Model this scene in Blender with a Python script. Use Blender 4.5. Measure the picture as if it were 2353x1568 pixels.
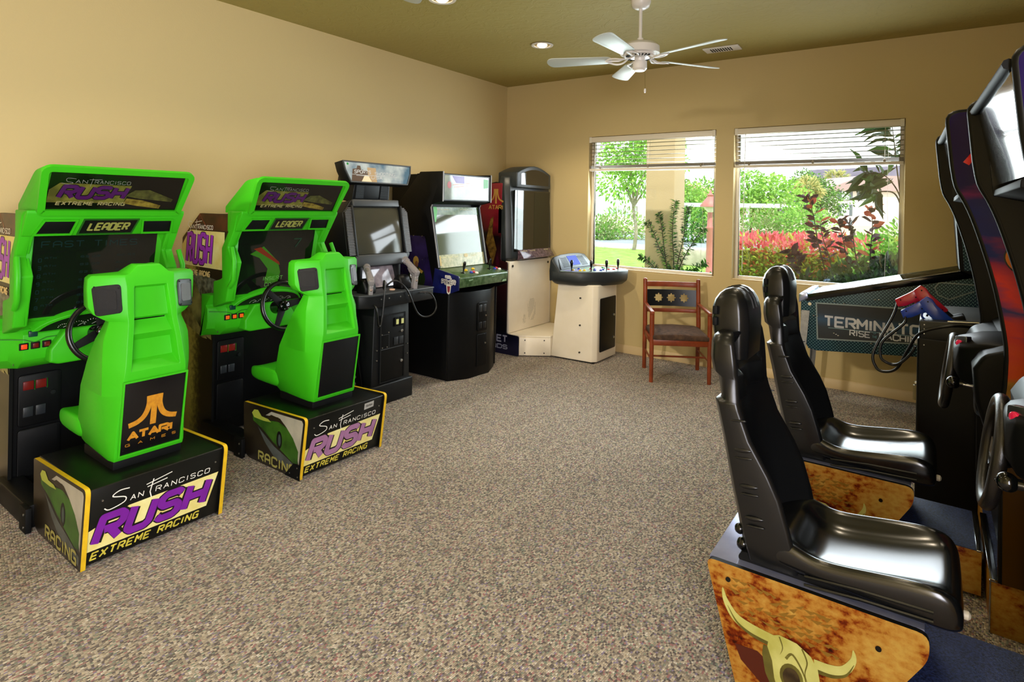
import bpy, bmesh, math, random
from math import sin, cos, pi, radians as R, atan2, hypot
from mathutils import Vector as V3, Matrix

for o in list(bpy.data.objects):
    bpy.data.objects.remove(o)
SC = bpy.context.scene
COL = SC.collection

# ---------------------------------------------------------------- camera
W_PX, H_PX = 2353.0, 1568.0
F_PX, YAW, PITCH, ROLL, PPY = 1360.85, 0.6193, 0.0014, 0.0186, 478.0
CAM = V3((4.4232, -6.0586, 1.585))
fw = V3((-sin(YAW) * cos(PITCH), cos(YAW) * cos(PITCH), -sin(PITCH)))
rt = fw.cross(V3((0, 0, 1))).normalized()
up = rt.cross(fw)
rt, up = cos(ROLL) * rt + sin(ROLL) * up, -sin(ROLL) * rt + cos(ROLL) * up
cd = bpy.data.cameras.new('camera')
cam = bpy.data.objects.new('camera', cd)
COL.objects.link(cam)
m = Matrix((rt, up, -fw)).transposed().to_4x4()
m.translation = CAM
cam.matrix_world = m
cd.sensor_width = 36.0
cd.lens = F_PX * 36.0 / W_PX
cd.shift_y = (PPY - H_PX / 2) / W_PX
cd.clip_start = 0.05
cd.clip_end = 2000
SC.camera = cam

# ---------------------------------------------------------------- exposure, world, sun, daylight
SC.view_settings.view_transform = 'Standard'
SC.view_settings.look = 'None'
SC.view_settings.gamma = 1.0
SC.view_settings.use_curve_mapping = False
SC.view_settings.exposure = 0.0
SC.cycles.max_bounces = 8
SC.cycles.diffuse_bounces = 4
SC.cycles.glossy_bounces = 4
SC.cycles.transparent_max_bounces = 16
SC.cycles.sample_clamp_indirect = 6.0
SC.cycles.caustics_reflective = False
SC.cycles.caustics_refractive = False

world = bpy.data.worlds.new('world')
SC.world = world
world.use_nodes = True
wn = world.node_tree
wn.nodes.clear()
w_out = wn.nodes.new('ShaderNodeOutputWorld')
w_bg = wn.nodes.new('ShaderNodeBackground')
w_tc = wn.nodes.new('ShaderNodeTexCoord')
w_sep = wn.nodes.new('ShaderNodeSeparateXYZ')
w_rmp = wn.nodes.new('ShaderNodeValToRGB')
w_rmp.color_ramp.elements[0].position = 0.0
w_rmp.color_ramp.elements[0].color = (1.0, 1.0, 1.0, 1)
w_rmp.color_ramp.elements[1].position = 0.6
w_rmp.color_ramp.elements[1].color = (0.55, 0.74, 1.0, 1)
w_noi = wn.nodes.new('ShaderNodeTexNoise')
w_noi.inputs['Scale'].default_value = 3.0
w_mix = wn.nodes.new('ShaderNodeMix')
w_mix.data_type = 'RGBA'
w_mix.inputs['B'].default_value = (1, 1, 1, 1)
w_bg.inputs['Strength'].default_value = 1.9
wn.links.new(w_tc.outputs['Generated'], w_sep.inputs[0])
wn.links.new(w_sep.outputs['Z'], w_rmp.inputs[0])
wn.links.new(w_tc.outputs['Generated'], w_noi.inputs['Vector'])
wn.links.new(w_noi.outputs[0], w_mix.inputs['Factor'])
wn.links.new(w_rmp.outputs[0], w_mix.inputs['A'])
wn.links.new(w_mix.outputs['Result'], w_bg.inputs['Color'])
wn.links.new(w_bg.outputs[0], w_out.inputs[0])

def add_light(name, kind, loc, energy, color=(1, 1, 1), direction=None, **kw):
    ld = bpy.data.lights.new(name, kind)
    ld.energy = energy
    ld.color = color
    for k, v in kw.items():
        setattr(ld, k, v)
    ob = bpy.data.objects.new(name, ld)
    COL.objects.link(ob)
    ob.location = loc
    if direction is not None:
        ob.rotation_euler = V3(direction).to_track_quat('-Z', 'Y').to_euler()
    return ob

G = dict(world=2.6, sun=5.2, win=66.0, side_fill=245.0, canA=70.0, canB=40.0, canC=25.0, canD=14.0, canR=20.0, canS=12.0, key=520.0)
GC = dict(win=(0.86, 0.94, 1.0), side_fill=(0.93, 0.92, 1.0), can=(1.0, 0.84, 0.60), key=(1.0, 0.90, 0.76))
w_bg.inputs['Strength'].default_value = G['world']
# the sun stands high behind the camera's side of the building: the roof keeps it out of the room
add_light('sun', 'SUN', (0, -10, 30), G['sun'], (1.0, 0.95, 0.86), (-0.42, 0.50, -1.0), angle=0.01)
# daylight entering through the two big windows of this wall
add_light('window_daylight_small', 'AREA', (1.90, 0.12, 1.65), G['win'], GC['win'], (0.05, -1, -0.18),
          shape='RECTANGLE', size=1.4, size_y=1.4)
add_light('window_daylight_large', 'AREA', (3.50, 0.12, 1.65), G['win'], GC['win'], (-0.05, -1, -0.18),
          shape='RECTANGLE', size=1.35, size_y=1.4)
# added fill light at an unseen opening behind the camera, brightens the left wall
add_light('added_side_fill', 'AREA', (5.30, -7.0, 1.55), G['side_fill'], GC['side_fill'], (-1, 0.12, 0.0),
          shape='RECTANGLE', size=2.0, size_y=1.9)
# added key light without a fixture, brightens the console and window wall
add_light('added_key_spot', 'SPOT', (1.6, -7.75, 2.9), G['key'], GC['key'], (0.45, 7.2, -2.15), spot_size=R(36), spot_blend=0.7, shadow_soft_size=0.12)
CANS = [(1.431, -1.426), (1.469, -2.844), (1.45, -4.26), (1.45, -5.7), (1.45, -7.1), (3.9, -1.8), (3.9, -2.9), (3.9, -4.3), (3.9, -5.7), (3.9, -7.1)]
CAN_G = ['canA', 'canB', 'canC', 'canD', 'canD', 'canR', 'canR', 'canS', 'canS', 'canS']
for i, (cx, cy) in enumerate(CANS):
    add_light('ceiling_spot', 'SPOT', (cx, cy, 3.04), G[CAN_G[i]], GC['can'], (0, 0, -1), spot_size=R(132), spot_blend=0.45,
              shadow_soft_size=0.05)

# ---------------------------------------------------------------- materials
MATS = {}
def srgb(h):
    h = h.lstrip('#')
    c = [int(h[i:i + 2], 16) / 255 for i in (0, 2, 4)]
    return tuple(x / 12.92 if x <= 0.04045 else ((x + 0.055) / 1.055) ** 2.4 for x in c) + (1.0,)

def mat(name, col, rough=0.5, metal=0.0, spec=0.5, emis=None, estr=0.0, coat=0.0, noise=None, bump=None, alpha=None, trans=0.0):
    """noise=(scale, second colour, amount); bump=(scale, strength, distance)"""
    if name in MATS:
        return MATS[name]
    mt = bpy.data.materials.new(name)
    mt.use_nodes = True
    nt = mt.node_tree
    b = nt.nodes['Principled BSDF']
    c = srgb(col) if isinstance(col, str) else tuple(col) + (1.0,)
    b.inputs['Base Color'].default_value = c
    b.inputs['Roughness'].default_value = rough
    b.inputs['Metallic'].default_value = metal
    b.inputs['Specular IOR Level'].default_value = spec
    b.inputs['Coat Weight'].default_value = coat
    b.inputs['Coat Roughness'].default_value = 0.08
    if trans:
        b.inputs['Transmission Weight'].default_value = trans
    if emis is not None:
        b.inputs['Emission Color'].default_value = srgb(emis) if isinstance(emis, str) else tuple(emis) + (1.0,)
        b.inputs['Emission Strength'].default_value = estr
    tc = None
    def coords():
        nonlocal tc
        if tc is None:
            tc = nt.nodes.new('ShaderNodeTexCoord')
        return tc.outputs['Object']
    if noise:
        n = nt.nodes.new('ShaderNodeTexNoise')
        n.inputs['Scale'].default_value = noise[0]
        n.inputs['Detail'].default_value = 5
        mx = nt.nodes.new('ShaderNodeMix')
        mx.data_type = 'RGBA'
        mr = nt.nodes.new('ShaderNodeMapRange')
        mr.inputs['From Min'].default_value = 0.35
        mr.inputs['From Max'].default_value = 0.65
        mr.inputs['To Max'].default_value = noise[2]
        nt.links.new(coords(), n.inputs['Vector'])
        nt.links.new(n.outputs[0], mr.inputs[0])
        nt.links.new(mr.outputs[0], mx.inputs['Factor'])
        mx.inputs['A'].default_value = c
        mx.inputs['B'].default_value = srgb(noise[1])
        nt.links.new(mx.outputs['Result'], b.inputs['Base Color'])
    if bump:
        n = nt.nodes.new('ShaderNodeTexNoise')
        n.inputs['Scale'].default_value = bump[0]
        n.inputs['Detail'].default_value = 4
        bp = nt.nodes.new('ShaderNodeBump')
        bp.inputs['Strength'].default_value = bump[1]
        bp.inputs['Distance'].default_value = bump[2]
        nt.links.new(coords(), n.inputs['Vector'])
        nt.links.new(n.outputs[0], bp.inputs['Height'])
        nt.links.new(bp.outputs[0], b.inputs['Normal'])
    MATS[name] = mt
    return mt

def ramp(nt, stops):
    r = nt.nodes.new('ShaderNodeValToRGB')
    cr = r.color_ramp
    while len(cr.elements) > 1:
        cr.elements.remove(cr.elements[-1])
    cr.elements[0].position, cr.elements[0].color = stops[0][0], srgb(stops[0][1])
    for p, c in stops[1:]:
        e = cr.elements.new(p)
        e.color = srgb(c)
    return r

GREEN = mat('green_plastic', '#36b013', 0.45, spec=0.28, noise=(3.0, '#40ba1c', 0.5), bump=(350, 0.08, 0.001))
BLACK = mat('black_laminate', '#060708', 0.42, spec=0.22, bump=(500, 0.1, 0.0005))
BLACKM = mat('black_matte', '#060707', 0.65, spec=0.2)
BLACKG = mat('black_gloss', '#050606', 0.12)
CHAR = mat('charcoal_plastic', '#101214', 0.42, spec=0.3, bump=(600, 0.12, 0.0006))
GREY = mat('grey_plastic', '#34383c', 0.45, bump=(500, 0.1, 0.0006))
DGREY = mat('dark_grey_plastic', '#202428', 0.4, bump=(500, 0.1, 0.0006))
YELLOW = mat('yellow_edge_trim', '#e2b91e', 0.4, noise=(30, '#b98d1c', 0.35))
CREAM = mat('cream_print', '#e9e3a0', 0.35, noise=(9, '#d8c25a', 0.7))
PURPLE = mat('purple_print', '#7a1d9c', 0.32, noise=(18, '#6a1488', 0.6))
PINK = mat('faded_pink_print', '#a5759c', 0.35, noise=(18, '#8d5f86', 0.6))
WHITEP = mat('white_print', '#eceadf', 0.35)
BLACKP = mat('black_print', '#0b0a0c', 0.3)
GOLD = mat('gold_print', '#c98d23', 0.35, noise=(60, '#a8661c', 0.6))
YPRINT = mat('yellow_print', '#d5c64a', 0.35, noise=(40, '#7d7422', 0.5))
CHROME = mat('chrome', '#c9ccd0', 0.12, metal=1.0)
STEEL = mat('brushed_steel', '#9a9da2', 0.3, metal=1.0, noise=(40, '#7e8288', 0.6))
SCREWM = mat('screw_metal', '#b8b8b4', 0.3, metal=1.0)
RUBBER = mat('black_rubber', '#0b0b0b', 0.45)
OFFWHITE = mat('cream_laminate', '#eee4cf', 0.4, noise=(5, '#e2d6bb', 0.5))
WHITEPL = mat('white_plastic', '#e6e0d8', 0.35)
GLASSY = mat('dark_screen_glass', '#10130f', 0.06, spec=0.6)
GLASSG = mat('grey_screen_glass', '#3d3d34', 0.07, spec=0.6)
MESHM = mat('speaker_mesh', '#17181a', 0.5, metal=0.3, bump=(900, 0.8, 0.002))
MESH_LIT = mat('speaker_mesh_lit', '#77787c', 0.42, metal=0.6, bump=(900, 0.8, 0.002))  # same mesh in a lighter colour, as if lit from the windows
REDL = mat('red_lamp', '#7a1408', 0.3, emis='#ff3a10', estr=1.6)
ORL = mat('amber_lamp', '#5e2408', 0.3, emis='#ff6a18', estr=0.7)
DRED = mat('dark_red_lamp', '#3a0b0c', 0.3, emis='#ff1818', estr=0.08)

# ---------------------------------------------------------------- mesh building
def frame(O, U, V):
    """matrix whose x,y,z axes are U,V and their normal, at O"""
    U, V = V3(U).normalized(), V3(V).normalized()
    N = U.cross(V)
    mm = Matrix((U, V, N)).transposed().to_4x4()
    mm.translation = V3(O)
    return mm

def catmull(pts, n=6, closed=False):
    pts = [V3(p) for p in pts]
    out = []
    k = len(pts)
    for i in range(k if closed else k - 1):
        p0 = pts[(i - 1) % k] if closed or i > 0 else pts[0]
        p1, p2 = pts[i], pts[(i + 1) % k]
        p3 = pts[(i + 2) % k] if closed or i + 2 < k else pts[-1]
        for j in range(n):
            t = j / n
            out.append(0.5 * ((2 * p1) + (-p0 + p2) * t + (2 * p0 - 5 * p1 + 4 * p2 - p3) * t * t + (-p0 + 3 * p1 - 3 * p2 + p3) * t ** 3))
    if not closed:
        out.append(pts[-1])
    return out

def roundpoly(pts, r, n=4):
    """2D polygon with rounded corners (r a number or a list)"""
    out = []
    k = len(pts)
    for i in range(k):
        rr = r[i] if isinstance(r, (list, tuple)) else r
        p, a, b = V3((*pts[i], 0)), V3((*pts[i - 1], 0)), V3((*pts[(i + 1) % k], 0))
        da, db = (a - p), (b - p)
        if rr <= 0 or da.length < 1e-6 or db.length < 1e-6:
            out.append((p.x, p.y))
            continue
        q = min(rr, da.length * 0.48, db.length * 0.48)
        A, B = p + da.normalized() * q, p + db.normalized() * q
        for j in range(n + 1):
            t = j / n
            c = (1 - t) ** 2 * A + 2 * t * (1 - t) * p + t * t * B
            out.append((c.x, c.y))
    return out

class MB:
    def __init__(s, M=None):
        s.v, s.f, s.mi, s.M = [], [], [], M
    def _add(s, verts, faces, M=None, mi=0):
        b = len(s.v)
        for p in verts:
            p = V3(p)
            if M is not None: p = M @ p
            if s.M is not None: p = s.M @ p
            s.v.append(p)
        for i, f in enumerate(faces):
            s.f.append([b + k for k in f])
            s.mi.append(mi if isinstance(mi, int) else mi[i])
        return s
    def box(s, x0, x1, y0, y1, z0, z1, M=None, mi=0):
        v = [(x, y, z) for x in (x0, x1) for y in (y0, y1) for z in (z0, z1)]
        f = [(0, 1, 3, 2), (4, 6, 7, 5), (0, 4, 5, 1), (2, 3, 7, 6), (0, 2, 6, 4), (1, 5, 7, 3)]
        return s._add(v, f, M, mi)
    def prism(s, pts, a0, a1, axis='y', M=None, mi=0, side=None):
        """pts are (x,z) for axis y, (y,z) for axis x, (x,y) for axis z"""
        n = len(pts)
        def P(p, a):
            return {'y': (p[0], a, p[1]), 'x': (a, p[0], p[1]), 'z': (p[0], p[1], a)}[axis]
        v = [P(p, a0) for p in pts] + [P(p, a1) for p in pts]
        f = [list(range(n)), list(range(2 * n - 1, n - 1, -1))] + [(i, n + i, n + (i + 1) % n, (i + 1) % n) for i in range(n)]
        sd = mi if side is None else side
        return s._add(v, f, M, [mi, mi] + [sd] * n)
    def loft(s, rings, M=None, mi=0, closed=True, cap=True):
        n = len(rings[0])
        v = [p for r_ in rings for p in r_]
        f = []
        for i in range(len(rings) - 1):
            for j in range(n if closed else n - 1):
                a, b = i * n + j, i * n + (j + 1) % n
                f.append((a, b, b + n, a + n))
        if cap:
            f.append(list(range(n))[::-1])
            f.append(list(range((len(rings) - 1) * n, len(rings) * n)))
        return s._add(v, f, M, mi)
    def tube(s, path, r, n=8, closed=False, M=None, mi=0, flat=1.0):
        path = [V3(p) for p in path]
        k = len(path)
        rings = []
        prev = None
        for i in range(k):
            t = (path[(i + 1) % k] - path[i - 1]) if closed or 0 < i < k - 1 else (path[1] - path[0] if i == 0 else path[-1] - path[-2])
            t.normalize()
            if prev is None:
                a = t.orthogonal().normalized()
            else:
                a = (prev - t * prev.dot(t)).normalized()
            prev = a
            b = t.cross(a)
            rr = r[i] if isinstance(r, (list, tuple)) else r
            rings.append([path[i] + (a * cos(2 * pi * j / n) + b * sin(2 * pi * j / n) * flat) * rr for j in range(n)])
        if closed:
            rings.append(rings[0])
            # close with nearest twist
            return s.loft(rings, M, mi, cap=False)
        return s.loft(rings, M, mi)
    def lathe(s, prof, n=24, M=None, mi=0):
        rings = [[(max(r_, 1e-4) * cos(2 * pi * j / n), max(r_, 1e-4) * sin(2 * pi * j / n), z) for j in range(n)] for r_, z in prof]
        return s.loft(rings, M, mi)
    def cyl(s, c, r, h, d=(0, 0, 1), n=16, r2=None, mi=0):
        d = V3(d).normalized()
        a = V3(c)
        s.tube([a, a + d * h], [r, r if r2 is None else r2], n, mi=mi)
        return s
    def ball(s, c, r, n=12, M=None, mi=0, sz=1.0):
        prof = [(r * sin(pi * i / (n // 2 + 2)), -r * sz * cos(pi * i / (n // 2 + 2))) for i in range(n // 2 + 3)]
        mm = Matrix.Translation(V3(c))
        return s.lathe(prof, n, mm if M is None else M @ mm, mi)
    def poly(s, pts, M=None, mi=0):
        return s._add(pts, [list(range(len(pts)))], M, mi)
    def build(s, name, mats, parent=None, bevel=0.0, seg=2, ang=35, smooth=True, keep_normals=False):
        me = bpy.data.meshes.new(name)
        me.from_pydata([tuple(p) for p in s.v], [], s.f)
        mats = mats if isinstance(mats, (list, tuple)) else [mats]
        for mt in mats:
            me.materials.append(mt)
        me.polygons.foreach_set('material_index', s.mi)
        bm = bmesh.new()
        bm.from_mesh(me)
        bmesh.ops.remove_doubles(bm, verts=bm.verts, dist=1e-6)
        bmesh.ops.dissolve_degenerate(bm, dist=1e-7, edges=bm.edges)
        if not keep_normals:
            bmesh.ops.recalc_face_normals(bm, faces=bm.faces)
        if bevel > 0:
            es = [e for e in bm.edges if len(e.link_faces) == 2 and e.calc_face_angle(0) > R(ang)]
            if es:
                bmesh.ops.bevel(bm, geom=es, offset=bevel, segments=seg, profile=0.5, affect='EDGES', clamp_overlap=True)
        bm.to_mesh(me)
        bm.free()
        if smooth:
            me.polygons.foreach_set('use_smooth', [True] * len(me.polygons))
            me.set_sharp_from_angle(angle=R(ang + 12))
        me.update()
        ob = bpy.data.objects.new(name, me)
        COL.objects.link(ob)
        if parent is not None:
            ob.parent = parent
            if parent.type == 'EMPTY' and 'off' in parent:
                o = parent['off']
                ob.location = (-o[0], -o[1], -o[2])
        return ob

def thing(name, label, cat, base=(0, 0, 0), loc=None, rot=0.0, group=None):
    """Empty at the thing's base. Part meshes are given in the model's own frame, base is the point of that frame
    the empty stands on, loc is where that point goes in the room."""
    e = bpy.data.objects.new(name, None)
    COL.objects.link(e)
    e.empty_display_size = 0.2
    e['off'] = list(base)
    e.location = base if loc is None else loc
    e.rotation_euler = (0, 0, rot)
    e['label'] = label
    e['category'] = cat
    if group: e['group'] = group
    return e

def tag(o, label, cat, group=None, kind=None):
    if label: o['label'] = label
    if cat: o['category'] = cat
    if group: o['group'] = group
    if kind: o['kind'] = kind
    return o

def structure(o):
    o['kind'] = 'structure'
    return o

def lab(o, text):
    o['label'] = text
    return o

def dup(o, parent=None):
    c = o.copy()
    COL.objects.link(c)
    if parent is not None:
        c.parent = parent
    for ch in list(o.children):
        dup(ch, c)
    return c

# ---------------------------------------------------------------- lettering: each letter is strokes on a 4 x 6 grid
ST = {
 'A': [[(0,0),(0,4.6),(1,6),(3,6),(4,4.6),(4,0)],[(0,2.6),(4,2.6)]], 'a': [[(0,0),(2,6),(4,0)],[(0.8,2.1),(3.2,2.1)]],
 'B': [[(0,0),(0,6),(3.2,6),(4,5.2),(4,3.9),(3.2,3.1),(0.6,3.1)],[(3.2,3.1),(4,2.3),(4,0.8),(3.2,0),(0,0)]],
 'C': [[(4,4.6),(4,5.2),(3.2,6),(0.8,6),(0,5.2),(0,0.8),(0.8,0),(3.2,0),(4,0.8),(4,1.5)]],
 'D': [[(0,0),(0,6),(3,6),(4,5),(4,1),(3,0),(0,0)]], 'E': [[(4,6),(0,6),(0,0),(4,0)],[(0.4,3),(3.4,3)]],
 'F': [[(4,6),(0,6),(0,0)],[(0.4,3),(3.4,3)]], 'G': [[(4,5),(3.2,6),(0.8,6),(0,5.2),(0,0.8),(0.8,0),(4,0),(4,2.8),(2.2,2.8)]],
 'H': [[(0,0),(0,6)],[(4,0),(4,6)],[(0,3),(4,3)]], 'I': [[(2,0),(2,6)]], 'J': [[(3.4,6),(3.4,0.8),(2.6,0),(1,0),(0.2,0.9)]],
 'K': [[(0,0),(0,6)],[(4,6),(0.6,3),(4,0)]], 'L': [[(0,6),(0,0),(3.8,0)]], 'M': [[(0,0),(0,6),(2,2.4),(4,6),(4,0)]],
 'N': [[(0,0),(0,6),(4,0),(4,6)]], 'O': [[(0.8,0),(0,0.8),(0,5.2),(0.8,6),(3.2,6),(4,5.2),(4,0.8),(3.2,0),(0.8,0)]],
 'P': [[(0,0),(0,6),(3.2,6),(4,5.2),(4,3.6),(3.2,2.8),(0.3,2.8)]], 'R': [[(0,0),(0,6),(3.2,6),(4,5.2),(4,3.7),(3.2,2.9),(0.9,2.9)],[(2.0,2.9),(4.1,0)]],
 'S': [[(4,5.2),(3.2,6),(0.8,6),(0,5.2),(0,3.9),(0.8,3.1),(3.2,3.1),(4,2.3),(4,0.8),(3.2,0),(0.8,0),(0,0.8)]],
 'T': [[(0,6),(4,6)],[(2,6),(2,0)]], 'U': [[(0,6),(0,0.8),(0.8,0),(3.2,0),(4,0.8),(4,6)]], 'V': [[(0,6),(2,0),(4,6)]],
 'W': [[(0,6),(0.9,0),(2,4),(3.1,0),(4,6)]], 'X': [[(0,6),(4,0)],[(0,0),(4,6)]], 'Y': [[(0,6),(2,3),(4,6)],[(2,3),(2,0)]],
 '7': [[(0,6),(4,6),(1.6,0)]], '8': [[(0.8,3.1),(0,3.9),(0,5.2),(0.8,6),(3.2,6),(4,5.2),(4,3.9),(3.2,3.1),(0.8,3.1),(0,2.3),(0,0.8),(0.8,0),(3.2,0),(4,0.8),(4,2.3),(3.2,3.1)]],
 '9': [[(3.9,3),(0.8,3),(0,3.8),(0,5.2),(0.8,6),(3.2,6),(4,5.2),(4,0.8),(3.2,0),(0.6,0)]],
 '3': [[(0,6),(4,6),(4,3),(0.6,3)],[(4,3),(4,0),(0,0)]], '0': [[(0.8,0),(0,0.8),(0,5.2),(0.8,6),(3.2,6),(4,5.2),(4,0.8),(3.2,0),(0.8,0)]],
 '/': [[(0,0),(4,6)]], "'": [[(2,6),(1.6,4.6)]], '.': [[(1.8,0),(2.2,0)]],
}
def ribbon(path, w):
    """2D polyline with mitred joins -> list of quads"""
    P = [V3((x, y, 0)) for x, y in path]
    closed = (P[0] - P[-1]).length < 1e-6
    if closed: P = P[:-1]
    n = len(P)
    Lf, Rt = [], []
    for i in range(n):
        if closed or 0 < i < n - 1:
            a, b = (P[i] - P[i - 1]).normalized(), (P[(i + 1) % n] - P[i]).normalized()
        elif i == 0:
            a = b = (P[1] - P[0]).normalized()
        else:
            a = b = (P[-1] - P[-2]).normalized()
        na, nb = V3((-a.y, a.x, 0)), V3((-b.y, b.x, 0))
        mn = (na + nb)
        mn = mn.normalized() if mn.length > 1e-5 else na
        k = min(1.0 / max(mn.dot(na), 0.35), 2.2) * w / 2
        Lf.append(P[i] + mn * k)
        Rt.append(P[i] - mn * k)
    q = []
    for i in range(n if closed else n - 1):
        j = (i + 1) % n
        q.append([(Lf[i].x, Lf[i].y), (Rt[i].x, Rt[i].y), (Rt[j].x, Rt[j].y), (Lf[j].x, Lf[j].y)])
    return q

def strokes(path, w):
    """2D polyline as separate bars with round joints (for heavy letters)"""
    q = []
    n = len(path)
    closed = hypot(path[0][0] - path[-1][0], path[0][1] - path[-1][1]) < 1e-6
    for i in range(n - 1):
        (x0, y0), (x1, y1) = path[i], path[i + 1]
        L_ = hypot(x1 - x0, y1 - y0)
        if L_ < 1e-7: continue
        nx, ny = -(y1 - y0) / L_ * w / 2, (x1 - x0) / L_ * w / 2
        q.append([(x0 + nx, y0 + ny), (x0 - nx, y0 - ny), (x1 - nx, y1 - ny), (x1 + nx, y1 + ny)])
    for i in range(n):
        if 0 < i < n - 1 or closed:
            q.append([(path[i][0] + w / 2 * cos(2 * pi * k / 10 + 0.3), path[i][1] + w / 2 * sin(2 * pi * k / 10 + 0.3)) for k in range(10)])
    return q

def lettering(text, u0, v0, width, height, weight=0.16, shear=0.0, gap=0.45, wid=None):
    """polygons (lists of 2D points, metres) filling width x height from (u0, v0); weight is stroke width / letter height"""
    cw, adv = 4.0, []
    x = 0.0
    for ch in text:
        w_ = 2.4 if ch == ' ' else (1.2 if ch in "I'." else cw)
        adv.append((ch, x, w_))
        x += w_ + cw * gap
    total = x - cw * gap
    t = weight * height
    sx = (width - t) / total
    sy = (height - t) / 6.0
    out = []
    for ch, x0, w_ in adv:
        if ch == ' ': continue
        for st in ST[ch]:
            off = -1.4 if w_ == 1.2 else 0
            pts = []
            for (a, b) in st:
                yy = v0 + t / 2 + b * sy
                pts.append((u0 + t / 2 + (x0 + a + off) * sx + (yy - v0) * shear, yy))
            out += strokes(pts, t)
    return out

def decal(name, polys, M, mt, parent, off=0.0008, thick=0.0):
    """thin printed or applied shapes on the plane of M (x right, y up, z out); overlapping strokes are laid a hair apart"""
    b = MB()
    for i, p in enumerate(polys):
        area = sum(p[k][0] * p[(k + 1) % len(p)][1] - p[(k + 1) % len(p)][0] * p[k][1] for k in range(len(p)))
        if area < 0: p = p[::-1]
        if thick:
            b.prism(p, off, off + thick, 'z', M)
        else:
            o_ = off + 0.00002 * (i % 20)
            b.poly([(x, y, o_) for x, y in p], M)
    return b.build(name, mt, parent, smooth=False, keep_normals=not thick)

def ellipse(cx, cy, rx, ry, n=20, a0=0, a1=2 * pi):
    return [(cx + rx * cos(a0 + (a1 - a0) * i / n), cy + ry * sin(a0 + (a1 - a0) * i / n)) for i in range(n if abs(a1 - a0 - 2 * pi) < 1e-6 else n + 1)]
# ================================================================ ROOM SHELL
def wall_material():
    mt = bpy.data.materials.new('tan_orange_peel_paint')
    mt.use_nodes = True
    nt = mt.node_tree
    b = nt.nodes['Principled BSDF']
    b.inputs['Base Color'].default_value = srgb('#ccb783')
    b.inputs['Roughness'].default_value = 0.62
    b.inputs['Specular IOR Level'].default_value = 0.3
    tc = nt.nodes.new('ShaderNodeTexCoord')
    n = nt.nodes.new('ShaderNodeTexNoise')
    n.inputs['Scale'].default_value = 95
    n.inputs['Detail'].default_value = 3
    bp = nt.nodes.new('ShaderNodeBump')
    bp.inputs['Strength'].default_value = 0.22
    bp.inputs['Distance'].default_value = 0.004
    nt.links.new(tc.outputs['Object'], n.inputs['Vector'])
    nt.links.new(n.outputs[0], bp.inputs['Height'])
    nt.links.new(bp.outputs[0], b.inputs['Normal'])
    return mt
def ceiling_material():
    mt = bpy.data.materials.new('tan_knockdown_texture_paint')
    mt.use_nodes = True
    nt = mt.node_tree
    b = nt.nodes['Principled BSDF']
    b.inputs['Base Color'].default_value = srgb('#a99a5a')
    b.inputs['Roughness'].default_value = 0.7
    b.inputs['Specular IOR Level'].default_value = 0.25
    tc = nt.nodes.new('ShaderNodeTexCoord')
    n = nt.nodes.new('ShaderNodeTexNoise')
    n.inputs['Scale'].default_value = 7
    n.inputs['Detail'].default_value = 6
    n.inputs['Distortion'].default_value = 2.2
    r = nt.nodes.new('ShaderNodeMapRange')
    r.inputs['From Min'].default_value = 0.48
    r.inputs['From Max'].default_value = 0.56
    bp = nt.nodes.new('ShaderNodeBump')
    bp.inputs['Strength'].default_value = 0.4
    bp.inputs['Distance'].default_value = 0.006
    nt.links.new(tc.outputs['Object'], n.inputs['Vector'])
    nt.links.new(n.outputs[0], r.inputs[0])
    nt.links.new(r.outputs[0], bp.inputs['Height'])
    nt.links.new(bp.outputs[0], b.inputs['Normal'])
    return mt
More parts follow.
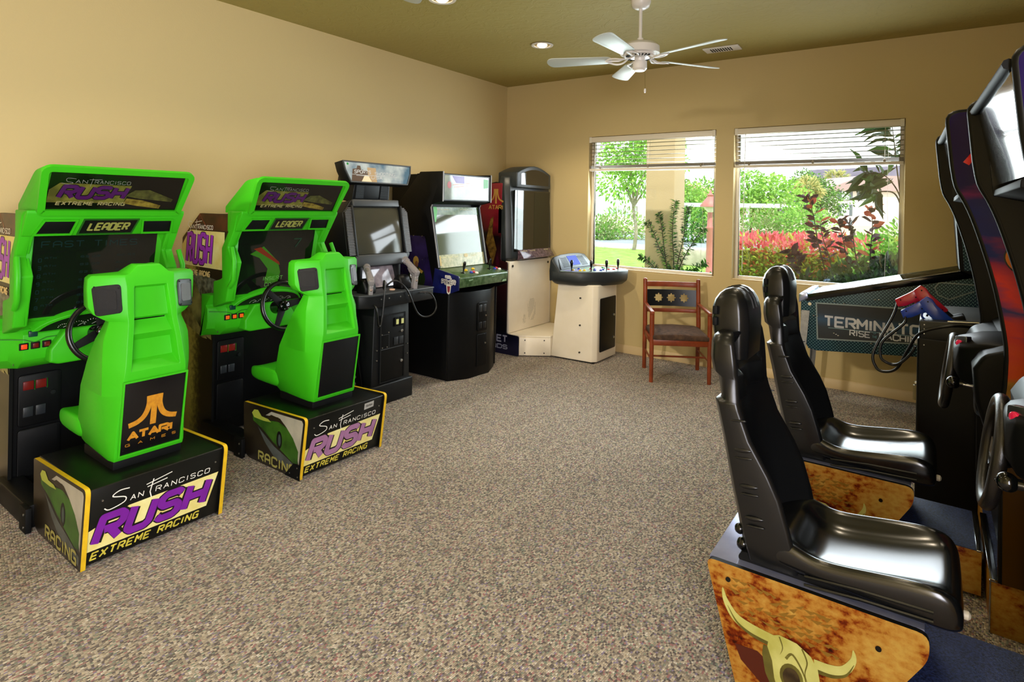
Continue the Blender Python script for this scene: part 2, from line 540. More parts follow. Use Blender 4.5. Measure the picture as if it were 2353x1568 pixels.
def carpet_material():
    mt = bpy.data.materials.new('tweed_loop_carpet')
    mt.use_nodes = True
    nt = mt.node_tree
    b = nt.nodes['Principled BSDF']
    b.inputs['Roughness'].default_value = 0.85
    b.inputs['Specular IOR Level'].default_value = 0.25
    b.inputs['Sheen Weight'].default_value = 0.25
    tc = nt.nodes.new('ShaderNodeTexCoord')
    mp = nt.nodes.new('ShaderNodeMapping')
    mp.inputs['Scale'].default_value = (150, 105, 1)
    mp.inputs['Rotation'].default_value = (0, 0, R(8))
    v = nt.nodes.new('ShaderNodeTexVoronoi')
    v.inputs['Scale'].default_value = 1.0
    v.inputs['Randomness'].default_value = 0.42
    sp = nt.nodes.new('ShaderNodeSeparateColor')
    rp = ramp(nt, [(0.0, '#5a4e48'), (0.18, '#857869'), (0.36, '#a3957f'), (0.55, '#bfb09a'), (0.72, '#b5a898'), (0.80, '#7c8672'), (0.87, '#9e6a68'), (0.92, '#867894'), (0.96, '#d6ccbc')])
    rp.color_ramp.interpolation = 'CONSTANT'
    big = nt.nodes.new('ShaderNodeTexNoise')
    big.inputs['Scale'].default_value = 2.2
    mx = nt.nodes.new('ShaderNodeMix')
    mx.data_type = 'RGBA'
    mx.blend_type = 'MULTIPLY'
    mr = nt.nodes.new('ShaderNodeMapRange')
    mr.inputs['From Min'].default_value = 0.3
    mr.inputs['From Max'].default_value = 0.7
    mr.inputs['To Min'].default_value = 0.05
    mr.inputs['To Max'].default_value = 0.3
    nt.links.new(tc.outputs['Object'], mp.inputs[0])
    nt.links.new(tc.outputs['Object'], big.inputs['Vector'])
    nt.links.new(mp.outputs[0], v.inputs['Vector'])
    nt.links.new(v.outputs['Color'], sp.inputs[0])
    nt.links.new(sp.outputs[0], rp.inputs[0])
    nt.links.new(big.outputs[0], mr.inputs[0])
    nt.links.new(mr.outputs[0], mx.inputs['Factor'])
    nt.links.new(rp.outputs[0], mx.inputs['A'])
    mx.inputs['B'].default_value = srgb('#b8b4ac')
    nt.links.new(mx.outputs['Result'], b.inputs['Base Color'])
    bp = nt.nodes.new('ShaderNodeBump')
    bp.invert = True
    bp.inputs['Strength'].default_value = 1.0
    bp.inputs['Distance'].default_value = 0.007
    nt.links.new(v.outputs['Distance'], bp.inputs['Height'])
    nt.links.new(bp.outputs[0], b.inputs['Normal'])
    return mt
WALL, CEIL, CARPET = wall_material(), ceiling_material(), carpet_material()
TRIMP = mat('tan_trim_paint', '#d4bb8c', 0.45)
RX, RY, CZ = 5.35, -8.0, 3.1015          # right wall, wall behind the camera, ceiling height
WINS = [(1.1755, 2.6182), (2.7955, 4.2121)]
ZT, ZB = 2.4069, 0.9062
DEPTH = 0.15

structure(MB().box(-0.2, RX + 0.2, RY - 0.2, 0.2, -0.12, 0.0).build('floor', CARPET))
structure(MB().box(-0.2, RX + 0.2, RY - 0.2, 0.2, CZ, CZ + 0.15).build('ceiling', CEIL))
structure(MB().box(-0.15, 0, RY, DEPTH, 0, CZ).build('wall_left', WALL))
oy0, oy1, oz0, oz1 = -7.95, -6.05, 0.55, 2.5
b = MB()
b.box(RX, RX + 0.15, oy1, DEPTH, 0, CZ); b.box(RX, RX + 0.15, RY, oy0, 0, CZ); b.box(RX, RX + 0.15, oy0, oy1, 0, oz0); b.box(RX, RX + 0.15, oy0, oy1, oz1, CZ)
structure(b.build('wall_right', WALL))
# wall behind the camera; the side wall opening is added for the fill light
structure(MB().box(-0.15, RX + 0.15, RY - 0.15, RY, 0, CZ).build('wall_front', WALL))
# back wall with its two window openings
def wall_with_holes():
    b = MB()
    xs = [0, WINS[0][0], WINS[0][1], WINS[1][0], WINS[1][1], RX]
    zs = [0, ZB, ZT, CZ]
    for y in (0, DEPTH):
        for i in range(5):
            for k in range(3):
                if k == 1 and i in (1, 3): continue
                b.poly([(xs[i], y, zs[k]), (xs[i + 1], y, zs[k]), (xs[i + 1], y, zs[k + 1]), (xs[i], y, zs[k + 1])])
    for (a, c) in WINS:
        b.poly([(a, 0, ZB), (a, DEPTH, ZB), (a, DEPTH, ZT), (a, 0, ZT)])
        b.poly([(c, 0, ZB), (c, DEPTH, ZB), (c, DEPTH, ZT), (c, 0, ZT)])
        b.poly([(a, 0, ZB), (c, 0, ZB), (c, DEPTH, ZB), (a, DEPTH, ZB)])
        b.poly([(a, 0, ZT), (c, 0, ZT), (c, DEPTH, ZT), (a, DEPTH, ZT)])
    return b.build('wall_back', WALL, bevel=0.008, seg=3)
structure(wall_with_holes())
structure(MB().prism([(0, 0), (-0.014, 0), (-0.014, 0.075), (-0.006, 0.088), (0, 0.088)], 0.0, RX, 'x').build('baseboard_back', TRIMP))
structure(MB().box(0, 0.014, RY, -0.014, 0, 0.088).build('baseboard_left', TRIMP))
structure(MB().box(RX - 0.014, RX, RY, -0.014, 0, 0.088).build('baseboard_right', TRIMP))

def glass_material():
    mt = bpy.data.materials.new('window_glass')
    mt.use_nodes = True
    nt = mt.node_tree
    nt.nodes.clear()
    o = nt.nodes.new('ShaderNodeOutputMaterial')
    t = nt.nodes.new('ShaderNodeBsdfTransparent')
    t.inputs[0].default_value = (0.93, 0.97, 0.95, 1)
    g = nt.nodes.new('ShaderNodeBsdfGlossy')
    g.inputs['Roughness'].default_value = 0.0
    fr = nt.nodes.new('ShaderNodeFresnel')
    fr.inputs[0].default_value = 1.5
    mx = nt.nodes.new('ShaderNodeMixShader')
    nt.links.new(fr.outputs[0], mx.inputs[0])
    nt.links.new(t.outputs[0], mx.inputs[1])
    nt.links.new(g.outputs[0], mx.inputs[2])
    nt.links.new(mx.outputs[0], o.inputs[0])
    return mt
WGLASS = glass_material()
VINYL = mat('beige_vinyl', '#e4dccb', 0.4)
for i, (a, c) in enumerate(WINS):
    fb = MB()
    y0, y1, t = 0.085, 0.125, 0.036
    fb.box(a, a + t, y0, y1, ZB, ZT); fb.box(c - t, c, y0, y1, ZB, ZT)
    fb.box(a + t, c - t, y0, y1, ZB, ZB + t); fb.box(a + t, c - t, y0, y1, ZT - t, ZT)
    w = structure(fb.build('window_%d' % (i + 1), VINYL, bevel=0.003))
    MB().box(a + t, c - t, 0.103, 0.105, ZB + t, ZT - t).build('glass', WGLASS, w)
    MB().box(a + 0.002, c - 0.002, 0.003, 0.086, ZB, ZB + 0.012).build('sill', TRIMP, w, bevel=0.003)
# unseen glazing added around the side fill light
fb = MB()
for y in (oy0, -7.03, oy1 - 0.05): fb.box(RX + 0.05, RX + 0.11, y, y + 0.05, oz0, oz1)
fb.box(RX + 0.05, RX + 0.11, oy0, oy1, oz0, oz0 + 0.06); fb.box(RX + 0.05, RX + 0.11, oy0, oy1, oz1 - 0.06, oz1)
w = structure(fb.build('window_3', VINYL, bevel=0.003))
MB().box(RX + 0.079, RX + 0.081, oy0, oy1, oz0, oz1).build('glass', WGLASS, w)

# ================================================================ WINDOW BLINDS
SLAT = mat('taupe_blind_slat', '#8f8672', 0.45)
HEADR = mat('cream_blind_rail', '#e6dcc8', 0.4)
def make_blind(a, c, label, wand_x):
    t = thing('window_blind', label, 'blind', ((a + c) / 2, 0.03, 2.012), group=None)
    a += 0.006; c -= 0.006
    MB().box(a, c, 0.0, 0.055, 2.342, 2.402).build('headrail', HEADR, t, bevel=0.004)
    for x in (a, c - 0.03):
        MB().box(x, x + 0.03, -0.004, 0.0, 2.338, 2.404).build('valance_clip', VINYL, t, bevel=0.0015)
    for z in (2.311, 2.269, 2.225, 2.182, 2.139, 2.096):
        MB().prism([(0.006, z - 0.001), (0.03, z + 0.002), (0.054, z - 0.001), (0.054, z + 0.0015), (0.03, z + 0.0045), (0.006, z + 0.0015)], a + 0.004, c - 0.004, 'x').build('slat', SLAT, t)
    sb = MB()
    for k in range(9):
        sb.box(a + 0.004, c - 0.004, 0.006, 0.054, 2.046 + k * 0.0036, 2.0482 + k * 0.0036)
    sb.build('slat_stack', SLAT, t)
    MB().box(a + 0.002, c - 0.002, 0.003, 0.056, 2.014, 2.041).build('bottom_rail', HEADR, t, bevel=0.004)
    L = c - a
    for f in (0.1, 0.5, 0.9):
        x = a + L * f
        cb = MB().tube([(x, 0.004, 2.345), (x, 0.002, 2.04)], 0.0012, 5)
        cb.tube([(x, 0.056, 2.345), (x, 0.058, 2.04)], 0.0012, 5)
        cb.build('ladder_cord', VINYL, t)
        MB().ball((x, -0.001, 2.052), 0.014, 10, sz=1.0).build('cord_clip', mat('clear_clip', '#8a7f66', 0.3), t)
    x = wand_x
    MB().tube([(x, -0.008, 2.35), (x - 0.004, -0.012, 1.6), (x - 0.01, -0.012, 1.0)], 0.0035, 8).build('tilt_wand', mat('clear_wand', '#c9c4b2', 0.15), t)
    x = c - 0.11
    MB().tube(catmull([(x, -0.006, 2.35), (x - 0.005, -0.012, 1.7), (x + 0.012, -0.014, 1.32), (x - 0.01, -0.014, 1.22), (x - 0.012, -0.012, 0.93)], 5), 0.0013, 5).build('pull_cord', VINYL, t)
    return t
make_blind(*WINS[0], 'raised cream blind over the narrower window that shows the beige porch column', WINS[0][0] + 0.085)
make_blind(*WINS[1], 'raised cream blind over the wider window above the pink-topped hedge', WINS[1][0] + 0.11)

# ================================================================ CEILING FIXTURES
CANRING = mat('white_can_trim', '#d9d4cc', 0.4)
BULB = mat('lit_bulb', '#fff6e0', 0.4, emis='#ffedc8', estr=9.0)
CANREF = mat('can_reflector', '#d8c9a4', 0.25, metal=0.7)
def make_can(x, y, label, group=None):
    t = thing('recessed_ceiling_light', label, 'ceiling light', (0, 0, 0), (x, y, CZ), group=group)
    MB().lathe([(0.075, -0.001), (0.098, -0.001), (0.104, -0.006), (0.1, -0.012), (0.078, -0.01), (0.075, -0.001)], 32).build('trim_ring', CANRING, t)
    MB().lathe([(0.077, -0.005), (0.062, -0.003), (0.05, -0.0015), (0.0, -0.0012)], 28).build('reflector', CANREF, t)
    MB().lathe([(0.046, -0.002), (0.045, -0.012), (0.03, -0.024), (0.0, -0.028)], 24).build('bulb', BULB, t)
make_can(*CANS[0], 'lit recessed ceiling light with white trim, between the fan and the tan corner')
make_can(*CANS[1], 'lit recessed ceiling light cut by the top edge, above the black cabinets')

t = thing('ceiling_vent', 'small white slotted air vent on the ceiling behind a fan blade', 'vent', (0, 0, 0), (2.79, -0.44, CZ), R(2))
MB().box(-0.16, 0.16, -0.085, 0.085, -0.012, -0.001).build('vent_frame', WHITEPL, t, bevel=0.003)
b = MB()
for k in range(9): b.box(-0.1 + k * 0.022, -0.089 + k * 0.022, -0.055, 0.055, -0.0135, -0.0121)
b.build('slots', BLACKM, t)

FANW = mat('white_fan_enamel', '#e9e4e0', 0.3)
BLADEW = mat('pale_grey_blade', '#c4cac4', 0.4)
def make_fan(x, y, rot, label, chain=True):
    t = thing('ceiling_fan', label, 'ceiling fan', (0, 0, 0), (x, y, CZ))
    MB().lathe([(0.0, -0.001), (0.07, -0.001), (0.072, -0.02), (0.06, -0.055), (0.035, -0.07), (0.0, -0.07)], 28).build('canopy', FANW, t)
    MB().cyl((0, 0, -0.30), 0.0125, 0.235).cyl((0, 0, -0.31), 0.022, 0.03).build('downrod', FANW, t)
    z = -0.31
    MB().lathe([(0.0, z), (0.06, z), (0.115, z - 0.012), (0.138, z - 0.035), (0.14, z - 0.085), (0.12, z - 0.092), (0.115, z - 0.1), (0.06, z - 0.115), (0.0, z - 0.115)], 40).build('motor_housing', FANW, t, ang=25)
    b = MB()
    for k in range(26):
        a = 2 * pi * k / 26
        mm = Matrix.Rotation(a, 4, 'Z')
        b.box(0.066, 0.108, -0.0035, 0.0035, z - 0.112, z - 0.1045, mm)
    b.build('cooling_slots', BLACKM, t)
    MB().lathe([(0.0, z - 0.112), (0.04, z - 0.112), (0.035, z - 0.135), (0.05, z - 0.14), (0.052, z - 0.19), (0.045, z - 0.2), (0.0, z - 0.2)], 32).build('switch_housing', FANW, t, ang=25)
    MB().lathe([(0.0, z - 0.199), (0.04, z - 0.199), (0.038, z - 0.206), (0.0, z - 0.207)], 28).build('bottom_cap', mat('pale_cap', '#f0e8d8', 0.3), t)
    for k in range(5):
        mm = Matrix.Rotation(R(rot + 72 * k), 4, 'Z') @ Matrix.Translation((0, 0, z - 0.118)) @ Matrix.Rotation(R(13), 4, 'X')
        pts = roundpoly([(0.2, -0.052), (0.66, -0.072), (0.69, 0), (0.66, 0.072), (0.2, 0.052)], 0.045, 4)
        bl = MB().prism(pts, -0.003, 0.003, 'z', mm).build('blade', BLADEW, t, bevel=0.0015)
        ib = MB()
        for sgn in (-1, 1):
            ib.tube([mm @ p for p in catmull([(0.075, 0, 0.02), (0.12, sgn * 0.03, -0.012), (0.17, sgn * 0.045, -0.014), (0.215, sgn * 0.03, -0.008), (0.24, 0, -0.007)], 5)], 0.007, 6)
        ib.tube([mm @ V3(p) for p in [(0.07, 0, 0.022), (0.15, 0, -0.01), (0.25, 0, -0.007)]], 0.007, 6)
        ib.build('blade_iron', FANW, t)
    if not chain: return t
    MB().tube([(0.03, 0.02, z - 0.19), (0.034, 0.022, z - 0.3), (0.034, 0.022, z - 0.335)], 0.0012, 5).build('pull_chain', mat('brass_chain', '#9b8a55', 0.3, metal=0.8), t)
    MB().lathe([(0.0, 0), (0.006, 0), (0.0085, 0.01), (0.007, 0.028), (0.0, 0.03)], 12, Matrix.Translation((0.034, 0.022, z - 0.362))).build('pull_knob', FANW, t)
    return t
make_fan(2.675, -2.05, -160, 'white five-blade ceiling fan on a downrod in front of the window wall')
make_fan(2.70, -4.185, 149, 'ceiling fan of which only one grey blade tip shows at the ceiling edge', False)

# ================================================================ ARMCHAIR
WOODC = mat('reddish_stained_wood', '#8e3f1c', 0.32, noise=(14, '#6d2c12', 0.7))
def chair_fabric():
    mt = mat('patterned_dark_upholstery', '#3d2a20', 0.85, noise=(26, '#5b4230', 0.9), bump=(400, 0.5, 0.002))
    return mt
def make_armchair():
    # model frame: x across (0 = axis), y from front legs (0) to back legs (positive), z up
    FL, FRR = V3((2.315, -0.874, 0)), V3((2.763, -0.613, 0))
    BL, BR = V3((2.105, -0.455, 0)), V3((2.552, -0.187, 0))
    c = (FL + FRR + BL + BR) / 4
    ax = (FRR - FL).normalized()
    ang = atan2(ax.y, ax.x)
    t = thing('armchair', 'reddish wood armchair with black cut-out back panel under the windows', 'chair', (0, 0, 0), (c.x, c.y, 0), ang)
    w, d = 0.26, 0.235
    def leg(path, r):
        b = MB().tube(path, r, 14)
        return b.ball(path[-1], r if not isinstance(r, list) else r[-1], 12, sz=0.7)
    for s in (-1, 1):
        leg([(s * w, -d, 0), (s * w, -d + 0.005, 0.63)], [0.018, 0.022]).build('leg', WOODC, t)
        leg([(s * w, d + 0.02, 0), (s * w, d, 0.45), (s * w, d + 0.045, 0.885)], [0.019, 0.022, 0.02]).build('leg', WOODC, t)
        MB().prism(roundpoly([(-d - 0.03, 0.625), (-d - 0.03, 0.655), (d + 0.01, 0.665), (d + 0.01, 0.64), (0, 0.64)], 0.01), s * w - 0.018, s * w + 0.018, 'x').build('armrest', WOODC, t, bevel=0.007, seg=3)
        MB().box(s * w - 0.012, s * w + 0.012, -d, d, 0.345, 0.395).build('side_rail', WOODC, t, bevel=0.004)
        MB().tube([(s * w, -d, 0.2), (s * w, d + 0.01, 0.2)], 0.009, 8).build('stretcher', WOODC, t)
    MB().box(-w, w, -d - 0.012, -d + 0.012, 0.34, 0.4).build('front_rail', WOODC, t, bevel=0.004)
    MB().box(-w, w, d - 0.012, d + 0.012, 0.345, 0.395).build('rear_rail', WOODC, t, bevel=0.004)
    MB().tube([(-w, -0.06, 0.2), (w, -0.06, 0.2)], 0.009, 8).build('stretcher', WOODC, t)
    rings = []
    for k in range(9):
        y = -d - 0.02 + (2 * d + 0.03) * k / 8
        f = 1 - abs(k - 4) / 4.0
        h = 0.44 + 0.022 * (1 - (1 - f) ** 2)
        rings.append([(-w + 0.008, y, 0.392), (w - 0.008, y, 0.392), (w - 0.004, y, 0.43), (w - 0.05, y, h), (0, y, h + 0.008), (-w + 0.05, y, h), (-w + 0.004, y, 0.43)])
    MB().loft(rings).build('seat', chair_fabric(), t, bevel=0.008)
    def slat(z0, z1, name, mt, holes=False):
        b = MB()
        yb = lambda z: d + 0.003 + (z - 0.45) * 0.1
        for z_, z2 in ((z0, z1),):
            n = 10
            rings = []
            for k in range(n + 1):
                x = -w + 2 * w * k / n
                cv = 0.022 * (1 - (x / w) ** 2)
                rings.append([(x, yb(z_) + cv - 0.008, z_), (x, yb(z_) + cv + 0.008, z_), (x, yb(z2) + cv + 0.008, z2), (x, yb(z2) + cv - 0.008, z2)])
            b.loft(rings)
        return b.build(name, mt, t, bevel=0.003)
    slat(0.815, 0.865, 'top_rail', WOODC)
    slat(0.565, 0.60, 'lower_back_rail', WOODC)
    # black back panel with three cut-out crosses: built as a grid of cells so the holes are real
    b = MB()
    z0, z1 = 0.625, 0.785
    cell = 0.0125
    nx, nz = int(round(2 * (w - 0.015) / cell)), int(round((z1 - z0) / cell))
    holes = set()
    for cx in (nx // 2 - 10, nx // 2, nx // 2 + 10):
        cz = nz // 2
        for i in range(-2, 3):
            for k in range(-2, 3):
                holes.add((cx + i, cz + k))
        for i in (-3, 3):
            holes.add((cx + i, cz)); holes.add((cx, cz + i))
    def pt(i, k, dy):
        x = -w + 0.015 + i * cell
        z = z0 + k * cell
        return (x, d + 0.003 + (z - 0.45) * 0.1 + 0.022 * (1 - (x / w) ** 2) + dy, z)
    for i in range(nx):
        for k in range(nz):
            if (i, k) in holes: continue
            for dy in (-0.005, 0.005):
                b.poly([pt(i, k, dy), pt(i + 1, k, dy), pt(i + 1, k + 1, dy), pt(i, k + 1, dy)])
            for (di, dk, e) in ((-1, 0, ((0, 0), (0, 1))), (1, 0, ((1, 0), (1, 1))), (0, -1, ((0, 0), (1, 0))), (0, 1, ((0, 1), (1, 1)))):
                q = (i + di, k + dk)
                if q in holes or not (0 <= q[0] < nx and 0 <= q[1] < nz):
                    (a1, b1), (a2, b2) = e
                    b.poly([pt(i + a1, k + b1, -0.005), pt(i + a2, k + b2, -0.005), pt(i + a2, k + b2, 0.005), pt(i + a1, k + b1, 0.005)])
    lab(b.build('back_panel', mat('black_satin_panel', '#0d0f10', 0.28), t), 'black panel with three square cut-outs')
make_armchair()
# ================================================================ RACING CABINETS (green)
def car_art(side_dark=True):
    """polygons of a green race car on a pale sky: list of (polys, material)"""
    sky = mat('print_pale_sky', '#b9b3a0', 0.3, noise=(6, '#8d8a7c', 0.7))
    road = mat('print_grey_road', '#565b58', 0.3, noise=(14, '#33382f', 0.7))
    cg = mat('print_car_green', '#3c6a1c', 0.3, noise=(12, '#1e3d10', 0.8))
    cy = mat('print_car_lime', '#a9b243', 0.3, noise=(20, '#6f7f24', 0.8))
    return sky, road, cg, cy

def rush_logo(parent, M, u0, v0, w, h, colr, shear, cream=True, band=None, nm='rush_lettering'):
    """script line, heavy block word and small line under it, on the plane M"""
    if band:
        lab(decal('logo_band', [band], M, CREAM, parent, 0.0006), 'cream and yellow printed band')
    rh = h * 0.50
    r0 = v0 + h * 0.17
    L1 = lettering('RUSH', u0, r0, w, rh, 0.31, shear, 0.36)
    L2 = lettering('RUSH', u0 + w * 0.009, r0 + rh * 0.03, w * 0.982, rh * 0.94, 0.235, shear, 0.40)
    decal('letter_outline', L1, M, BLACKP, parent, 0.0012)
    lab(decal(nm, L2, M, colr, parent, 0.0018), 'block letters RUSH')
    e0 = lettering('EXTREME RACING', u0 + w * 0.02, v0, w * 0.92, h * 0.12, 0.2, shear, 0.55)
    lab(decal('small_lettering', e0, M, YPRINT, parent, 0.0012), 'line EXTREME RACING')
    # thin script line above
    th = h * 0.17
    s0 = v0 + h * 0.72
    S = []
    S += ribbon([(p[0], p[1]) for p in catmull([(u0 + w * a, s0 + th * b_, 0) for a, b_ in ((0.30, 1.25), (0.22, 1.3), (0.17, 0.95), (0.27, 0.55), (0.26, 0.1), (0.15, -0.15), (0.11, 0.1))], 5)], th * 0.09)
    x = u0 + w * 0.30
    for word, x0, ww in (('aN', 0.31, 0.11), ('RaNcISCO', 0.52, 0.5)):
        S += lettering(word.replace('N', 'N').replace('c', 'C'), u0 + w * x0, s0 + th * 0.02, w * ww, th * 0.5, 0.13, shear * 0.4, 0.55)
    S += ribbon([(u0 + w * 0.49, s0 - th * 0.35), (u0 + w * 0.475, s0 + th * 0.2), (u0 + w * 0.50, s0 + th * 1.35)], th * 0.09)
    S += ribbon([(u0 + w * 0.44, s0 + th * 1.0), (u0 + w * 0.66, s0 + th * 1.42)], th * 0.08)
    S += ribbon([(u0 + w * 0.45, s0 + th * 0.75), (u0 + w * 0.62, s0 + th * 0.98)], th * 0.08)
    lab(decal('script_lettering', S, M, WHITEP, parent, 0.0015), 'thin script line San Francisco')

FADE = None
def side_art_mat():
    """black at the bottom and front, speckled yellow towards the wall"""
    mt = bpy.data.materials.new('speckled_yellow_black_print')
    mt.use_nodes = True
    nt = mt.node_tree
    b = nt.nodes['Principled BSDF']
    b.inputs['Roughness'].default_value = 0.3
    tc = nt.nodes.new('ShaderNodeTexCoord')
    sep = nt.nodes.new('ShaderNodeSeparateXYZ')
    n = nt.nodes.new('ShaderNodeTexNoise')
    n.inputs['Scale'].default_value = 38
    n.inputs['Detail'].default_value = 6
    ma = nt.nodes.new('ShaderNodeMath'); ma.operation = 'MULTIPLY_ADD'
    ma.inputs[1].default_value = 0.35
    mp = nt.nodes.new('ShaderNodeMapRange')
    mp.inputs['From Min'].default_value = 0.02
    mp.inputs['From Max'].default_value = 0.52
    rp = ramp(nt, [(0.0, '#9c8f38'), (0.42, '#b5a84a'), (0.60, '#4d4718'), (0.70, '#17150c'), (1.0, '#0c0b0a')])
    nt.links.new(tc.outputs['Object'], sep.inputs[0])
    nt.links.new(tc.outputs['Object'], n.inputs['Vector'])
    nt.links.new(sep.outputs['X'], mp.inputs[0])
    nt.links.new(n.outputs[0], ma.inputs[0])
    nt.links.new(mp.outputs[0], ma.inputs[2])
    ma2 = nt.nodes.new('ShaderNodeMath'); ma2.operation = 'SUBTRACT'
    ma2.inputs[1].default_value = 0.175
    nt.links.new(ma.outputs[0], ma2.inputs[0])
    nt.links.new(ma2.outputs[0], rp.inputs[0])
    nt.links.new(rp.outputs[0], b.inputs['Base Color'])
    return mt
SIDEART = side_art_mat()

def make_rush(yc, second, label):
    t = thing('racing_cabinet', label, 'arcade machine', (0.85, 0, 0), (0.85, yc, 0), group='green racing cabinets')
    hw = 0.29
    # ---- black cabinet body
    prof = [(0.10, 0.02), (0.10, 1.32), (0.34, 1.50), (0.74, 1.50), (0.66, 1.02), (0.50, 0.98), (0.50, 0.02)]
    cabn = MB().prism(prof, -hw, hw, 'y').build('cabinet_body', BLACK, t, bevel=0.006)
    # ---- printed side panels
    for s in (-1, 1):
        y0 = s * hw
        pts = [(0.095, 0.0), (0.095, 1.33), (0.33, 1.504), (0.72, 1.504), (0.62, 0.9), (0.525, 0.9), (0.525, 0.0)]
        sp = MB().prism(roundpoly(pts, 0.012, 2), y0, y0 + s * 0.016, 'y', mi=0, side=1).build('side_panel', [SIDEART, BLACKM], t)
        if s < 0:
            M = frame((0.095, y0 - 0.016, 0), (1, 0, 0), (0, 0, 1))
            # upper night print, cream band, logo, car and skyline
            decal('night_print', [[(0.001, 1.18), (0.001, 1.325), (0.235, 1.502), (0.6, 1.502), (0.6, 1.39), (0.13, 1.39)]], M, mat('print_night_brown', '#2a1c14', 0.3, noise=(10, '#5a2e1c', 0.8)), sp, 0.0005)
            decal('bridge_print', ribbon([(0.17, 1.40), (0.235, 1.50), (0.33, 1.40)], 0.006) + ribbon([(0.235, 1.5), (0.235, 0.7)], 0.007) + ribbon([(0.29, 1.45), (0.36, 1.38)], 0.005), M, mat('print_bridge_red', '#7c3a28', 0.3), sp, 0.0010)
            decal('cream_band', [[(0.001, 1.14), (0.001, 1.28), (0.10, 1.385), (0.56, 1.385), (0.56, 1.135)]], M, CREAM, sp, 0.0014)
            decal('letter_outline', lettering('RUSH', 0.045, 1.145, 0.36, 0.235, 0.19, 0.1, 0.40), M, BLACKP, sp, 0.002)
            pr = decal('rush_lettering', lettering('RUSH', 0.052, 1.152, 0.348, 0.223, 0.135, 0.1, 0.43), M, mat('bright_purple_print', '#a02bc4', 0.32, noise=(18, '#8a1eae', 0.6)), sp, 0.0026)
            S = lettering('aN', 0.12, 1.395, 0.06, 0.03, 0.14, 0, 0.5) + lettering('RaNCISCO', 0.215, 1.395, 0.2, 0.03, 0.14, 0, 0.5)
            S += ribbon([(p[0], p[1]) for p in catmull([(0.13, 1.44, 0), (0.1, 1.445, 0), (0.085, 1.42, 0), (0.115, 1.4, 0), (0.11, 1.375, 0), (0.07, 1.37, 0)], 5)], 0.005)
            S += ribbon([(0.195, 1.37), (0.2, 1.46)], 0.005) + ribbon([(0.175, 1.44), (0.27, 1.452)], 0.004) + ribbon([(0.18, 1.42), (0.25, 1.43)], 0.004)
            decal('script_lettering', S, M, WHITEP, sp, 0.0028)
            decal('small_lettering', lettering('EXTREME RACING', 0.045, 1.075, 0.34, 0.04, 0.22, 0.1, 0.5), M, mat('print_pale_orange', '#e6c98a', 0.3), sp, 0.0028)
            decal('skyline_print', [[(0.001, 0.8), (0.001, 1.13), (0.5, 1.06), (0.5, 0.72)]], M, mat('print_skyline', '#33362a', 0.3, noise=(30, '#8b8f78', 0.8)), sp, 0.0012)
            decal('car_print', [[(0.02, 0.94), (0.03, 1.02), (0.10, 1.03), (0.11, 0.9), (0.05, 0.87)]], M, mat('print_car_lime', '#a9b243', 0.3), sp, 0.0022)
            decal('car_print', [[(0.10, 0.86), (0.12, 1.03), (0.17, 1.05), (0.28, 0.93), (0.40, 0.76), (0.42, 0.66), (0.33, 0.68)]], M, mat('print_dark_green', '#1b2a12', 0.3, noise=(9, '#a7a35c', 0.8)), sp, 0.0024)
            decal('dirt_print', [[(0.02, 0.86), (0.12, 0.84), (0.28, 0.74), (0.36, 0.66), (0.3, 0.66), (0.1, 0.72), (0.02, 0.74)]], M, mat('print_sandy', '#5c5528', 0.3, noise=(22, '#a39a58', 0.9)), sp, 0.0018)
    # ---- coin door on the front
    FRONT = lambda x, z=0.0: frame((x, 0, z), (0, 1, 0), (0, 0, 1))
    M = FRONT(0.5)
    cdoor = MB().prism(roundpoly([(-0.265, 0.37), (-0.075, 0.37), (-0.075, 0.645), (-0.265, 0.645)], 0.02), 0, 0.012, 'z', M).build('coin_door', BLACK, t, bevel=0.004)
    MB().prism(roundpoly([(-0.265, 0.10), (-0.075, 0.10), (-0.075, 0.355), (-0.265, 0.355)], 0.02), 0, 0.012, 'z', M).build('cash_door', BLACK, t, bevel=0.004)
    for x0 in (-0.245, -0.19):
        MB().box(x0, x0 + 0.045, 0.565, 0.61, 0.012, 0.02, M).build('coin_slot_light', DRED, cdoor, bevel=0.002)
        MB().box(x0 + 0.048, x0 + 0.051, 0.56, 0.613, 0.012, 0.021, M).build('chrome_strip', CHROME, cdoor)
        b = MB(); b.box(x0, x0 + 0.045, 0.42, 0.475, 0.012, 0.02, M)
        b.build('coin_return', DGREY, cdoor, bevel=0.004)
    MB().cyl(M @ V3((-0.115, 0.53, 0.012)), 0.012, 0.012, (1, 0, 0)).build('lock', CHAR, cdoor)
    # ---- floor rails that join cabinet and seat
    for s in (-1, 1):
        MB().box(0.44, 0.93, s * 0.335 - (0.10 if s > 0 else 0), s * 0.335 + (0.10 if s < 0 else 0), 0.005, 0.115).build('floor_rail', BLACK, t, bevel=0.004)
        bb = MB().box(0.885, 0.975, s * 0.34 - 0.012, s * 0.34 + 0.012, 0.004, 0.12)
        bb.build('rail_bracket', BLACKM, t, bevel=0.002)
        sc = MB()
        for z in (0.03, 0.09):
            sc.cyl((0.95, s * 0.352, z), 0.006, 0.003, (0, s, 0), 8)
        sc.build('screws', SCREWM, t)
    # ---- green monitor shroud
    cheek = [(0.945, 1.525), (0.90, 1.50), (0.868, 1.405), (0.80, 1.30), (0.865, 1.205), (0.815, 1.05), (0.79, 0.95), (0.63, 0.90), (0.632, 1.07), (0.70, 1.085), (0.735, 1.10), (0.725, 1.29), (0.80, 1.40), (0.83, 1.525)]
    for s in (1, -1):
        shroud = MB().prism(cheek, s * 0.305, s * 0.366, 'y').build('shroud_cheek', GREEN, t, bevel=0.009, seg=3)
    b = MB()
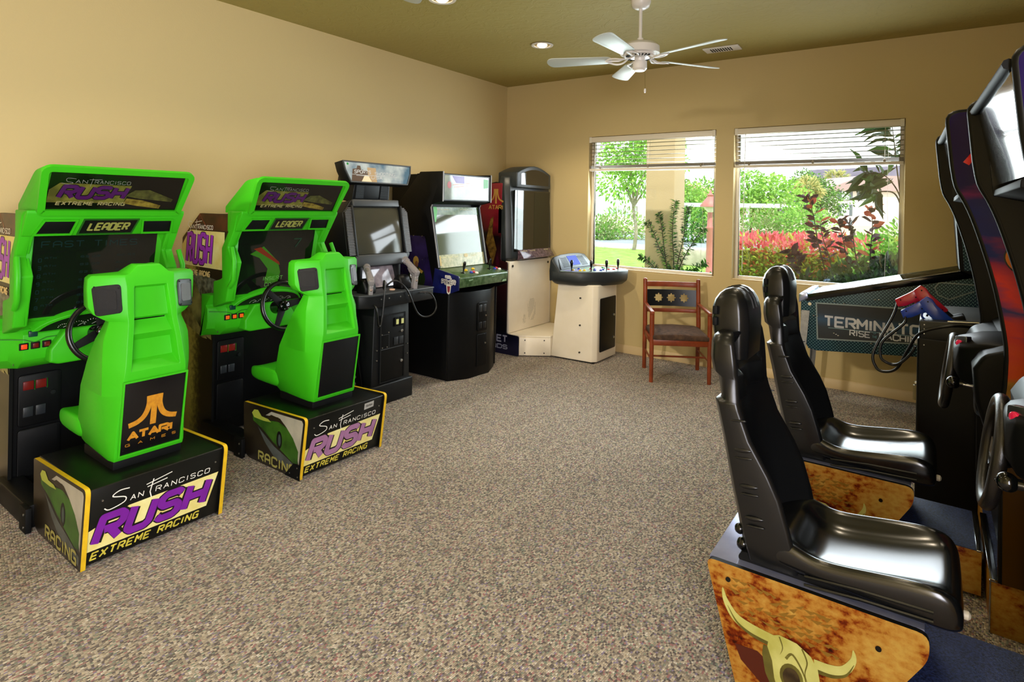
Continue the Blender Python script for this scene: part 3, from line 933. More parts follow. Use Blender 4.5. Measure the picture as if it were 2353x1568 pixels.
    for s in (-1, 1):   # inner flanks that slope down to the screen
        b.poly([(0.792, s * 0.286, 1.398), (0.702, s * 0.286, 0.968), (0.80, s * 0.322, 0.96), (0.815, s * 0.322, 1.06), (0.86, s * 0.322, 1.205), (0.81, s * 0.322, 1.30), (0.868, s * 0.322, 1.405)])
    b.build('inner_flank', GREEN, shroud, smooth=False)
    # header beam: its face leans; speaker openings and leader sign sit in it
    bp = [(0.78, 1.395), (0.872, 1.400), (0.945, 1.508), (0.948, 1.528), (0.78, 1.528)]
    MB().prism(bp, -0.36, 0.36, 'y').build('header_beam', GREEN, t, bevel=0.006, seg=3)
    vdir = (0.073, 0, 0.108)
    HM = frame((0.872, 0, 1.400), (0, 1, 0), vdir)
    for s in (-1, 1):
        g = [(s * 0.315, 0.012), (s * 0.315 - s * 0.012, 0.098) if s > 0 else (s * 0.315 - s * 0.03, 0.098), (s * 0.15, 0.098), (s * 0.165, 0.012)]
        MB().prism(g, 0.0, 0.004, 'z', HM).build('header_speaker', BLACKM, t, bevel=0.0015)
        fr = ribbon([g[0], g[1], g[2], g[3], g[0]], 0.010)
        decal('speaker_rim', fr, HM, GREEN, shroud, 0.0, 0.009)
    lg = [(-0.135, 0.012), (-0.12, 0.102), (0.13, 0.102), (0.112, 0.012)]
    lsign = MB().prism(lg, 0.0, 0.004, 'z', HM).build('leader_sign', BLACKP, t)
    decal('sign_rim', ribbon([lg[0], lg[1], lg[2], lg[3], lg[0]], 0.007), HM, mat('dark_green_trim', '#1d5a14', 0.4), lsign, 0.003, 0.004)
    lab(decal('leader_lettering', lettering('LEADER', -0.10, 0.030, 0.19, 0.052, 0.20, 0.18, 0.36), HM, mat('dim_yellow_print', '#8f9148', 0.35), lsign, 0.0045), 'word LEADER')
    # ---- screen
    SU = (0.792 - 0.702, 0, 1.398 - 0.968)
    SM = frame((0.7025, 0, 0.968), (0, 1, 0), SU)
    SH = 0.439
    scr = MB().prism([(-0.288, -0.01), (0.288, -0.01), (0.288, SH), (-0.288, SH)], -0.02, 0, 'z', SM).build('screen', GLASSY, t)
    if second:
        glow = mat('screen_glow_green', '#0c2408', 0.2, emis='#4aa61c', estr=0.30)
        glow2 = mat('screen_glow_red', '#240c08', 0.2, emis='#b03a10', estr=0.28)
        decal('glow', [[(-0.19, 0.28), (-0.10, 0.33), (0.02, 0.22), (0.05, 0.14), (0.04, 0.07), (-0.06, 0.07), (-0.05, 0.17), (-0.12, 0.25)]], SM, glow, scr, 0.001)
        decal('glow', [[(-0.17, 0.315), (-0.12, 0.325), (0.03, 0.215), (0.04, 0.19)]], SM, glow2, scr, 0.0015)
        tx = mat('screen_text_green', '#2a4a20', 0.2, emis='#7ad05a', estr=0.40)
        lab(decal('screen_text', lettering('INSERT', -0.075, 0.088, 0.15, 0.026, 0.12, 0, 0.4) + lettering('COINS', -0.058, 0.045, 0.12, 0.026, 0.12, 0, 0.4), SM, tx, scr, 0.002), 'glowing words INSERT COINS')
        decal('ghost_digit', lettering('7', 0.11, 0.31, 0.07, 0.07, 0.14, 0.1), SM, mat('screen_ghost', '#12261a', 0.2, emis='#2a5a40', estr=0.12), scr, 0.002)
    else:
        gh = mat('screen_ghost_blue', '#0e1a18', 0.2, emis='#2c5a58', estr=0.10)
        P = lettering('FAST TIMES', -0.255, 0.375, 0.44, 0.035, 0.14, 0, 0.4)
        for k in range(7):
            z = 0.315 - k * 0.042
            P += lettering('ATH', -0.235, z, 0.05, 0.012, 0.16) + lettering('83.09', -0.08, z, 0.09, 0.012, 0.16) + lettering('80.93', 0.09, z, 0.09, 0.012, 0.16)
        for k in range(7):
            P += lettering('0389078'[k], -0.262, 0.30 - k * 0.042, 0.016, 0.022, 0.16)
        lab(decal('screen_text', P, SM, gh, scr, 0.001), 'faint high score table')
    # ---- green control panel
    b = MB()
    def cp(front, top=0.0):
        return [(0.50, 0.70), (front - 0.085, 0.70), (front - 0.01, 0.752), (front + 0.004, 0.80), (front, 0.885), (front - 0.02, 0.905), (0.72 if front > 0.6 else 0.62, 0.975), (0.50, 0.975)]
    rings = []
    for y, f in ((-0.372, 0.575), (-0.33, 0.60), (-0.285, 0.655), (0.285, 0.655), (0.33, 0.60), (0.372, 0.575)):
        rings.append([(x, y, z) for x, z in cp(f)])
    b.loft(rings)
    panel = b.build('control_panel', GREEN, t, bevel=0.008, seg=3)
    seam = MB()
    seam.tube([(0.600, -0.372, 0.868), (0.664, -0.285, 0.862), (0.664, -0.24, 0.842), (0.664, -0.19, 0.862), (0.664, 0.285, 0.862)], 0.0022, 5)
    seam.build('seam', mat('dark_green_seam', '#1c6a10', 0.6), panel)
    MB().prism(roundpoly([(-0.19, 0.735), (-0.15, 0.72), (0.15, 0.72), (0.19, 0.735), (0.19, 0.80), (0.12, 0.90), (-0.12, 0.90), (-0.19, 0.80)], 0.01), 0.60, 0.715, 'x').build('steering_housing', GREEN, t, bevel=0.012, seg=3)
    # instrument binnacle
    GM = frame((0.683, 0.0, 0.905), (0, 1, 0), (0.05, 0, 0.075))
    lens = ellipse(0, -0.02, 0.235, 0.105, 22, 0.12, pi - 0.12)
    lens = [(x, max(y, 0.0)) for x, y in lens]
    MB().prism([(x * 1.12, y * 1.18) for x, y in lens], -0.05, 0.008, 'z', GM).build('gauge_hood', GREEN, t, bevel=0.006, seg=3)
    gp = MB().prism(lens, 0.008, 0.011, 'z', GM).build('gauge_panel', BLACKP, t)
    P = []
    for cx, r_ in ((-0.13, 0.026), (-0.065, 0.034), (0.0, 0.04), (0.065, 0.034), (0.13, 0.026)):
        for k in range(9):
            a = pi * (0.05 + 0.9 * k / 8)
            P += ribbon([(cx + r_ * cos(a), 0.012 + r_ * sin(a)), (cx + r_ * 0.8 * cos(a), 0.012 + r_ * 0.8 * sin(a))], 0.002)
        P += ribbon([(cx, 0.012), (cx + r_ * 0.6, 0.012 + r_ * 0.4)], 0.002)
    decal('gauge_marks', P, GM, WHITEP, gp, 0.0118)
    # buttons
    PM = FRONT(0.661)
    for k, y in enumerate((-0.285, -0.237, -0.189)):
        MB().box(y - 0.019, y + 0.019, 0.81, 0.845, -0.002, 0.006, PM).build('button_surround', BLACKM, t, bevel=0.002)
        lit = (k == 0) or second
        MB().box(y - 0.012, y + 0.012, 0.816, 0.839, 0.006, 0.011, PM).build('start_button', (REDL if (k == 0 and not second) else ORL) if lit else DRED, t, bevel=0.002)
    MB().box(-0.265, -0.228, 0.872, 0.902, -0.012, 0.004, PM).build('view_button', mat('teal_button', '#123c30', 0.3), t, bevel=0.003)
    # ---- steering wheel
    WM = Matrix.Translation((0.86, 0.0, 0.892)) @ Matrix.Rotation(R(-14), 4, 'Y') @ Matrix.Rotation(R(90), 4, 'Y') @ Matrix.Rotation(R(90 + (8 if second else -30)), 4, 'Z')
    wh = MB()
    rng = [[(cos(2 * pi * k / 48) * 0.157 + 0, sin(2 * pi * k / 48) * 0.157, 0)][0] for k in range(48)]
    wh.tube(rng, 0.0145, 12, closed=True, M=WM)
    wheel = wh.build('steering_wheel', mat('black_leather_wheel', '#060606', 0.28), t)
    for k in range(3):
        a = R(0 if k == 0 else (125 if k == 1 else 235))
        mm = WM @ Matrix.Rotation(a, 4, 'Z')
        MB().prism([(0.02, -0.026), (0.15, -0.017), (0.15, 0.017), (0.02, 0.026)], -0.012, -0.006, 'z', mm).build('spoke', BLACKM, wheel, bevel=0.002)
    MB().lathe([(0, -0.10), (0.042, -0.10), (0.038, -0.03), (0.036, 0.012), (0.03, 0.018), (0, 0.019)], 24, WM).build('hub', BLACKG, wheel)
    hb = MB()
    for k in range(6): hb.cyl(WM @ V3((0.027 * cos(k * pi / 3), 0.027 * sin(k * pi / 3), 0.018)), 0.003, 0.004, WM.to_3x3() @ V3((0, 0, 1)), 8)
    hb.build('hub_bolts', SCREWM, wheel)
    # ---- marquee hood
    hp = [(0.69, 1.515), (0.69, 1.555), (0.925, 1.72), (1.05, 1.737), (1.072, 1.722), (0.952, 1.524)]
    hood = MB().prism(roundpoly(hp, [0.004, 0.01, 0.03, 0.02, 0.015, 0.004], 3), -0.325, 0.325, 'y').build('marquee_hood', GREEN, t, bevel=0.014, seg=3)
    MV = (1.072 - 0.952, 0, 1.722 - 1.524)
    MM = frame((0.952, 0, 1.524), (0, 1, 0), MV)
    mh = 0.2315
    outer = roundpoly([(-0.312, 0.0), (-0.332, mh + 0.012), (0.334, mh + 0.012), (0.312, 0.0)], [0.005, 0.035, 0.035, 0.005], 5)
    decal('hood_rim', ribbon(outer + [outer[0]], 0.030), MM, GREEN, hood, 0.0, 0.02)
    inner = [(-0.30, 0.014), (-0.302, mh - 0.012), (0.302, mh - 0.012), (0.298, 0.014)]
    mq = MB().prism(inner, 0.004, 0.007, 'z', MM).build('marquee', mat('dark_marquee_acrylic', '#0c0b08', 0.12), t)
    dim = mat('dim_purple_print', '#43104f', 0.25)
    dimy = mat('dim_olive_print', '#6d6a2c', 0.25, noise=(16, '#3a3a18', 0.8))
    decal('marquee_band', [[(-0.298, 0.055), (-0.298, 0.125), (-0.26, 0.165), (0.05, 0.16), (0.03, 0.055)]], MM, dimy, mq, 0.0078)
    decal('letter_outline', lettering('RUSH', -0.272, 0.072, 0.30, 0.086, 0.32, 0.3, 0.34), MM, BLACKP, mq, 0.0084)
    lab(decal('rush_lettering', lettering('RUSH', -0.268, 0.075, 0.293, 0.081, 0.24, 0.3, 0.37), MM, dim, mq, 0.009), 'dim purple letters RUSH')
    lab(decal('small_lettering', lettering('EXTREME RACING', -0.262, 0.04, 0.30, 0.022, 0.22, 0.2, 0.5), MM, mat('dim_pale_print', '#8d865a', 0.25), mq, 0.0084), 'line EXTREME RACING')
    S = lettering('aN', -0.20, 0.166, 0.05, 0.02, 0.1) + lettering('RaNCISCO', -0.12, 0.166, 0.16, 0.02, 0.1)
    S += ribbon([(p[0], p[1]) for p in catmull([(-0.2, 0.19, 0), (-0.235, 0.192, 0), (-0.235, 0.175, 0), (-0.21, 0.168, 0), (-0.23, 0.158, 0), (-0.255, 0.165, 0)], 5)], 0.002)
    S += ribbon([(-0.135, 0.15), (-0.13, 0.195)], 0.002) + ribbon([(-0.145, 0.188), (-0.09, 0.191)], 0.002)
    decal('script_lettering', S, MM, mat('dim_white_print', '#7e8278', 0.25), mq, 0.0088)
    decal('car_print', [[(0.03, 0.10), (0.07, 0.135), (0.14, 0.14), (0.20, 0.115), (0.27, 0.085), (0.265, 0.068), (0.20, 0.075), (0.10, 0.085)]], MM, mat('print_car_dim', '#4f5024', 0.25, noise=(30, '#2a2b14', 0.9)), mq, 0.0084)
    decal('flame_print', [[(0.03, 0.055), (0.04, 0.085), (0.12, 0.075), (0.215, 0.045), (0.21, 0.025), (0.10, 0.04)]], MM, mat('print_flame_dim', '#8a7a2e', 0.25, noise=(30, '#4c3c14', 0.9)), mq, 0.0086)
    # handles on the flank of the shroud
    for s in (-1, 1):
        MB().tube([(0.86, s * 0.372, 1.30), (0.90, s * 0.378, 1.22), (0.895, s * 0.378, 1.10), (0.84, s * 0.372, 1.05)], 0.014, 8).build('grab_handle', GREEN, t)
    # ---- pedestal under the seat
    side = roundpoly([(0.925, 0.04), (0.915, 0.335), (1.548, 0.362), (1.500, 0.0), (0.97, 0.0)], [0.03, 0.012, 0.03, 0.004, 0.03], 4)
    inn = roundpoly([(0.93, 0.045), (0.925, 0.342), (1.538, 0.352), (1.492, 0.012), (0.97, 0.012)], 0.004, 2)
    ped = MB().prism(inn, -0.288, 0.288, 'y').build('pedestal', mat('black_pedestal_laminate', '#080908', 0.33, spec=0.3, noise=(3, '#131512', 0.7)), t, bevel=0.006)
    sky, road, cg, cy = car_art()
    for s in (-1, 1):
        y0 = s * 0.288
        sp = MB().prism(side, y0, y0 + s * 0.019, 'y', mi=0, side=1).build('pedestal_side', [mat('print_brown_black', '#171412', 0.28, noise=(5, '#2e2618', 0.8)), YELLOW], t)
        if s < 0:
            M = frame((0.915, -0.307, 0), (1, 0, 0), (0, 0, 1))
            decal('sky_print', [[(0.24, 0.30), (0.30, 0.333), (0.60, 0.345), (0.612, 0.33), (0.575, 0.08), (0.54, 0.20), (0.46, 0.27), (0.37, 0.315)]], M, sky, sp, 0.0006)
            decal('road_print', [[(0.16, 0.215), (0.19, 0.20), (0.33, 0.135), (0.46, 0.10), (0.57, 0.06), (0.565, 0.02), (0.48, 0.035), (0.33, 0.075), (0.24, 0.135)]], M, road, sp, 0.0006)
            decal('car_print', [[(0.10, 0.275), (0.11, 0.24), (0.20, 0.215), (0.33, 0.155), (0.40, 0.13), (0.52, 0.085), (0.565, 0.09), (0.57, 0.16), (0.52, 0.225), (0.46, 0.27), (0.38, 0.29), (0.27, 0.275)]], M, cg, sp, 0.0010)
            decal('car_print', [[(0.095, 0.285), (0.12, 0.31), (0.16, 0.315), (0.20, 0.285), (0.27, 0.283), (0.30, 0.27), (0.22, 0.262), (0.12, 0.262)]], M, cy, sp, 0.0014)
            decal('window_print', [[(0.24, 0.285), (0.30, 0.315), (0.39, 0.312), (0.46, 0.272), (0.38, 0.288)]], M, mat('print_brown_roof', '#2a2314', 0.25), sp, 0.0014)
            decal('wheel_print', [ellipse(0.385, 0.185, 0.028, 0.052)], M, BLACKP, sp, 0.0016)
            decal('wheel_rim_print', [ellipse(0.388, 0.185, 0.014, 0.035)], M, mat('print_wheel_grey', '#3f4c48', 0.3), sp, 0.0020)
            lab(decal('side_lettering', lettering('RACING', 0.17, 0.012, 0.375, 0.062, 0.2, 0.0, 0.42), M, mat('print_pale_olive', '#8f8c52' if second else '#a29a4e', 0.3), sp, 0.0016), 'word RACING')
            if second:
                MB().prism([(0.45, 0.002), (0.53, 0.085), (0.59, 0.09), (0.592, 0.0)], 0.0022, 0.006, 'z', M).build('corner_guard', BLACKM, sp)
                b = MB()
                for u_, v_ in ((0.57, 0.07), (0.575, 0.02), (0.50, 0.025)): b.cyl(M @ V3((u_, v_, 0.006)), 0.004, 0.002, (0, -1, 0), 8)
                b.build('screws', SCREWM, sp)
    # rear face of the pedestal
    RV = (1.538 - 1.492, 0, 0.352 - 0.012)
    PMr = frame((1.4925, 0, 0.012), (0, 1, 0), RV)
    band = [(-0.286, 0.072), (-0.286, 0.172), (-0.23, 0.182), (-0.15, 0.205), (0.262, 0.262), (0.22, 0.062)]
    rush_logo(ped, PMr, -0.285, 0.018, 0.50, 0.30, PINK if second else PURPLE, 0.28, band=[(-0.286, 0.062), (-0.286, 0.155), (-0.20, 0.185), (-0.13, 0.215), (0.272, 0.222), (0.225, 0.062)])
    b = MB()
    for y in (-0.24, 0.25): b.cyl((1.53, y, 0.29), 0.004, 0.006, (1, 0, 0), 8)
    b.build('screws', SCREWM, ped)
    if second:
        st = decal('sticker', [[(0.13, 0.285), (0.205, 0.29), (0.205, 0.328), (0.13, 0.325)]], PMr, mat('grey_sticker', '#a9a9a4', 0.4), ped, 0.001)
        decal('sticker_text', lettering('RAM', 0.143, 0.298, 0.05, 0.016, 0.2), PMr, BLACKP, st, 0.0016)
    # ---- seat
    MB().box(1.06, 1.395, -0.15, 0.15, 0.346, 0.392).build('seat_plinth', BLACKM, t, bevel=0.004)
    # (z, rear x, rear ridge half width, outer half width, outer x, front x, front half width, groove depth, groove half width)
    S_ = [
        (0.388, 1.405, 0.150, 0.158, 1.36, 1.05, 0.14, 0.0, 0.12),
        (0.410, 1.410, 0.152, 0.163, 1.36, 1.03, 0.15, 0.0, 0.12),
        (0.520, 1.422, 0.148, 0.176, 1.35, 1.03, 0.168, 0.0, 0.12),
        (0.690, 1.446, 0.140, 0.188, 1.36, 1.085, 0.178, 0.0, 0.115),
        (0.785, 1.458, 0.134, 0.192, 1.37, 1.145, 0.180, 0.0, 0.110),
        (0.800, 1.459, 0.132, 0.192, 1.37, 1.152, 0.180, 0.002, 0.108),
        (0.842, 1.455, 0.127, 0.192, 1.37, 1.18, 0.180, 0.060, 0.102),
        (0.930, 1.442, 0.118, 0.188, 1.365, 1.235, 0.174, 0.055, 0.094),
        (0.962, 1.436, 0.114, 0.180, 1.36, 1.255, 0.166, 0.020, 0.090),
        (1.012, 1.425, 0.108, 0.162, 1.35, 1.275, 0.150, 0.058, 0.084),
        (1.024, 1.422, 0.108, 0.160, 1.35, 1.28, 0.148, 0.060, 0.083),
        (1.036, 1.420, 0.108, 0.182, 1.345, 1.265, 0.168, 0.030, 0.082),
        (1.060, 1.415, 0.108, 0.215, 1.33, 1.235, 0.200, 0.030, 0.081),
        (1.095, 1.408, 0.107, 0.232, 1.315, 1.225, 0.218, 0.030, 0.079),
        (1.172, 1.392, 0.104, 0.236, 1.312, 1.225, 0.220, 0.028, 0.074),
        (1.184, 1.390, 0.104, 0.236, 1.312, 1.225, 0.220, 0.0, 0.073),
        (1.222, 1.382, 0.108, 0.234, 1.312, 1.228, 0.218, 0.0, 0.07),
        (1.236, 1.378, 0.106, 0.220, 1.312, 1.235, 0.205, 0.0, 0.065),
        (1.242, 1.375, 0.085, 0.100, 1.33, 1.255, 0.090, 0.0, 0.05),
        (1.272, 1.368, 0.056, 0.062, 1.33, 1.275, 0.055, 0.0, 0.04),
        (1.280, 1.36, 0.048, 0.052, 1.33, 1.285, 0.045, 0.0, 0.03),
    ]
    rings = []
    for z, xr, rh, oh, xo, xf, fh, gd, gh in S_:
        rings.append([(xr, rh, z), (xr, gh, z), (xr - gd, gh - 0.004, z), (xr - gd, -gh + 0.004, z), (xr, -gh, z), (xr, -rh, z), (xo, -oh, z), (xf, -fh, z), (xf + 0.035, -fh + 0.05, z), (xf + 0.035, fh - 0.05, z), (xf, fh, z), (xo, oh, z)])
    seatb = MB().loft(rings).build('seat_back', GREEN, t, bevel=0.006, seg=2, ang=28)
    MB().box(1.352, 1.364, -0.075, 0.075, 1.014, 1.034).build('back_slot', mat('slot_black', '#0d140a', 0.2) , seatb)  # near-black block stands in for the open slot
    # seat pan
    rings = []
    for x, h_, zt, zb, dish in ((1.10, 0.175, 0.515, 0.385, 0.02), (0.98, 0.18, 0.525, 0.386, 0.035), (0.86, 0.178, 0.520, 0.388, 0.03), (0.76, 0.165, 0.505, 0.392, 0.02), (0.695, 0.135, 0.485, 0.402, 0.01), (0.662, 0.09, 0.465, 0.415, 0.0), (0.65, 0.045, 0.45, 0.425, 0.0)):
        zm = (zt * 0.6 + zb * 0.4)
        rings.append([(x, -h_ * 0.82, zb), (x, h_ * 0.82, zb), (x, h_, zm - 0.02), (x, h_ * 0.99, zt - 0.012), (x, h_ * 0.9, zt), (x, h_ * 0.6, zt - dish), (x, 0, zt - dish * 1.1), (x, -h_ * 0.6, zt - dish), (x, -h_ * 0.9, zt), (x, -h_ * 0.99, zt - 0.012), (x, -h_, zm - 0.02)])
    sd = MB().loft(rings).build('seat_cushion', GREEN, t)
    md = sd.modifiers.new('round', 'SUBSURF'); md.levels = md.render_levels = 2
    # rear panel with or without the logo
    BV = (1.459 - 1.4075, 0, 0.757 - 0.414)
    BM_ = frame((1.4105, 0, 0.414), (0, 1, 0), BV)
    pn = MB().prism([(-0.131, 0), (0.131, 0), (0.133, 0.343), (-0.133, 0.343)], 0.0, 0.004, 'z', BM_).build('rear_panel', BLACKM if second else BLACKP, t, bevel=0.001)
    decal('panel_lip', ribbon([(-0.136, -0.004), (0.136, -0.004), (0.138, 0.347), (-0.138, 0.347), (-0.136, -0.004)], 0.008), BM_, GREEN, seatb, 0.0, 0.0075)
    if not second:
        P = ribbon([(0.0, 0.118), (0.0, 0.262)], 0.026)
        for s in (-1, 1):
            c = catmull([(s * 0.024, 0.262, 0), (s * 0.024, 0.215, 0), (s * 0.040, 0.170, 0), (s * 0.068, 0.146, 0), (s * 0.105, 0.136, 0)], 4)
            P += ribbon([(p.x, p.y) for p in c], 0.024)
        lg_ = decal('panel_logo', P, BM_, GOLD, pn, 0.0045)
        lab(lg_, 'gold fan-shaped maker emblem')
        lab(decal('panel_lettering', lettering('aTaRI', -0.108, 0.060, 0.205, 0.045, 0.27, 0.0, 0.15), BM_, GOLD, pn, 0.0045), 'gold word ATARI')
        lab(decal('panel_small_lettering', lettering('G', -0.112, 0.036, 0.02, 0.013, 0.15) + lettering('a', -0.058, 0.036, 0.02, 0.013, 0.15) + lettering('M', -0.005, 0.036, 0.02, 0.013, 0.15) + lettering('E', 0.045, 0.036, 0.02, 0.013, 0.15) + lettering('S', 0.092, 0.036, 0.018, 0.013, 0.15), BM_, GOLD, pn, 0.0045), 'gold word GAMES')
    b = MB()
    for (u_, v_) in ((-0.12, 0.02), (0.12, 0.02), (-0.12, 0.2), (0.12, 0.26), (0, 0.335), (0, 0.01)): b.cyl(BM_ @ V3((u_, v_, 0.004)), 0.003, 0.001, BM_.to_3x3() @ V3((0, 0, 1)), 8)
    b.build('panel_screws', CHAR, pn)
    # headrest speakers
    for s in (-1, 1):
        U = V3((-0.085 * s * 1.0, s * 0.125, 0)) if s > 0 else V3((0.085, 0.125, 0))
        if s > 0: U = V3((-0.085, 0.125, 0))
        O = V3((1.358, s * 0.171, 1.128))
        SM_ = frame(O, U, (-0.18, 0, 1))
        # square up V against U
        shp = roundpoly([(-0.058, -0.062), (0.050, -0.076), (0.060, 0.06), (-0.056, 0.07)] if s > 0 else [(-0.05, -0.076), (0.058, -0.062), (0.056, 0.07), (-0.06, 0.06)], 0.018, 4)
        sp = MB().prism(shp, -0.012, 0.006, 'z', SM_).build('seat_speaker', MESHM if s < 0 else DGREY, t, bevel=0.003)  # window-facing speaker gets lighter colours in place of the light on it
        MB().prism(roundpoly([(-0.038, -0.042), (0.038, -0.046), (0.038, 0.042), (-0.038, 0.045)], 0.012, 3), 0.006, 0.009, 'z', SM_).build('speaker_mesh', MESHM if s < 0 else MESH_LIT, sp)
        b = MB()
        for (u_, v_) in ((-0.046, -0.055), (0.046, -0.06), (0.048, 0.052), (-0.047, 0.058)): b.cyl(SM_ @ V3((u_, v_, 0.006)), 0.004, 0.002, SM_.to_3x3() @ V3((0, 0, 1)), 8)
        b.build('speaker_screws', BLACKM, sp)
    return t
make_rush(-4.755, False, 'green racing cabinet with gold emblem panel on its seat back and purple pedestal letters')
make_rush(-3.69, True, 'green racing cabinet with plain black seat-back panel and faded pink pedestal letters')
# ================================================================ SHOOTING GAME CABINET (black, two clear light guns)
def FX(x, yc=0.0, z=0.0):
    return frame((x, yc, z), (0, 1, 0), (0, 0, 1))

CLEARP = mat('clear_plastic', '#f0e8ec', 0.06, spec=0.8, trans=0.7, coat=0.6)
CABLE = mat('black_cable', '#070707', 0.35)

def make_shooter():
    yc = -2.72
    t = thing('shooting_cabinet', 'black shooting-game cabinet with ribbed monitor bezel and bright winged sign, beside the pink-lettered racer', 'arcade machine', (0.5, 0, 0), (0.5, yc, 0))
    # pedestal: tapered, with coin door
    rings = []
    for x, h1, h2 in ((0.45, 0.20, 0.20), (0.875, 0.200, 0.185)):
        rings.append([(x, -0.215, 0.0), (x, 0.215, 0.0), (x, 0.205, 0.17), (x, 0.185, 0.80), (x, -0.185, 0.80), (x, -0.205, 0.17)])
    body = MB().loft(rings).build('pedestal', CHAR, t, bevel=0.008)
    MB().box(0.5, 0.90, -0.222, 0.222, 0.0, 0.16).build('plinth', CHAR, t, bevel=0.01)
    dm = FX(0.877)
    door = MB().box(-0.125, 0.125, 0.18, 0.70, -0.002, 0.010, dm).build('coin_door', BLACK, t, bevel=0.003)
    decal('door_frame', ribbon([(-0.13, 0.175), (0.13, 0.175), (0.13, 0.705), (-0.13, 0.705), (-0.13, 0.175)], 0.010), dm, CHAR, door, 0.010, 0.004)
    decal('door_seam', ribbon([(-0.125, 0.435), (0.125, 0.435)], 0.006) + ribbon([(-0.12, 0.55), (-0.04, 0.55), (-0.04, 0.44)], 0.003), dm, GREY, door, 0.0105, 0.001)
    for x in (0.012, 0.068):
        MB().box(x, x + 0.048, 0.605, 0.675, 0.010, 0.022, dm).build('coin_slot', BLACKM, door, bevel=0.004)
        MB().box(x + 0.012, x + 0.036, 0.62, 0.66, 0.022, 0.026, dm).build('lit_coin_button', mat('pale_lit_button', '#8b8a50', 0.3, emis='#d8d890', estr=0.5), door)
        b = MB(); b.box(x, x + 0.045, 0.455, 0.515, 0.010, 0.016, dm); b.box(x + 0.01, x + 0.035, 0.462, 0.505, 0.016, 0.018, dm)
        b.build('coin_return', DGREY, door, bevel=0.002)
    for z in (0.56, 0.315):
        b = MB().cyl((0.887, 0.095, z), 0.012, 0.008, (1, 0, 0)); b.box(0.895, 0.900, 0.087, 0.105, z - 0.004, z + 0.004)
        b.build('lock', SCREWM, door)
    b = MB()
    for (y, z) in ((-0.165, 0.36), (-0.165, 0.44), (0.165, 0.36), (0.165, 0.44), (-0.115, 0.555), (-0.045, 0.565), (-0.11, 0.45), (-0.06, 0.45)): b.cyl((0.876, y, z), 0.005, 0.014, (1, 0, 0), 8)
    b.build('screws', SCREWM, t)
    # slanted side board with lettering, reaching to the floor on the near side
    sp = MB().prism([(0.36, 0.0), (0.80, 0.0), (0.80, 0.16), (0.74, 0.40), (0.66, 0.80), (0.36, 0.80)], -0.235, -0.215, 'y').build('side_board', BLACK, t, bevel=0.003)
    M = frame((0.62, -0.236, 0.02), (0.2, 0, -1), (1, 0, 0.2))
    M = frame((0.70, -0.236, 0.42), (0.12, 0, -1), (1, 0, 0.12))
    lab(decal('side_lettering', lettering('SHaVE', 0.0, -0.075, 0.40, 0.085, 0.26, 0.0, 0.3), M, mat('grey_print', '#8a8d90', 0.4), sp, 0.0008), 'grey vertical letters')
    # control shelf
    sh = [(-0.38, 0.60), (-0.38, 0.91), (-0.30, 0.965), (0.385, 0.965), (0.385, 0.60)]
    pts = [(x, y) for y, x in sh]
    top = MB().prism(pts, 0.79, 0.895, 'z').build('control_shelf', CHAR, t, bevel=0.010, seg=3)
    MB().prism([(p[0] + (0.006 if p[0] > 0.7 else 0), p[1]) for p in pts], 0.882, 0.896, 'z').build('shelf_edge', GREY, t, bevel=0.004)
    b = MB()
    for y in (-0.2, -0.12, 0.0, 0.09, 0.28): b.cyl((0.963, y, 0.855), 0.006, 0.006, (1, 0, 0), 8)
    for y in (-0.05, 0.05, 0.15, 0.2): b.cyl((0.85, y, 0.894), 0.006, 0.004, (0, 0, 1), 8)
    b.build('screws', SCREWM, t)
    MB().cyl((0.86, 0.01, 0.894), 0.022, 0.010).build('lit_button', mat('peach_lit_button', '#c8a284', 0.3, emis='#ffc89a', estr=0.3), t)
    decal('seam', ribbon([(0.13, 0.80), (0.13, 0.88)], 0.003), FX(0.9665), BLACKM, top, 0)
    # lower art panel under the monitor, reflective
    LM = frame((0.71, 0, 0.905), (0, 1, 0), (-0.07, 0, 0.25))
    MB().prism([(-0.20, 0.0), (0.20, 0.0), (0.185, 0.24), (-0.185, 0.24)], -0.02, 0.0, 'z', LM).build('lower_art_panel', mat('glossy_silver_print', '#77727a', 0.08, spec=0.8, noise=(12, '#c9b8bc', 0.8)), t)
    for s in (-1, 1): MB().box(0.60, 0.735, s * 0.205 - 0.012, s * 0.205 + 0.012, 0.895, 1.17).build('support_post', CHAR, t, bevel=0.004)
    # cabinet spine behind
    MB().prism([(0.18, 0.0), (0.45, 0.0), (0.45, 0.8), (0.60, 0.9), (0.60, 1.60), (0.30, 1.60), (0.18, 1.2)], -0.19, 0.19, 'y').build('cabinet_spine', BLACK, t, bevel=0.006)
    # monitor hood: octagonal ribbed bezel
    MM = frame((0.735, 0, 1.13), (0, 1, 0), (-0.09, 0, 0.46))
    oc = [(-0.335, 0.03), (-0.275, -0.045), (0.275, -0.045), (0.335, 0.03), (0.335, 0.40), (0.245, 0.50), (-0.245, 0.50), (-0.335, 0.40)]
    hood = MB().prism(oc, -0.34, 0.0, 'z', MM).build('monitor_hood', CHAR, t, bevel=0.010, seg=2)
    # bezel front ring with opening
    inn = [(-0.253, 0.05), (0.253, 0.05), (0.253, 0.44), (-0.253, 0.44)]
    MB().box(-0.275, 0.275, -0.045, 0.05, 0.0, 0.03, MM).build('lower_bezel', GREY, hood, bevel=0.008)
    MB().box(-0.245, 0.245, 0.44, 0.50, 0.0, 0.03, MM).build('upper_bezel', GREY, hood, bevel=0.008)
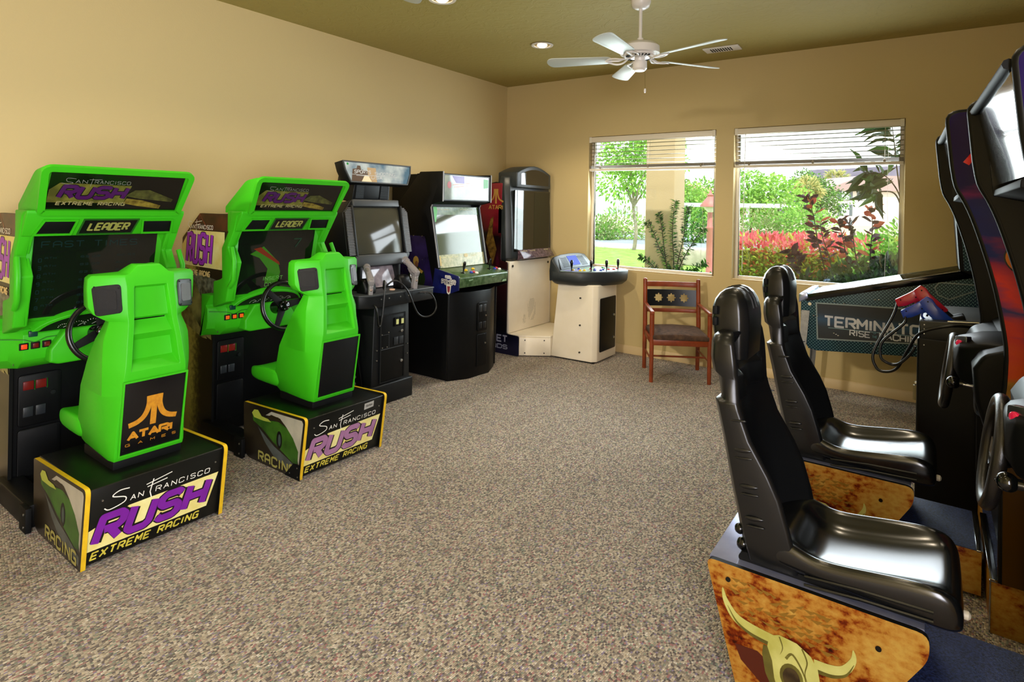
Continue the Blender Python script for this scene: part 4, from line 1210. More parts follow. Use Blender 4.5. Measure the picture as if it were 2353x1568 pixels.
    for s in (-1, 1):
        b = MB()
        for k in range(30):
            z0 = 0.052 + k * 0.0128
            xo = 0.333 if z0 < 0.39 else 0.333 - (z0 - 0.39) * 0.9
            b.box(min(s * 0.262, s * xo), max(s * 0.262, s * xo), z0, z0 + 0.0085, 0.0, 0.026, MM)
        MB().prism([(s * 0.262, 0.05), (s * 0.334, 0.05), (s * 0.334, 0.395), (s * 0.262, 0.435)], 0.0, 0.019, 'z', MM).build('rib_backing', CHAR, hood)
        b.build('bezel_ribs', mat('warm_grey_rib', '#4a4744', 0.3), hood)
        MB().box(s * 0.262 - 0.009, s * 0.262 + 0.009, 0.04, 0.45, 0.0, 0.032, MM).build('bezel_inner_edge', CHAR, hood, bevel=0.003)
    sr = []
    for i in range(9):
        row = []
        for j in range(9):
            u = -0.245 + 0.49 * i / 8; v = 0.055 + 0.38 * j / 8
            row.append((u, v, 0.022 - 0.018 * ((i / 4 - 1) ** 2 + (j / 4 - 1) ** 2) / 2))
        sr.append(row)
    b = MB()
    for i in range(8):
        for j in range(8): b.poly([sr[i][j], sr[i + 1][j], sr[i + 1][j + 1], sr[i][j + 1]], MM)
    b.build('screen', GLASSG, t)
    # neck with two speakers
    NM = frame((0.60, 0, 1.62), (0, 1, 0), (0.02, 0, 0.15))
    neck = MB().prism([(-0.20, -0.02), (0.20, -0.02), (0.185, 0.17), (-0.185, 0.17)], -0.22, 0.0, 'z', NM).build('neck', CHAR, t, bevel=0.004)
    for s in (-1, 1):
        sp = MB().box(s * 0.13 - 0.045, s * 0.13 + 0.045, 0.01, 0.125, 0.0, 0.004, NM).build('neck_speaker', BLACKM, t)
        b = MB()
        for k in range(12): b.box(s * 0.13 - 0.04, s * 0.13 + 0.04, 0.016 + k * 0.009, 0.0195 + k * 0.009, 0.004, 0.006, NM)
        b.build('grille_bars', GREY, sp)
    # winged marquee
    mp = [(-0.36, 0.175), (0.375, 0.175), (0.362, 0.10), (0.315, 0.0), (-0.30, 0.0), (-0.345, 0.10)]
    QM = frame((0.70, 0, 1.755), (0, 1, 0), (-0.03, 0, 0.175))
    mh = MB().prism(mp, -0.10, 0.0, 'z', QM).build('marquee_box', CHAR, t, bevel=0.006)
    decal('marquee_rim', ribbon([(x * 0.985, 0.006 + y * 0.93) for x, y in mp] + [(mp[0][0] * 0.985, 0.006 + mp[0][1] * 0.93)], 0.010), QM, GREY, mh, 0.0, 0.008)
    inn = [(x * 0.965, 0.012 + y * 0.87) for x, y in mp]
    mq = MB().prism(inn, 0.0, 0.004, 'z', QM).build('marquee', mat('sky_print_glossy', '#4c6c86', 0.06, spec=0.9, noise=(5, '#c9d3d6', 0.9)), t)
    decal('tower_print', [[(-0.29, 0.012), (-0.27, 0.11), (-0.23, 0.115), (-0.22, 0.14), (-0.19, 0.14), (-0.185, 0.11), (-0.12, 0.10), (-0.11, 0.012)]], QM, mat('print_brown_building', '#5f5148', 0.08, spec=0.9), mq, 0.0046)
    decal('tower_print', [[(-0.12, 0.012), (-0.12, 0.13), (-0.03, 0.13), (-0.03, 0.012)]], QM, mat('print_sand_building', '#b39c7c', 0.08, spec=0.9), mq, 0.0048)
    decal('tower_print', [[(-0.19, 0.012), (-0.155, 0.062), (-0.115, 0.062), (-0.085, 0.012)]], QM, mat('print_cream_arch', '#e3d7b8', 0.08, spec=0.9), mq, 0.0052)
    lw = mat('print_silver_letters', '#c8ccd0', 0.12, spec=0.8)
    lab(decal('marquee_lettering', lettering('SPORTS', -0.26, 0.075, 0.17, 0.030, 0.16, 0.2, 0.35) + lettering('SHOOTING', -0.05, 0.070, 0.22, 0.026, 0.14, 0.2, 0.35) + lettering('USa', -0.09, 0.036, 0.12, 0.026, 0.15, 0.2, 0.4), QM, lw, mq, 0.006), 'words SPORTS SHOOTING USA')
    decal('marquee_line', ribbon([(-0.28, 0.066), (0.2, 0.062)], 0.003) + ribbon([(-0.24, 0.059), (-0.10, 0.058)], 0.003), QM, lw, mq, 0.006)
    decal('maker_logo', [ellipse(-0.315, 0.148, 0.009, 0.009)], QM, mat('print_leaf_green', '#1f8c3c', 0.3), mq, 0.006)
    # gun cradles on the shelf
    for y in (-0.24, 0.14):
        rings = []
        for k in range(7):
            a = pi * k / 6
            rings.append([(0.84 + 0.055 * cos(a), y - 0.06, 0.895 + 0.09 * sin(a)), (0.84 + 0.055 * cos(a), y + 0.06, 0.895 + 0.09 * sin(a))])
        prof = [(0.78, 0.89), (0.90, 0.89), (0.90, 0.94), (0.875, 1.0), (0.83, 1.015), (0.79, 0.985)]
        MB().prism(prof, y - 0.06, y + 0.055, 'y').build('gun_cradle', BLACK, t, bevel=0.02, seg=3)
    return t
make_shooter()

def make_gun(loc, rot, tilt, label, cable_pts, mt, coloured=False, scale=1.0):
    """model frame: barrel along +x, grip down -z"""
    t = thing('light_gun', label, 'light gun', (0, 0, 0), loc)
    Rm = Matrix.Rotation(rot, 4, 'Z') @ Matrix.Rotation(tilt, 4, 'Y') @ Matrix.Scale(scale, 4)
    if coloured:
        body = [(-0.058, 0.05), (-0.062, -0.005), (-0.01, -0.025), (0.02, -0.034), (0.13, -0.036), (0.165, -0.015), (0.165, 0.042), (0.02, 0.046), (-0.02, 0.058)]
        MB().prism(roundpoly(body, 0.004, 2), -0.020, 0.020, 'y', Rm).build('gun_body', mt, t, bevel=0.003)
        grip = [(-0.055, 0.02), (0.02, -0.02), (0.0, -0.06), (-0.018, -0.12), (-0.045, -0.158), (-0.092, -0.135), (-0.072, -0.06)]
        MB().prism(roundpoly(grip, 0.006, 2), -0.018, 0.018, 'y', Rm).build('grip', mt, t, bevel=0.003)
        MB().tube([Rm @ V3(p) for p in catmull([(0.075, 0, -0.022), (0.06, 0, -0.065), (0.02, 0, -0.072), (-0.002, 0, -0.045)], 4)], 0.006, 6).build('trigger_guard', mt, t)
        MB().tube([Rm @ V3(p) for p in [(0.04, 0, -0.02), (0.03, 0, -0.035), (0.035, 0, -0.05)]], 0.005, 6).build('trigger', BLACKM, t)
        MB().tube([Rm @ V3((0.16, 0, 0.012)), Rm @ V3((0.25, 0, 0.012))], 0.019, 12).build('barrel', BLACKM, t)
        b = MB()
        for p in ((-0.03, 0.03), (0.14, 0.02), (0.14, -0.012), (-0.068, -0.11), (-0.02, -0.03)):
            b.cyl(Rm @ V3((p[0], -0.0205, p[1])), 0.004, 0.001, Rm.to_3x3() @ V3((0, -1, 0)), 8)
            b.cyl(Rm @ V3((p[0], 0.0195, p[1])), 0.004, 0.001, Rm.to_3x3() @ V3((0, 1, 0)), 8)
        b.build('screws', BLACKM, t)
        tail = Rm @ V3((-0.065, 0, -0.14))
    else:
        b = MB()
        b.tube([Rm @ V3(p) for p in [(-0.10, 0, 0), (-0.05, 0, 0), (0.02, 0, 0), (0.10, 0, 0)]], [0.026 * scale, 0.028 * scale, 0.026 * scale, 0.024 * scale], 14)
        b.tube([Rm @ V3((0.09, 0, 0)), Rm @ V3((0.13, 0, 0))], 0.030 * scale, 14)
        b.build('barrel', mt, t)
        MB().prism(roundpoly([(-0.11, 0.02), (-0.11, -0.03), (-0.02, -0.045), (0.03, -0.03), (0.03, 0.02)], 0.008, 2), -0.02, 0.02, 'y', Rm).build('receiver', mt, t, bevel=0.005)
        MB().prism(roundpoly([(-0.11, -0.02), (-0.05, -0.035), (-0.085, -0.15), (-0.10, -0.185), (-0.15, -0.175), (-0.145, -0.14)], 0.01, 2), -0.016, 0.016, 'y', Rm).build('grip', mt, t, bevel=0.007)
        MB().tube([Rm @ V3(p) for p in catmull([(-0.01, 0, -0.03), (-0.02, 0, -0.075), (-0.06, 0, -0.08)], 4)], 0.005 * scale, 6).build('trigger_guard', mt, t)
        b = MB()
        b.ball(Rm @ V3((-0.03, -0.012, -0.01)), 0.013, 8); b.ball(Rm @ V3((-0.115, 0, -0.06)), 0.012, 8)
        b.tube([Rm @ V3((-0.08, 0, 0.0)), Rm @ V3((0.1, 0, 0.0))], 0.006, 6)
        b.build('inner_works', mat('inner_brass_works', '#a08a80', 0.25, metal=0.6), t)
        tail = Rm @ V3((-0.125, 0, -0.18))
    MB().tube(catmull([tail] + [V3(p) - V3(loc) for p in cable_pts], 8), 0.0075, 8).build('cable', CABLE, t)
    return t
# clear guns: placed on their cradles (loc in the room)
make_gun((0.875, -2.965, 1.035), R(150), R(-25), 'clear plastic light gun on the shelf, next to the green racing seat', [(1.0, -3.0, 0.80), (1.0, -2.97, 0.66), (0.99, -2.93, 0.72), (0.98, -2.90, 0.92), (0.94, -2.87, 0.99), (0.90, -2.84, 0.93), (0.905, -2.83, 0.91)], CLEARP)
make_gun((0.885, -2.52, 1.07), R(165), R(-25), 'clear plastic light gun on the shelf, next to the blue-sided cabinet', [(1.02, -2.44, 0.86), (1.04, -2.38, 0.74), (1.03, -2.44, 0.67), (1.01, -2.56, 0.70), (0.98, -2.66, 0.90), (0.93, -2.74, 0.98), (0.88, -2.79, 0.94), (0.87, -2.80, 0.91)], CLEARP)

# ================================================================ FOOTBALL CABINET
def make_football():
    yc = -1.69
    hw = 0.365
    t = thing('football_cabinet', 'black upright cabinet with green two-stick control panel and blue-lettered side near the corner', 'arcade machine', (0.5, 0, 0), (0.5, yc, 0))
    near = [(0.10, 0.02), (0.10, 1.40), (0.243, 1.619), (0.51, 1.90), (0.79, 1.90), (0.79, 1.625), (0.66, 1.597), (0.645, 1.57), (0.755, 1.02), (0.73, 0.99), (0.73, 0.80), (0.885, 0.79), (0.875, 0.02)]
    side = MB().prism(near, -hw, -hw + 0.018, 'y').build('side_panel', BLACK, t, bevel=0.003)
    MB().prism(near, hw - 0.018, hw, 'y').build('side_panel', BLACK, t, bevel=0.003)
    edge = MB()
    for s in (-1, 1):
        edge.tube([(0.792, s * (hw - 0.009), 1.625), (0.792, s * (hw - 0.009), 1.9)], 0.006, 6)
        edge.tube([(0.662, s * (hw - 0.009), 1.597), (0.647, s * (hw - 0.009), 1.57), (0.757, s * (hw - 0.009), 1.02)], 0.006, 6)
    edge.build('edge_trim', mat('grey_edge_trim', '#8a8c8e', 0.35), t)
    # body with a three-sided front
    plan = [(0.12, -0.345), (0.875, -0.345), (0.965, -0.166), (0.985, 0.12), (0.875, 0.345), (0.12, 0.345)]
    MB().prism(plan, 0.0, 0.80, 'z').build('cabinet_body', BLACK, t, bevel=0.006)
    MB().box(0.12, 0.60, -0.345, 0.345, 0.80, 1.88).build('upper_body', BLACK, t)
    # marquee
    MB().prism([(0.45, 1.60), (0.45, 1.885), (0.775, 1.885), (0.775, 1.625), (0.66, 1.60)], -0.346, 0.346, 'y').build('marquee_box', BLACKM, t, bevel=0.004)
    QM = FX(0.777, 0, 1.64)
    mq = MB().box(-0.33, 0.33, 0.005, 0.23, 0.0, 0.006, QM).build('marquee', mat('glossy_pale_marquee', '#6f7f82', 0.05, spec=0.9, noise=(4, '#aab4ae', 0.8)), t)
    decal('marquee_rim', ribbon([(-0.335, 0.0), (0.335, 0.0), (0.335, 0.235), (-0.335, 0.235), (-0.335, 0.0)], 0.008), QM, GREY, mq, 0.006, 0.004)
    decal('badge_print', [ellipse(-0.262, 0.14, 0.028, 0.033)], QM, mat('print_dull_red', '#a04048', 0.15), mq, 0.0066)
    decal('violet_print', [[(-0.225, 0.225), (-0.17, 0.16), (-0.05, 0.16), (-0.05, 0.225)]], QM, mat('print_violet', '#584a94', 0.12), mq, 0.0066)
    decal('green_print', [[(0.245, 0.12), (0.245, 0.215), (0.32, 0.21), (0.32, 0.13)]], QM, mat('print_leaf_green', '#1f8c3c', 0.3), mq, 0.0066)
    decal('stripe_print', ribbon([(-0.22, 0.14), (0.05, 0.165)], 0.004) + ribbon([(-0.2, 0.12), (0.1, 0.15)], 0.003), QM, mat('print_orange', '#b0583a', 0.15), mq, 0.0066)
    # screen and bezel glass
    GV = (-(0.755 - 0.648), 0, 1.575 - 1.01)
    GM = frame((0.752, 0, 1.012), (0, 1, 0), GV)
    gl = 0.573
    gp = MB().box(-0.345, 0.345, 0.0, gl, -0.016, -0.01, GM).build('screen', mat('pale_green_grey_glass', '#58604c', 0.05, spec=0.9), t)
    bez = MB()
    bez.box(-0.345, 0.345, gl - 0.075, gl, -0.0098, -0.008, GM)
    bez.build('instruction_card', mat('print_field_green', '#2c5a22', 0.12, noise=(22, '#7f9468', 0.8)), gp)
    lowc = MB(); lowc.box(-0.345, 0.345, 0.0, 0.12, -0.0098, -0.008, GM)
    lowc.build('instruction_card', mat('print_pale_olive_card', '#8f946a', 0.12, noise=(30, '#c9c39a', 0.9)), gp)
    decal('card_text', lettering('SPECIaL MOVES', -0.30, gl - 0.03, 0.2, 0.01, 0.16) + lettering('OPTION PLaYS', 0.05, gl - 0.03, 0.2, 0.01, 0.16) + lettering('TURBO PaSS JUMP', -0.30, 0.09, 0.24, 0.012, 0.16) + lettering('TaCKLE', 0.12, 0.09, 0.1, 0.012, 0.16), GM, CREAM, gp, -0.006)
    decal('green_tag', [[(-0.345, gl - 0.15), (-0.345, gl), (-0.28, gl), (-0.27, gl - 0.03), (-0.305, gl - 0.14)]], GM, mat('print_bright_green', '#2fb52a', 0.3), gp, -0.005)
    decal('yellow_print', [[(-0.335, 0.02), (-0.335, 0.11), (-0.30, 0.11), (-0.30, 0.02)]], GM, mat('print_mustard', '#b79a3a', 0.2), gp, -0.005)
    decal('yellow_print', [ellipse(0.06, 0.1, 0.03, 0.018)], GM, mat('print_mustard', '#b79a3a', 0.2), gp, -0.005)
    for s in (-1, 1):
        MB().box(s * 0.343 - 0.006, s * 0.343 + 0.006, 0.0, gl, -0.01, 0.01, GM).build('glass_channel', GREY, t, bevel=0.002)
    # control panel
    GP = mat('green_turf_panel', '#27451f', 0.3, noise=(28, '#5b7350', 0.8), bump=(200, 0.2, 0.001))
    cp = [(0.70, 0.84), (0.735, 1.008), (1.012, 0.952), (1.020, 0.940), (1.008, 0.855), (0.86, 0.83)]
    panel = MB().prism(cp, -0.358, 0.358, 'y').build('control_panel', GP, t, bevel=0.004)
    blue = MB().prism([(0.69, 0.79), (0.72, 1.015), (1.005, 0.962), (1.012, 0.945), (1.008, 0.835), (0.90, 0.795)], -0.372, -0.358, 'y').build('panel_cheek', mat('deep_blue_print', '#131c5e', 0.3, noise=(7, '#0a0d24', 0.9)), t, bevel=0.002)
    MB().prism([(0.69, 0.79), (0.72, 1.015), (1.005, 0.962), (1.012, 0.945), (1.008, 0.835), (0.90, 0.795)], 0.358, 0.372, 'y').build('panel_cheek', BLACK, t, bevel=0.002)
    BMx = frame((0.72, -0.3725, 0.79), (1, 0, 0), (0, 0, 1))
    decal('letter_outline', lettering('POWER', 0.085, 0.085, 0.175, 0.052, 0.30, 0, 0.3) + lettering('REEL', 0.13, 0.142, 0.085, 0.03, 0.32, 0, 0.3) + [[(0.145, 0.09), (0.155, 0.015), (0.175, 0.0), (0.195, 0.015), (0.205, 0.09)]], BMx, WHITEP, blue, 0.0008)
    lab(decal('cheek_lettering', lettering('POWER', 0.090, 0.090, 0.165, 0.042, 0.13, 0, 0.36), BMx, mat('print_navy', '#141838', 0.3), blue, 0.0014), 'outlined word POWER')
    decal('cheek_small_lettering', lettering('REEL', 0.135, 0.147, 0.075, 0.020, 0.13, 0, 0.36), BMx, mat('print_navy', '#141838', 0.3), blue, 0.0014)
    decal('shield_print', [[(0.158, 0.075), (0.162, 0.03), (0.175, 0.015), (0.188, 0.03), (0.192, 0.075)]], BMx, mat('print_dull_red', '#a04048', 0.15), blue, 0.0014)
    # control surface: tilted plane
    CM = frame((1.012, 0, 0.953), (0, 1, 0), (-0.277, 0, 0.056))
    for y, x in ((-0.20, 0.10), (0.215, 0.12)):
        j = MB().lathe([(0, 0), (0.022, 0.0), (0.02, 0.004), (0.006, 0.006), (0.0065, 0.03), (0.011, 0.045), (0.0145, 0.085), (0.010, 0.105), (0, 0.108)], 16, CM @ Matrix.Translation((y, x, 0.0)))
        j.build('joystick', BLACKG, t)
    cols = {'y': mat('yellow_button', '#d8b820', 0.25), 'b': mat('blue_button', '#2338a8', 0.25), 'r': mat('red_button', '#c01c2c', 0.25), 'w': mat('white_button', '#e8e4d8', 0.25)}
    for c_, u_, v_ in (('y', -0.10, 0.15), ('b', -0.105, 0.08), ('r', -0.065, 0.085), ('w', -0.062, 0.05), ('y', 0.02, 0.165), ('b', 0.28, 0.10), ('r', 0.325, 0.115), ('w', 0.325, 0.075)):
        MB().lathe([(0, 0), (0.017, 0), (0.017, 0.006), (0.013, 0.009), (0.012, 0.014), (0, 0.015)], 16, CM @ Matrix.Translation((u_, v_, 0.0))).build('push_button', cols[c_], t)
    FMx = FX(1.0125, 0, 0.86)
    decal('scuffs', [[(-0.24, 0.05), (-0.18, 0.055), (-0.18, 0.062), (-0.24, 0.058)], [(0.10, 0.06), (0.17, 0.064), (0.17, 0.07), (0.10, 0.068)], [(0.26, 0.0), (0.33, 0.005), (0.33, 0.02), (0.28, 0.02)]], FMx, mat('scuffed_green', '#7d9c74', 0.5), panel, 0.006)
    # coin doors on the angled front
    a = atan2(0.12 + 0.166, 0.985 - 0.965)
    DM = frame((0.968, -0.12, 0.0), (0.02, 0.286, 0), (0, 0, 1))
    DMn = DM
    door = MB().prism(roundpoly([(0.065, 0.42), (0.20, 0.42), (0.20, 0.69), (0.065, 0.69)], 0.02), 0.0, 0.012, 'z', DMn).build('coin_door', BLACK, t, bevel=0.004)
    lo = MB().prism(roundpoly([(0.065, 0.09), (0.20, 0.09), (0.20, 0.39), (0.065, 0.39)], 0.01), 0.0, 0.008, 'z', DMn).build('cash_door', BLACK, t, bevel=0.003)
    for u_ in (0.078, 0.132):
        MB().box(u_, u_ + 0.04, 0.60, 0.665, 0.012, 0.018, DMn).build('coin_slot', DGREY, door, bevel=0.003)
        MB().box(u_, u_ + 0.04, 0.445, 0.505, 0.012, 0.018, DMn).build('coin_return', CHAR, door, bevel=0.003)
    for z in (0.56, ): MB().cyl(DMn @ V3((0.17, z, 0.012)), 0.008, 0.008, DMn.to_3x3() @ V3((0, 0, 1))).build('lock', SCREWM, door)
    MB().cyl(DMn @ V3((0.17, 0.30, 0.008)), 0.008, 0.008, DMn.to_3x3() @ V3((0, 0, 1))).build('lock', SCREWM, lo)
    # side art: dim violet print with a plain footballer figure
    SM = frame((0.10, -hw, 0), (1, 0, 0), (0, 0, 1))
    sp = side
    decal('violet_side_print', [[(0.16, 0.80), (0.16, 1.30), (0.48, 1.30), (0.49, 1.28), (0.60, 0.85), (0.60, 0.80)]], SM, mat('print_dark_violet', '#140d2c', 0.25, noise=(6, '#281c56', 0.9)), sp, 0.0004)
    dk = mat('print_jersey_green', '#1c2c14', 0.3)
    fig = decal('player_print', [[(0.28, 0.80), (0.275, 0.92), (0.30, 1.0), (0.33, 1.015), (0.42, 1.01), (0.48, 0.97), (0.50, 0.90), (0.47, 0.80)]], SM, dk, sp, 0.0010)
    decal('player_helmet_print', [ellipse(0.375, 1.065, 0.036, 0.045)], SM, mat('print_helmet_gold', '#b08f3e', 0.3), sp, 0.0014)
    decal('player_face_print', [ellipse(0.385, 1.035, 0.022, 0.03)], SM, mat('print_skin', '#7a4f34', 0.3), sp, 0.0018)
    decal('player_stripe_print', [[(0.42, 1.0), (0.47, 0.975), (0.455, 0.95), (0.41, 0.975)]], SM, mat('print_helmet_gold', '#b08f3e', 0.3), sp, 0.0016)
    decal('player_number_print', lettering('90', 0.325, 0.86, 0.085, 0.07, 0.22), SM, mat('print_dim_white', '#a8a496', 0.3), sp, 0.0016)
    b = MB()
    for x, z in ((0.55, 1.30), (0.30, 1.315), (0.44, 1.30), (0.56, 1.08)): b.cyl((x, -hw, z), 0.005, 0.003, (0, -1, 0), 8)
    b.build('screws', SCREWM, t)
    return t
make_football()

# ================================================================ TALL CABINET IN THE CORNER AND ITS STANDING CONSOLE
def make_tall():
    yc = -0.455
    t = thing('monitor_tower', 'tall corner cabinet with rounded dark bezel, cream lower face and red side print', 'arcade machine', (0.45, 0, 0), (0.45, yc, 0))
    hw = 0.415
    cab = [(0.04, 0.0), (0.04, 1.60), (0.16, 1.80), (0.50, 1.86), (0.66, 1.80), (0.66, 1.0), (0.70, 0.99), (0.70, 0.23), (0.86, 0.21), (0.86, 0.0)]
    plan_low = MB().prism(cab[:8] + [(0.72, 0.0)], -hw, hw, 'y').build('cabinet_body', BLACK, t, bevel=0.006)
    def tower_print():
        mt = bpy.data.materials.new('red_to_black_side_print')
        mt.use_nodes = True
        nt = mt.node_tree
        b = nt.nodes['Principled BSDF']
        b.inputs['Roughness'].default_value = 0.3
        tc = nt.nodes.new('ShaderNodeTexCoord'); sep = nt.nodes.new('ShaderNodeSeparateXYZ')
        n = nt.nodes.new('ShaderNodeTexNoise'); n.inputs['Scale'].default_value = 4; n.inputs['Detail'].default_value = 5; n.inputs['Distortion'].default_value = 1.5
        ma = nt.nodes.new('ShaderNodeMath'); ma.operation = 'MULTIPLY_ADD'; ma.inputs[1].default_value = 0.45
        rp = ramp(nt, [(0.30, '#0a0c2c'), (0.5, '#060607'), (0.95, '#0c0606'), (1.15 / 1.3, '#2a0a10'), (1.0, '#7c1424')])
        mr = nt.nodes.new('ShaderNodeMapRange'); mr.inputs['From Max'].default_value = 2.2
        nt.links.new(tc.outputs['Object'], sep.inputs[0]); nt.links.new(tc.outputs['Object'], n.inputs['Vector'])
        nt.links.new(sep.outputs['Z'], ma.inputs[2]); nt.links.new(n.outputs[0], ma.inputs[0])
        nt.links.new(ma.outputs[0], mr.inputs[0]); nt.links.new(mr.outputs[0], rp.inputs[0])
        rp.color_ramp.elements[0].position = 0.12; rp.color_ramp.elements[1].position = 0.25; rp.color_ramp.elements[2].position = 0.55; rp.color_ramp.elements[3].position = 0.68; rp.color_ramp.elements[4].position = 0.78
        nt.links.new(rp.outputs[0], b.inputs['Base Color'])
        return mt
    red = tower_print()
    sidep = [(0.03, 0.0), (0.03, 1.50), (0.06, 1.56), (0.40, 1.80), (0.60, 1.80), (0.60, 1.0), (0.69, 0.99), (0.69, 0.215), (0.862, 0.212), (0.862, 0.0)]
    sidep = [(0.03, 0.0), (0.03, 1.83), (0.61, 1.845), (0.61, 1.0), (0.70, 0.99), (0.70, 0.222), (0.862, 0.215), (0.862, 0.0)]
    sp = MB().prism(roundpoly(sidep, 0.02, 3), -0.445, -0.43, 'y').build('side_panel', red, t, bevel=0.003)
    SM = frame((0.0, -0.4455, 0.0), (1, 0, 0), (0, 0, 1))
    P = ribbon([(0.53, 1.62), (0.53, 1.78)], 0.022)
    for s in (-1, 1):
        c = catmull([(0.53 + s * 0.022, 1.78, 0), (0.53 + s * 0.022, 1.73, 0), (0.53 + s * 0.045, 1.67, 0), (0.53 + s * 0.10, 1.64, 0)], 4)
        P += ribbon([(p.x, p.y) for p in c], 0.018)
    lab(decal('side_logo', P + lettering('aTaRI', 0.43, 1.555, 0.20, 0.05, 0.2, 0, 0.2), SM, mat('print_dull_gold', '#b58a42', 0.3), sp, 0.0006), 'gold maker emblem')
    decal('flame_print', [[(0.40, 1.20), (0.46, 1.45), (0.50, 1.48), (0.49, 1.30), (0.55, 1.12), (0.50, 0.95), (0.46, 1.05)]], SM, mat('print_ochre', '#8a6a2a', 0.3, noise=(20, '#3a240c', 0.9)), sp, 0.0006)
    decal('flame_print', [[(0.45, 0.75), (0.50, 0.95), (0.53, 0.9), (0.56, 1.1), (0.60, 0.95), (0.57, 0.78), (0.50, 0.7)]], SM, mat('print_dark_crimson', '#4a0f24', 0.3, noise=(18, '#12060c', 0.9)), sp, 0.0008)
    lab(decal('side_lettering', lettering('GaUNTLET', 0.12, 0.125, 0.60, 0.08, 0.2, 0, 0.3) + lettering('LEGENDS', 0.22, 0.055, 0.50, 0.05, 0.2, 0, 0.3), SM, mat('print_silver_blue', '#8a8c9c', 0.3), sp, 0.0012), 'silver words at the foot of the side')
    # cream lower face with speaker holes and chamfered foot
    fm = FX(0.712, 0, 0)
    face = MB().prism([(0.66, 1.0), (0.712, 0.995), (0.716, 0.225), (0.66, 0.225)], -0.425, 0.40, 'y').build('lower_face', OFFWHITE, t, bevel=0.004)
    FMm = frame((0.7165, 0, 0), (0, 1, 0), (-0.004, 0, 0.77))
    decal('seams', ribbon([(-0.42, 0.60), (0.395, 0.60)], 0.003), FMm, mat('print_seam_tan', '#a3977a', 0.5), face, 0.0006)
    dots = [ellipse(0.03 + 0.10 * i / 9 * 0, 0, 0.001, 0.001, 5)] if False else []
    for i in range(15):
        for k in range(21):
            u_, v_ = (i - 7) / 7.0, (k - 10) / 10.0
            if u_ * u_ + v_ * v_ < 1.0: dots.append(ellipse(0.02 + u_ * 0.085, 0.43 + v_ * 0.13, 0.0035, 0.0035, 6))
    for i in range(7):
        for k in range(9):
            u_, v_ = (i - 3) / 3.0, (k - 4) / 4.0
            if u_ * u_ + v_ * v_ < 1.05: dots.append(ellipse(-0.13 + u_ * 0.03, 0.34 + v_ * 0.05, 0.0035, 0.0035, 6))
    lab(decal('speaker_perforation', dots, FMm, mat('print_grey_hole', '#6d695a', 0.6), face, 0.0006), 'two round patches of speaker holes')
    b = MB()
    for y in (-0.37, 0.35): b.cyl((0.714, y, 0.945), 0.014, 0.006, (1, 0, 0), 12)
    b.build('bolts', mat('dark_bolt', '#3a3830', 0.4, metal=0.5), t)
    MB().box(0.70, 0.712, 0.385, 0.415, 0.225, 0.99).build('edge_strip', WHITEPL, t)
    shelf = MB().prism([(0.66, -0.43), (0.862, -0.43), (0.862, -0.42), (1.13, -0.235), (1.13, 0.40), (0.66, 0.40)], 0.20, 0.222, 'z').build('foot_shelf', OFFWHITE, t, bevel=0.002)
    foot = MB().prism([(0.66, -0.43), (0.862, -0.43), (1.13, -0.235), (1.13, 0.40), (0.66, 0.40)], 0.012, 0.20, 'z').build('foot_box', OFFWHITE, t, bevel=0.003)
    KM = frame((0.862, -0.43, 0.0), (0.268, 0.195, 0), (0, 0, 1))
    b = MB()
    for u_ in (0.06, 0.265):
        for v_ in (0.04, 0.175): b.cyl(KM @ V3((u_, v_, 0.001)), 0.007, 0.004, KM.to_3x3() @ V3((0, 0, 1)), 10)
    b.build('screws', mat('dark_bolt', '#3a3830', 0.4, metal=0.5), t)
    # bezel: rounded dark head
    rings = []
    for z, xf, h in ((1.0, 0.705, 0.425), (1.03, 0.72, 0.44), (1.3, 0.715, 0.445), (1.6, 0.70, 0.445), (1.80, 0.68, 0.44), (1.90, 0.66, 0.415), (1.925, 0.64, 0.40)):
        rings.append([(0.56, -h, z), (xf - 0.05, -h, z), (xf, -h + 0.045, z), (xf, h - 0.045, z), (xf - 0.05, h, z), (0.56, h, z)])
    head = MB().loft(rings).build('monitor_bezel', mat('dark_green_grey_plastic', '#262b2c', 0.42, bump=(500, 0.1, 0.0006)), t, bevel=0.008)
    # arched marquee on top
    arch = [(-0.345, 1.80), (-0.345, 1.93)] + [(-0.345 + 0.69 * k / 10, 1.965 + 0.085 * sin(pi * k / 10)) for k in range(11)] + [(0.345, 1.93), (0.345, 1.80)]
    MB().prism([(y, z) for y, z in arch], 0.48, 0.735, 'x').build('marquee_hood', mat('dark_green_grey_plastic', '#262b2c', 0.42), t, bevel=0.010)
    inner = [(-0.27, 1.835), (-0.27, 1.94)] + [(-0.27 + 0.56 * k / 8, 1.955 + 0.055 * sin(pi * k / 8)) for k in range(9)] + [(0.29, 1.94), (0.29, 1.835)]
    MB().prism(inner, 0.735, 0.739, 'x').build('marquee', mat('black_mirror_acrylic', '#0b0a08', 0.04, spec=0.9), t)
    # glass
    MB().prism(roundpoly([(-0.36, 1.10), (0.35, 1.10), (0.35, 1.77), (-0.36, 1.77)], 0.012), 0.70, 0.724, 'x').build('screen', mat('black_monitor_glass', '#0a0c08', 0.04, spec=0.8), t)
    decal('tinted_inner_screen', [[(0.02, 1.12), (0.335, 1.12), (0.335, 1.755), (0.02, 1.755)]], FX(0.7245), mat('olive_monitor_tube', '#191a0e', 0.12), t, 0.0006)
    pl = MB().prism([(0.70, 1.0), (0.80, 1.025), (0.735, 1.115), (0.70, 1.115)], -0.28, 0.36, 'y').build('instruction_strip', mat('dim_purple_card', '#3a2c36', 0.15, noise=(35, '#6f5a62', 0.9)), t, bevel=0.004)
    IM = frame((0.80, 0, 1.028), (0, 1, 0), (-0.065, 0, 0.09))
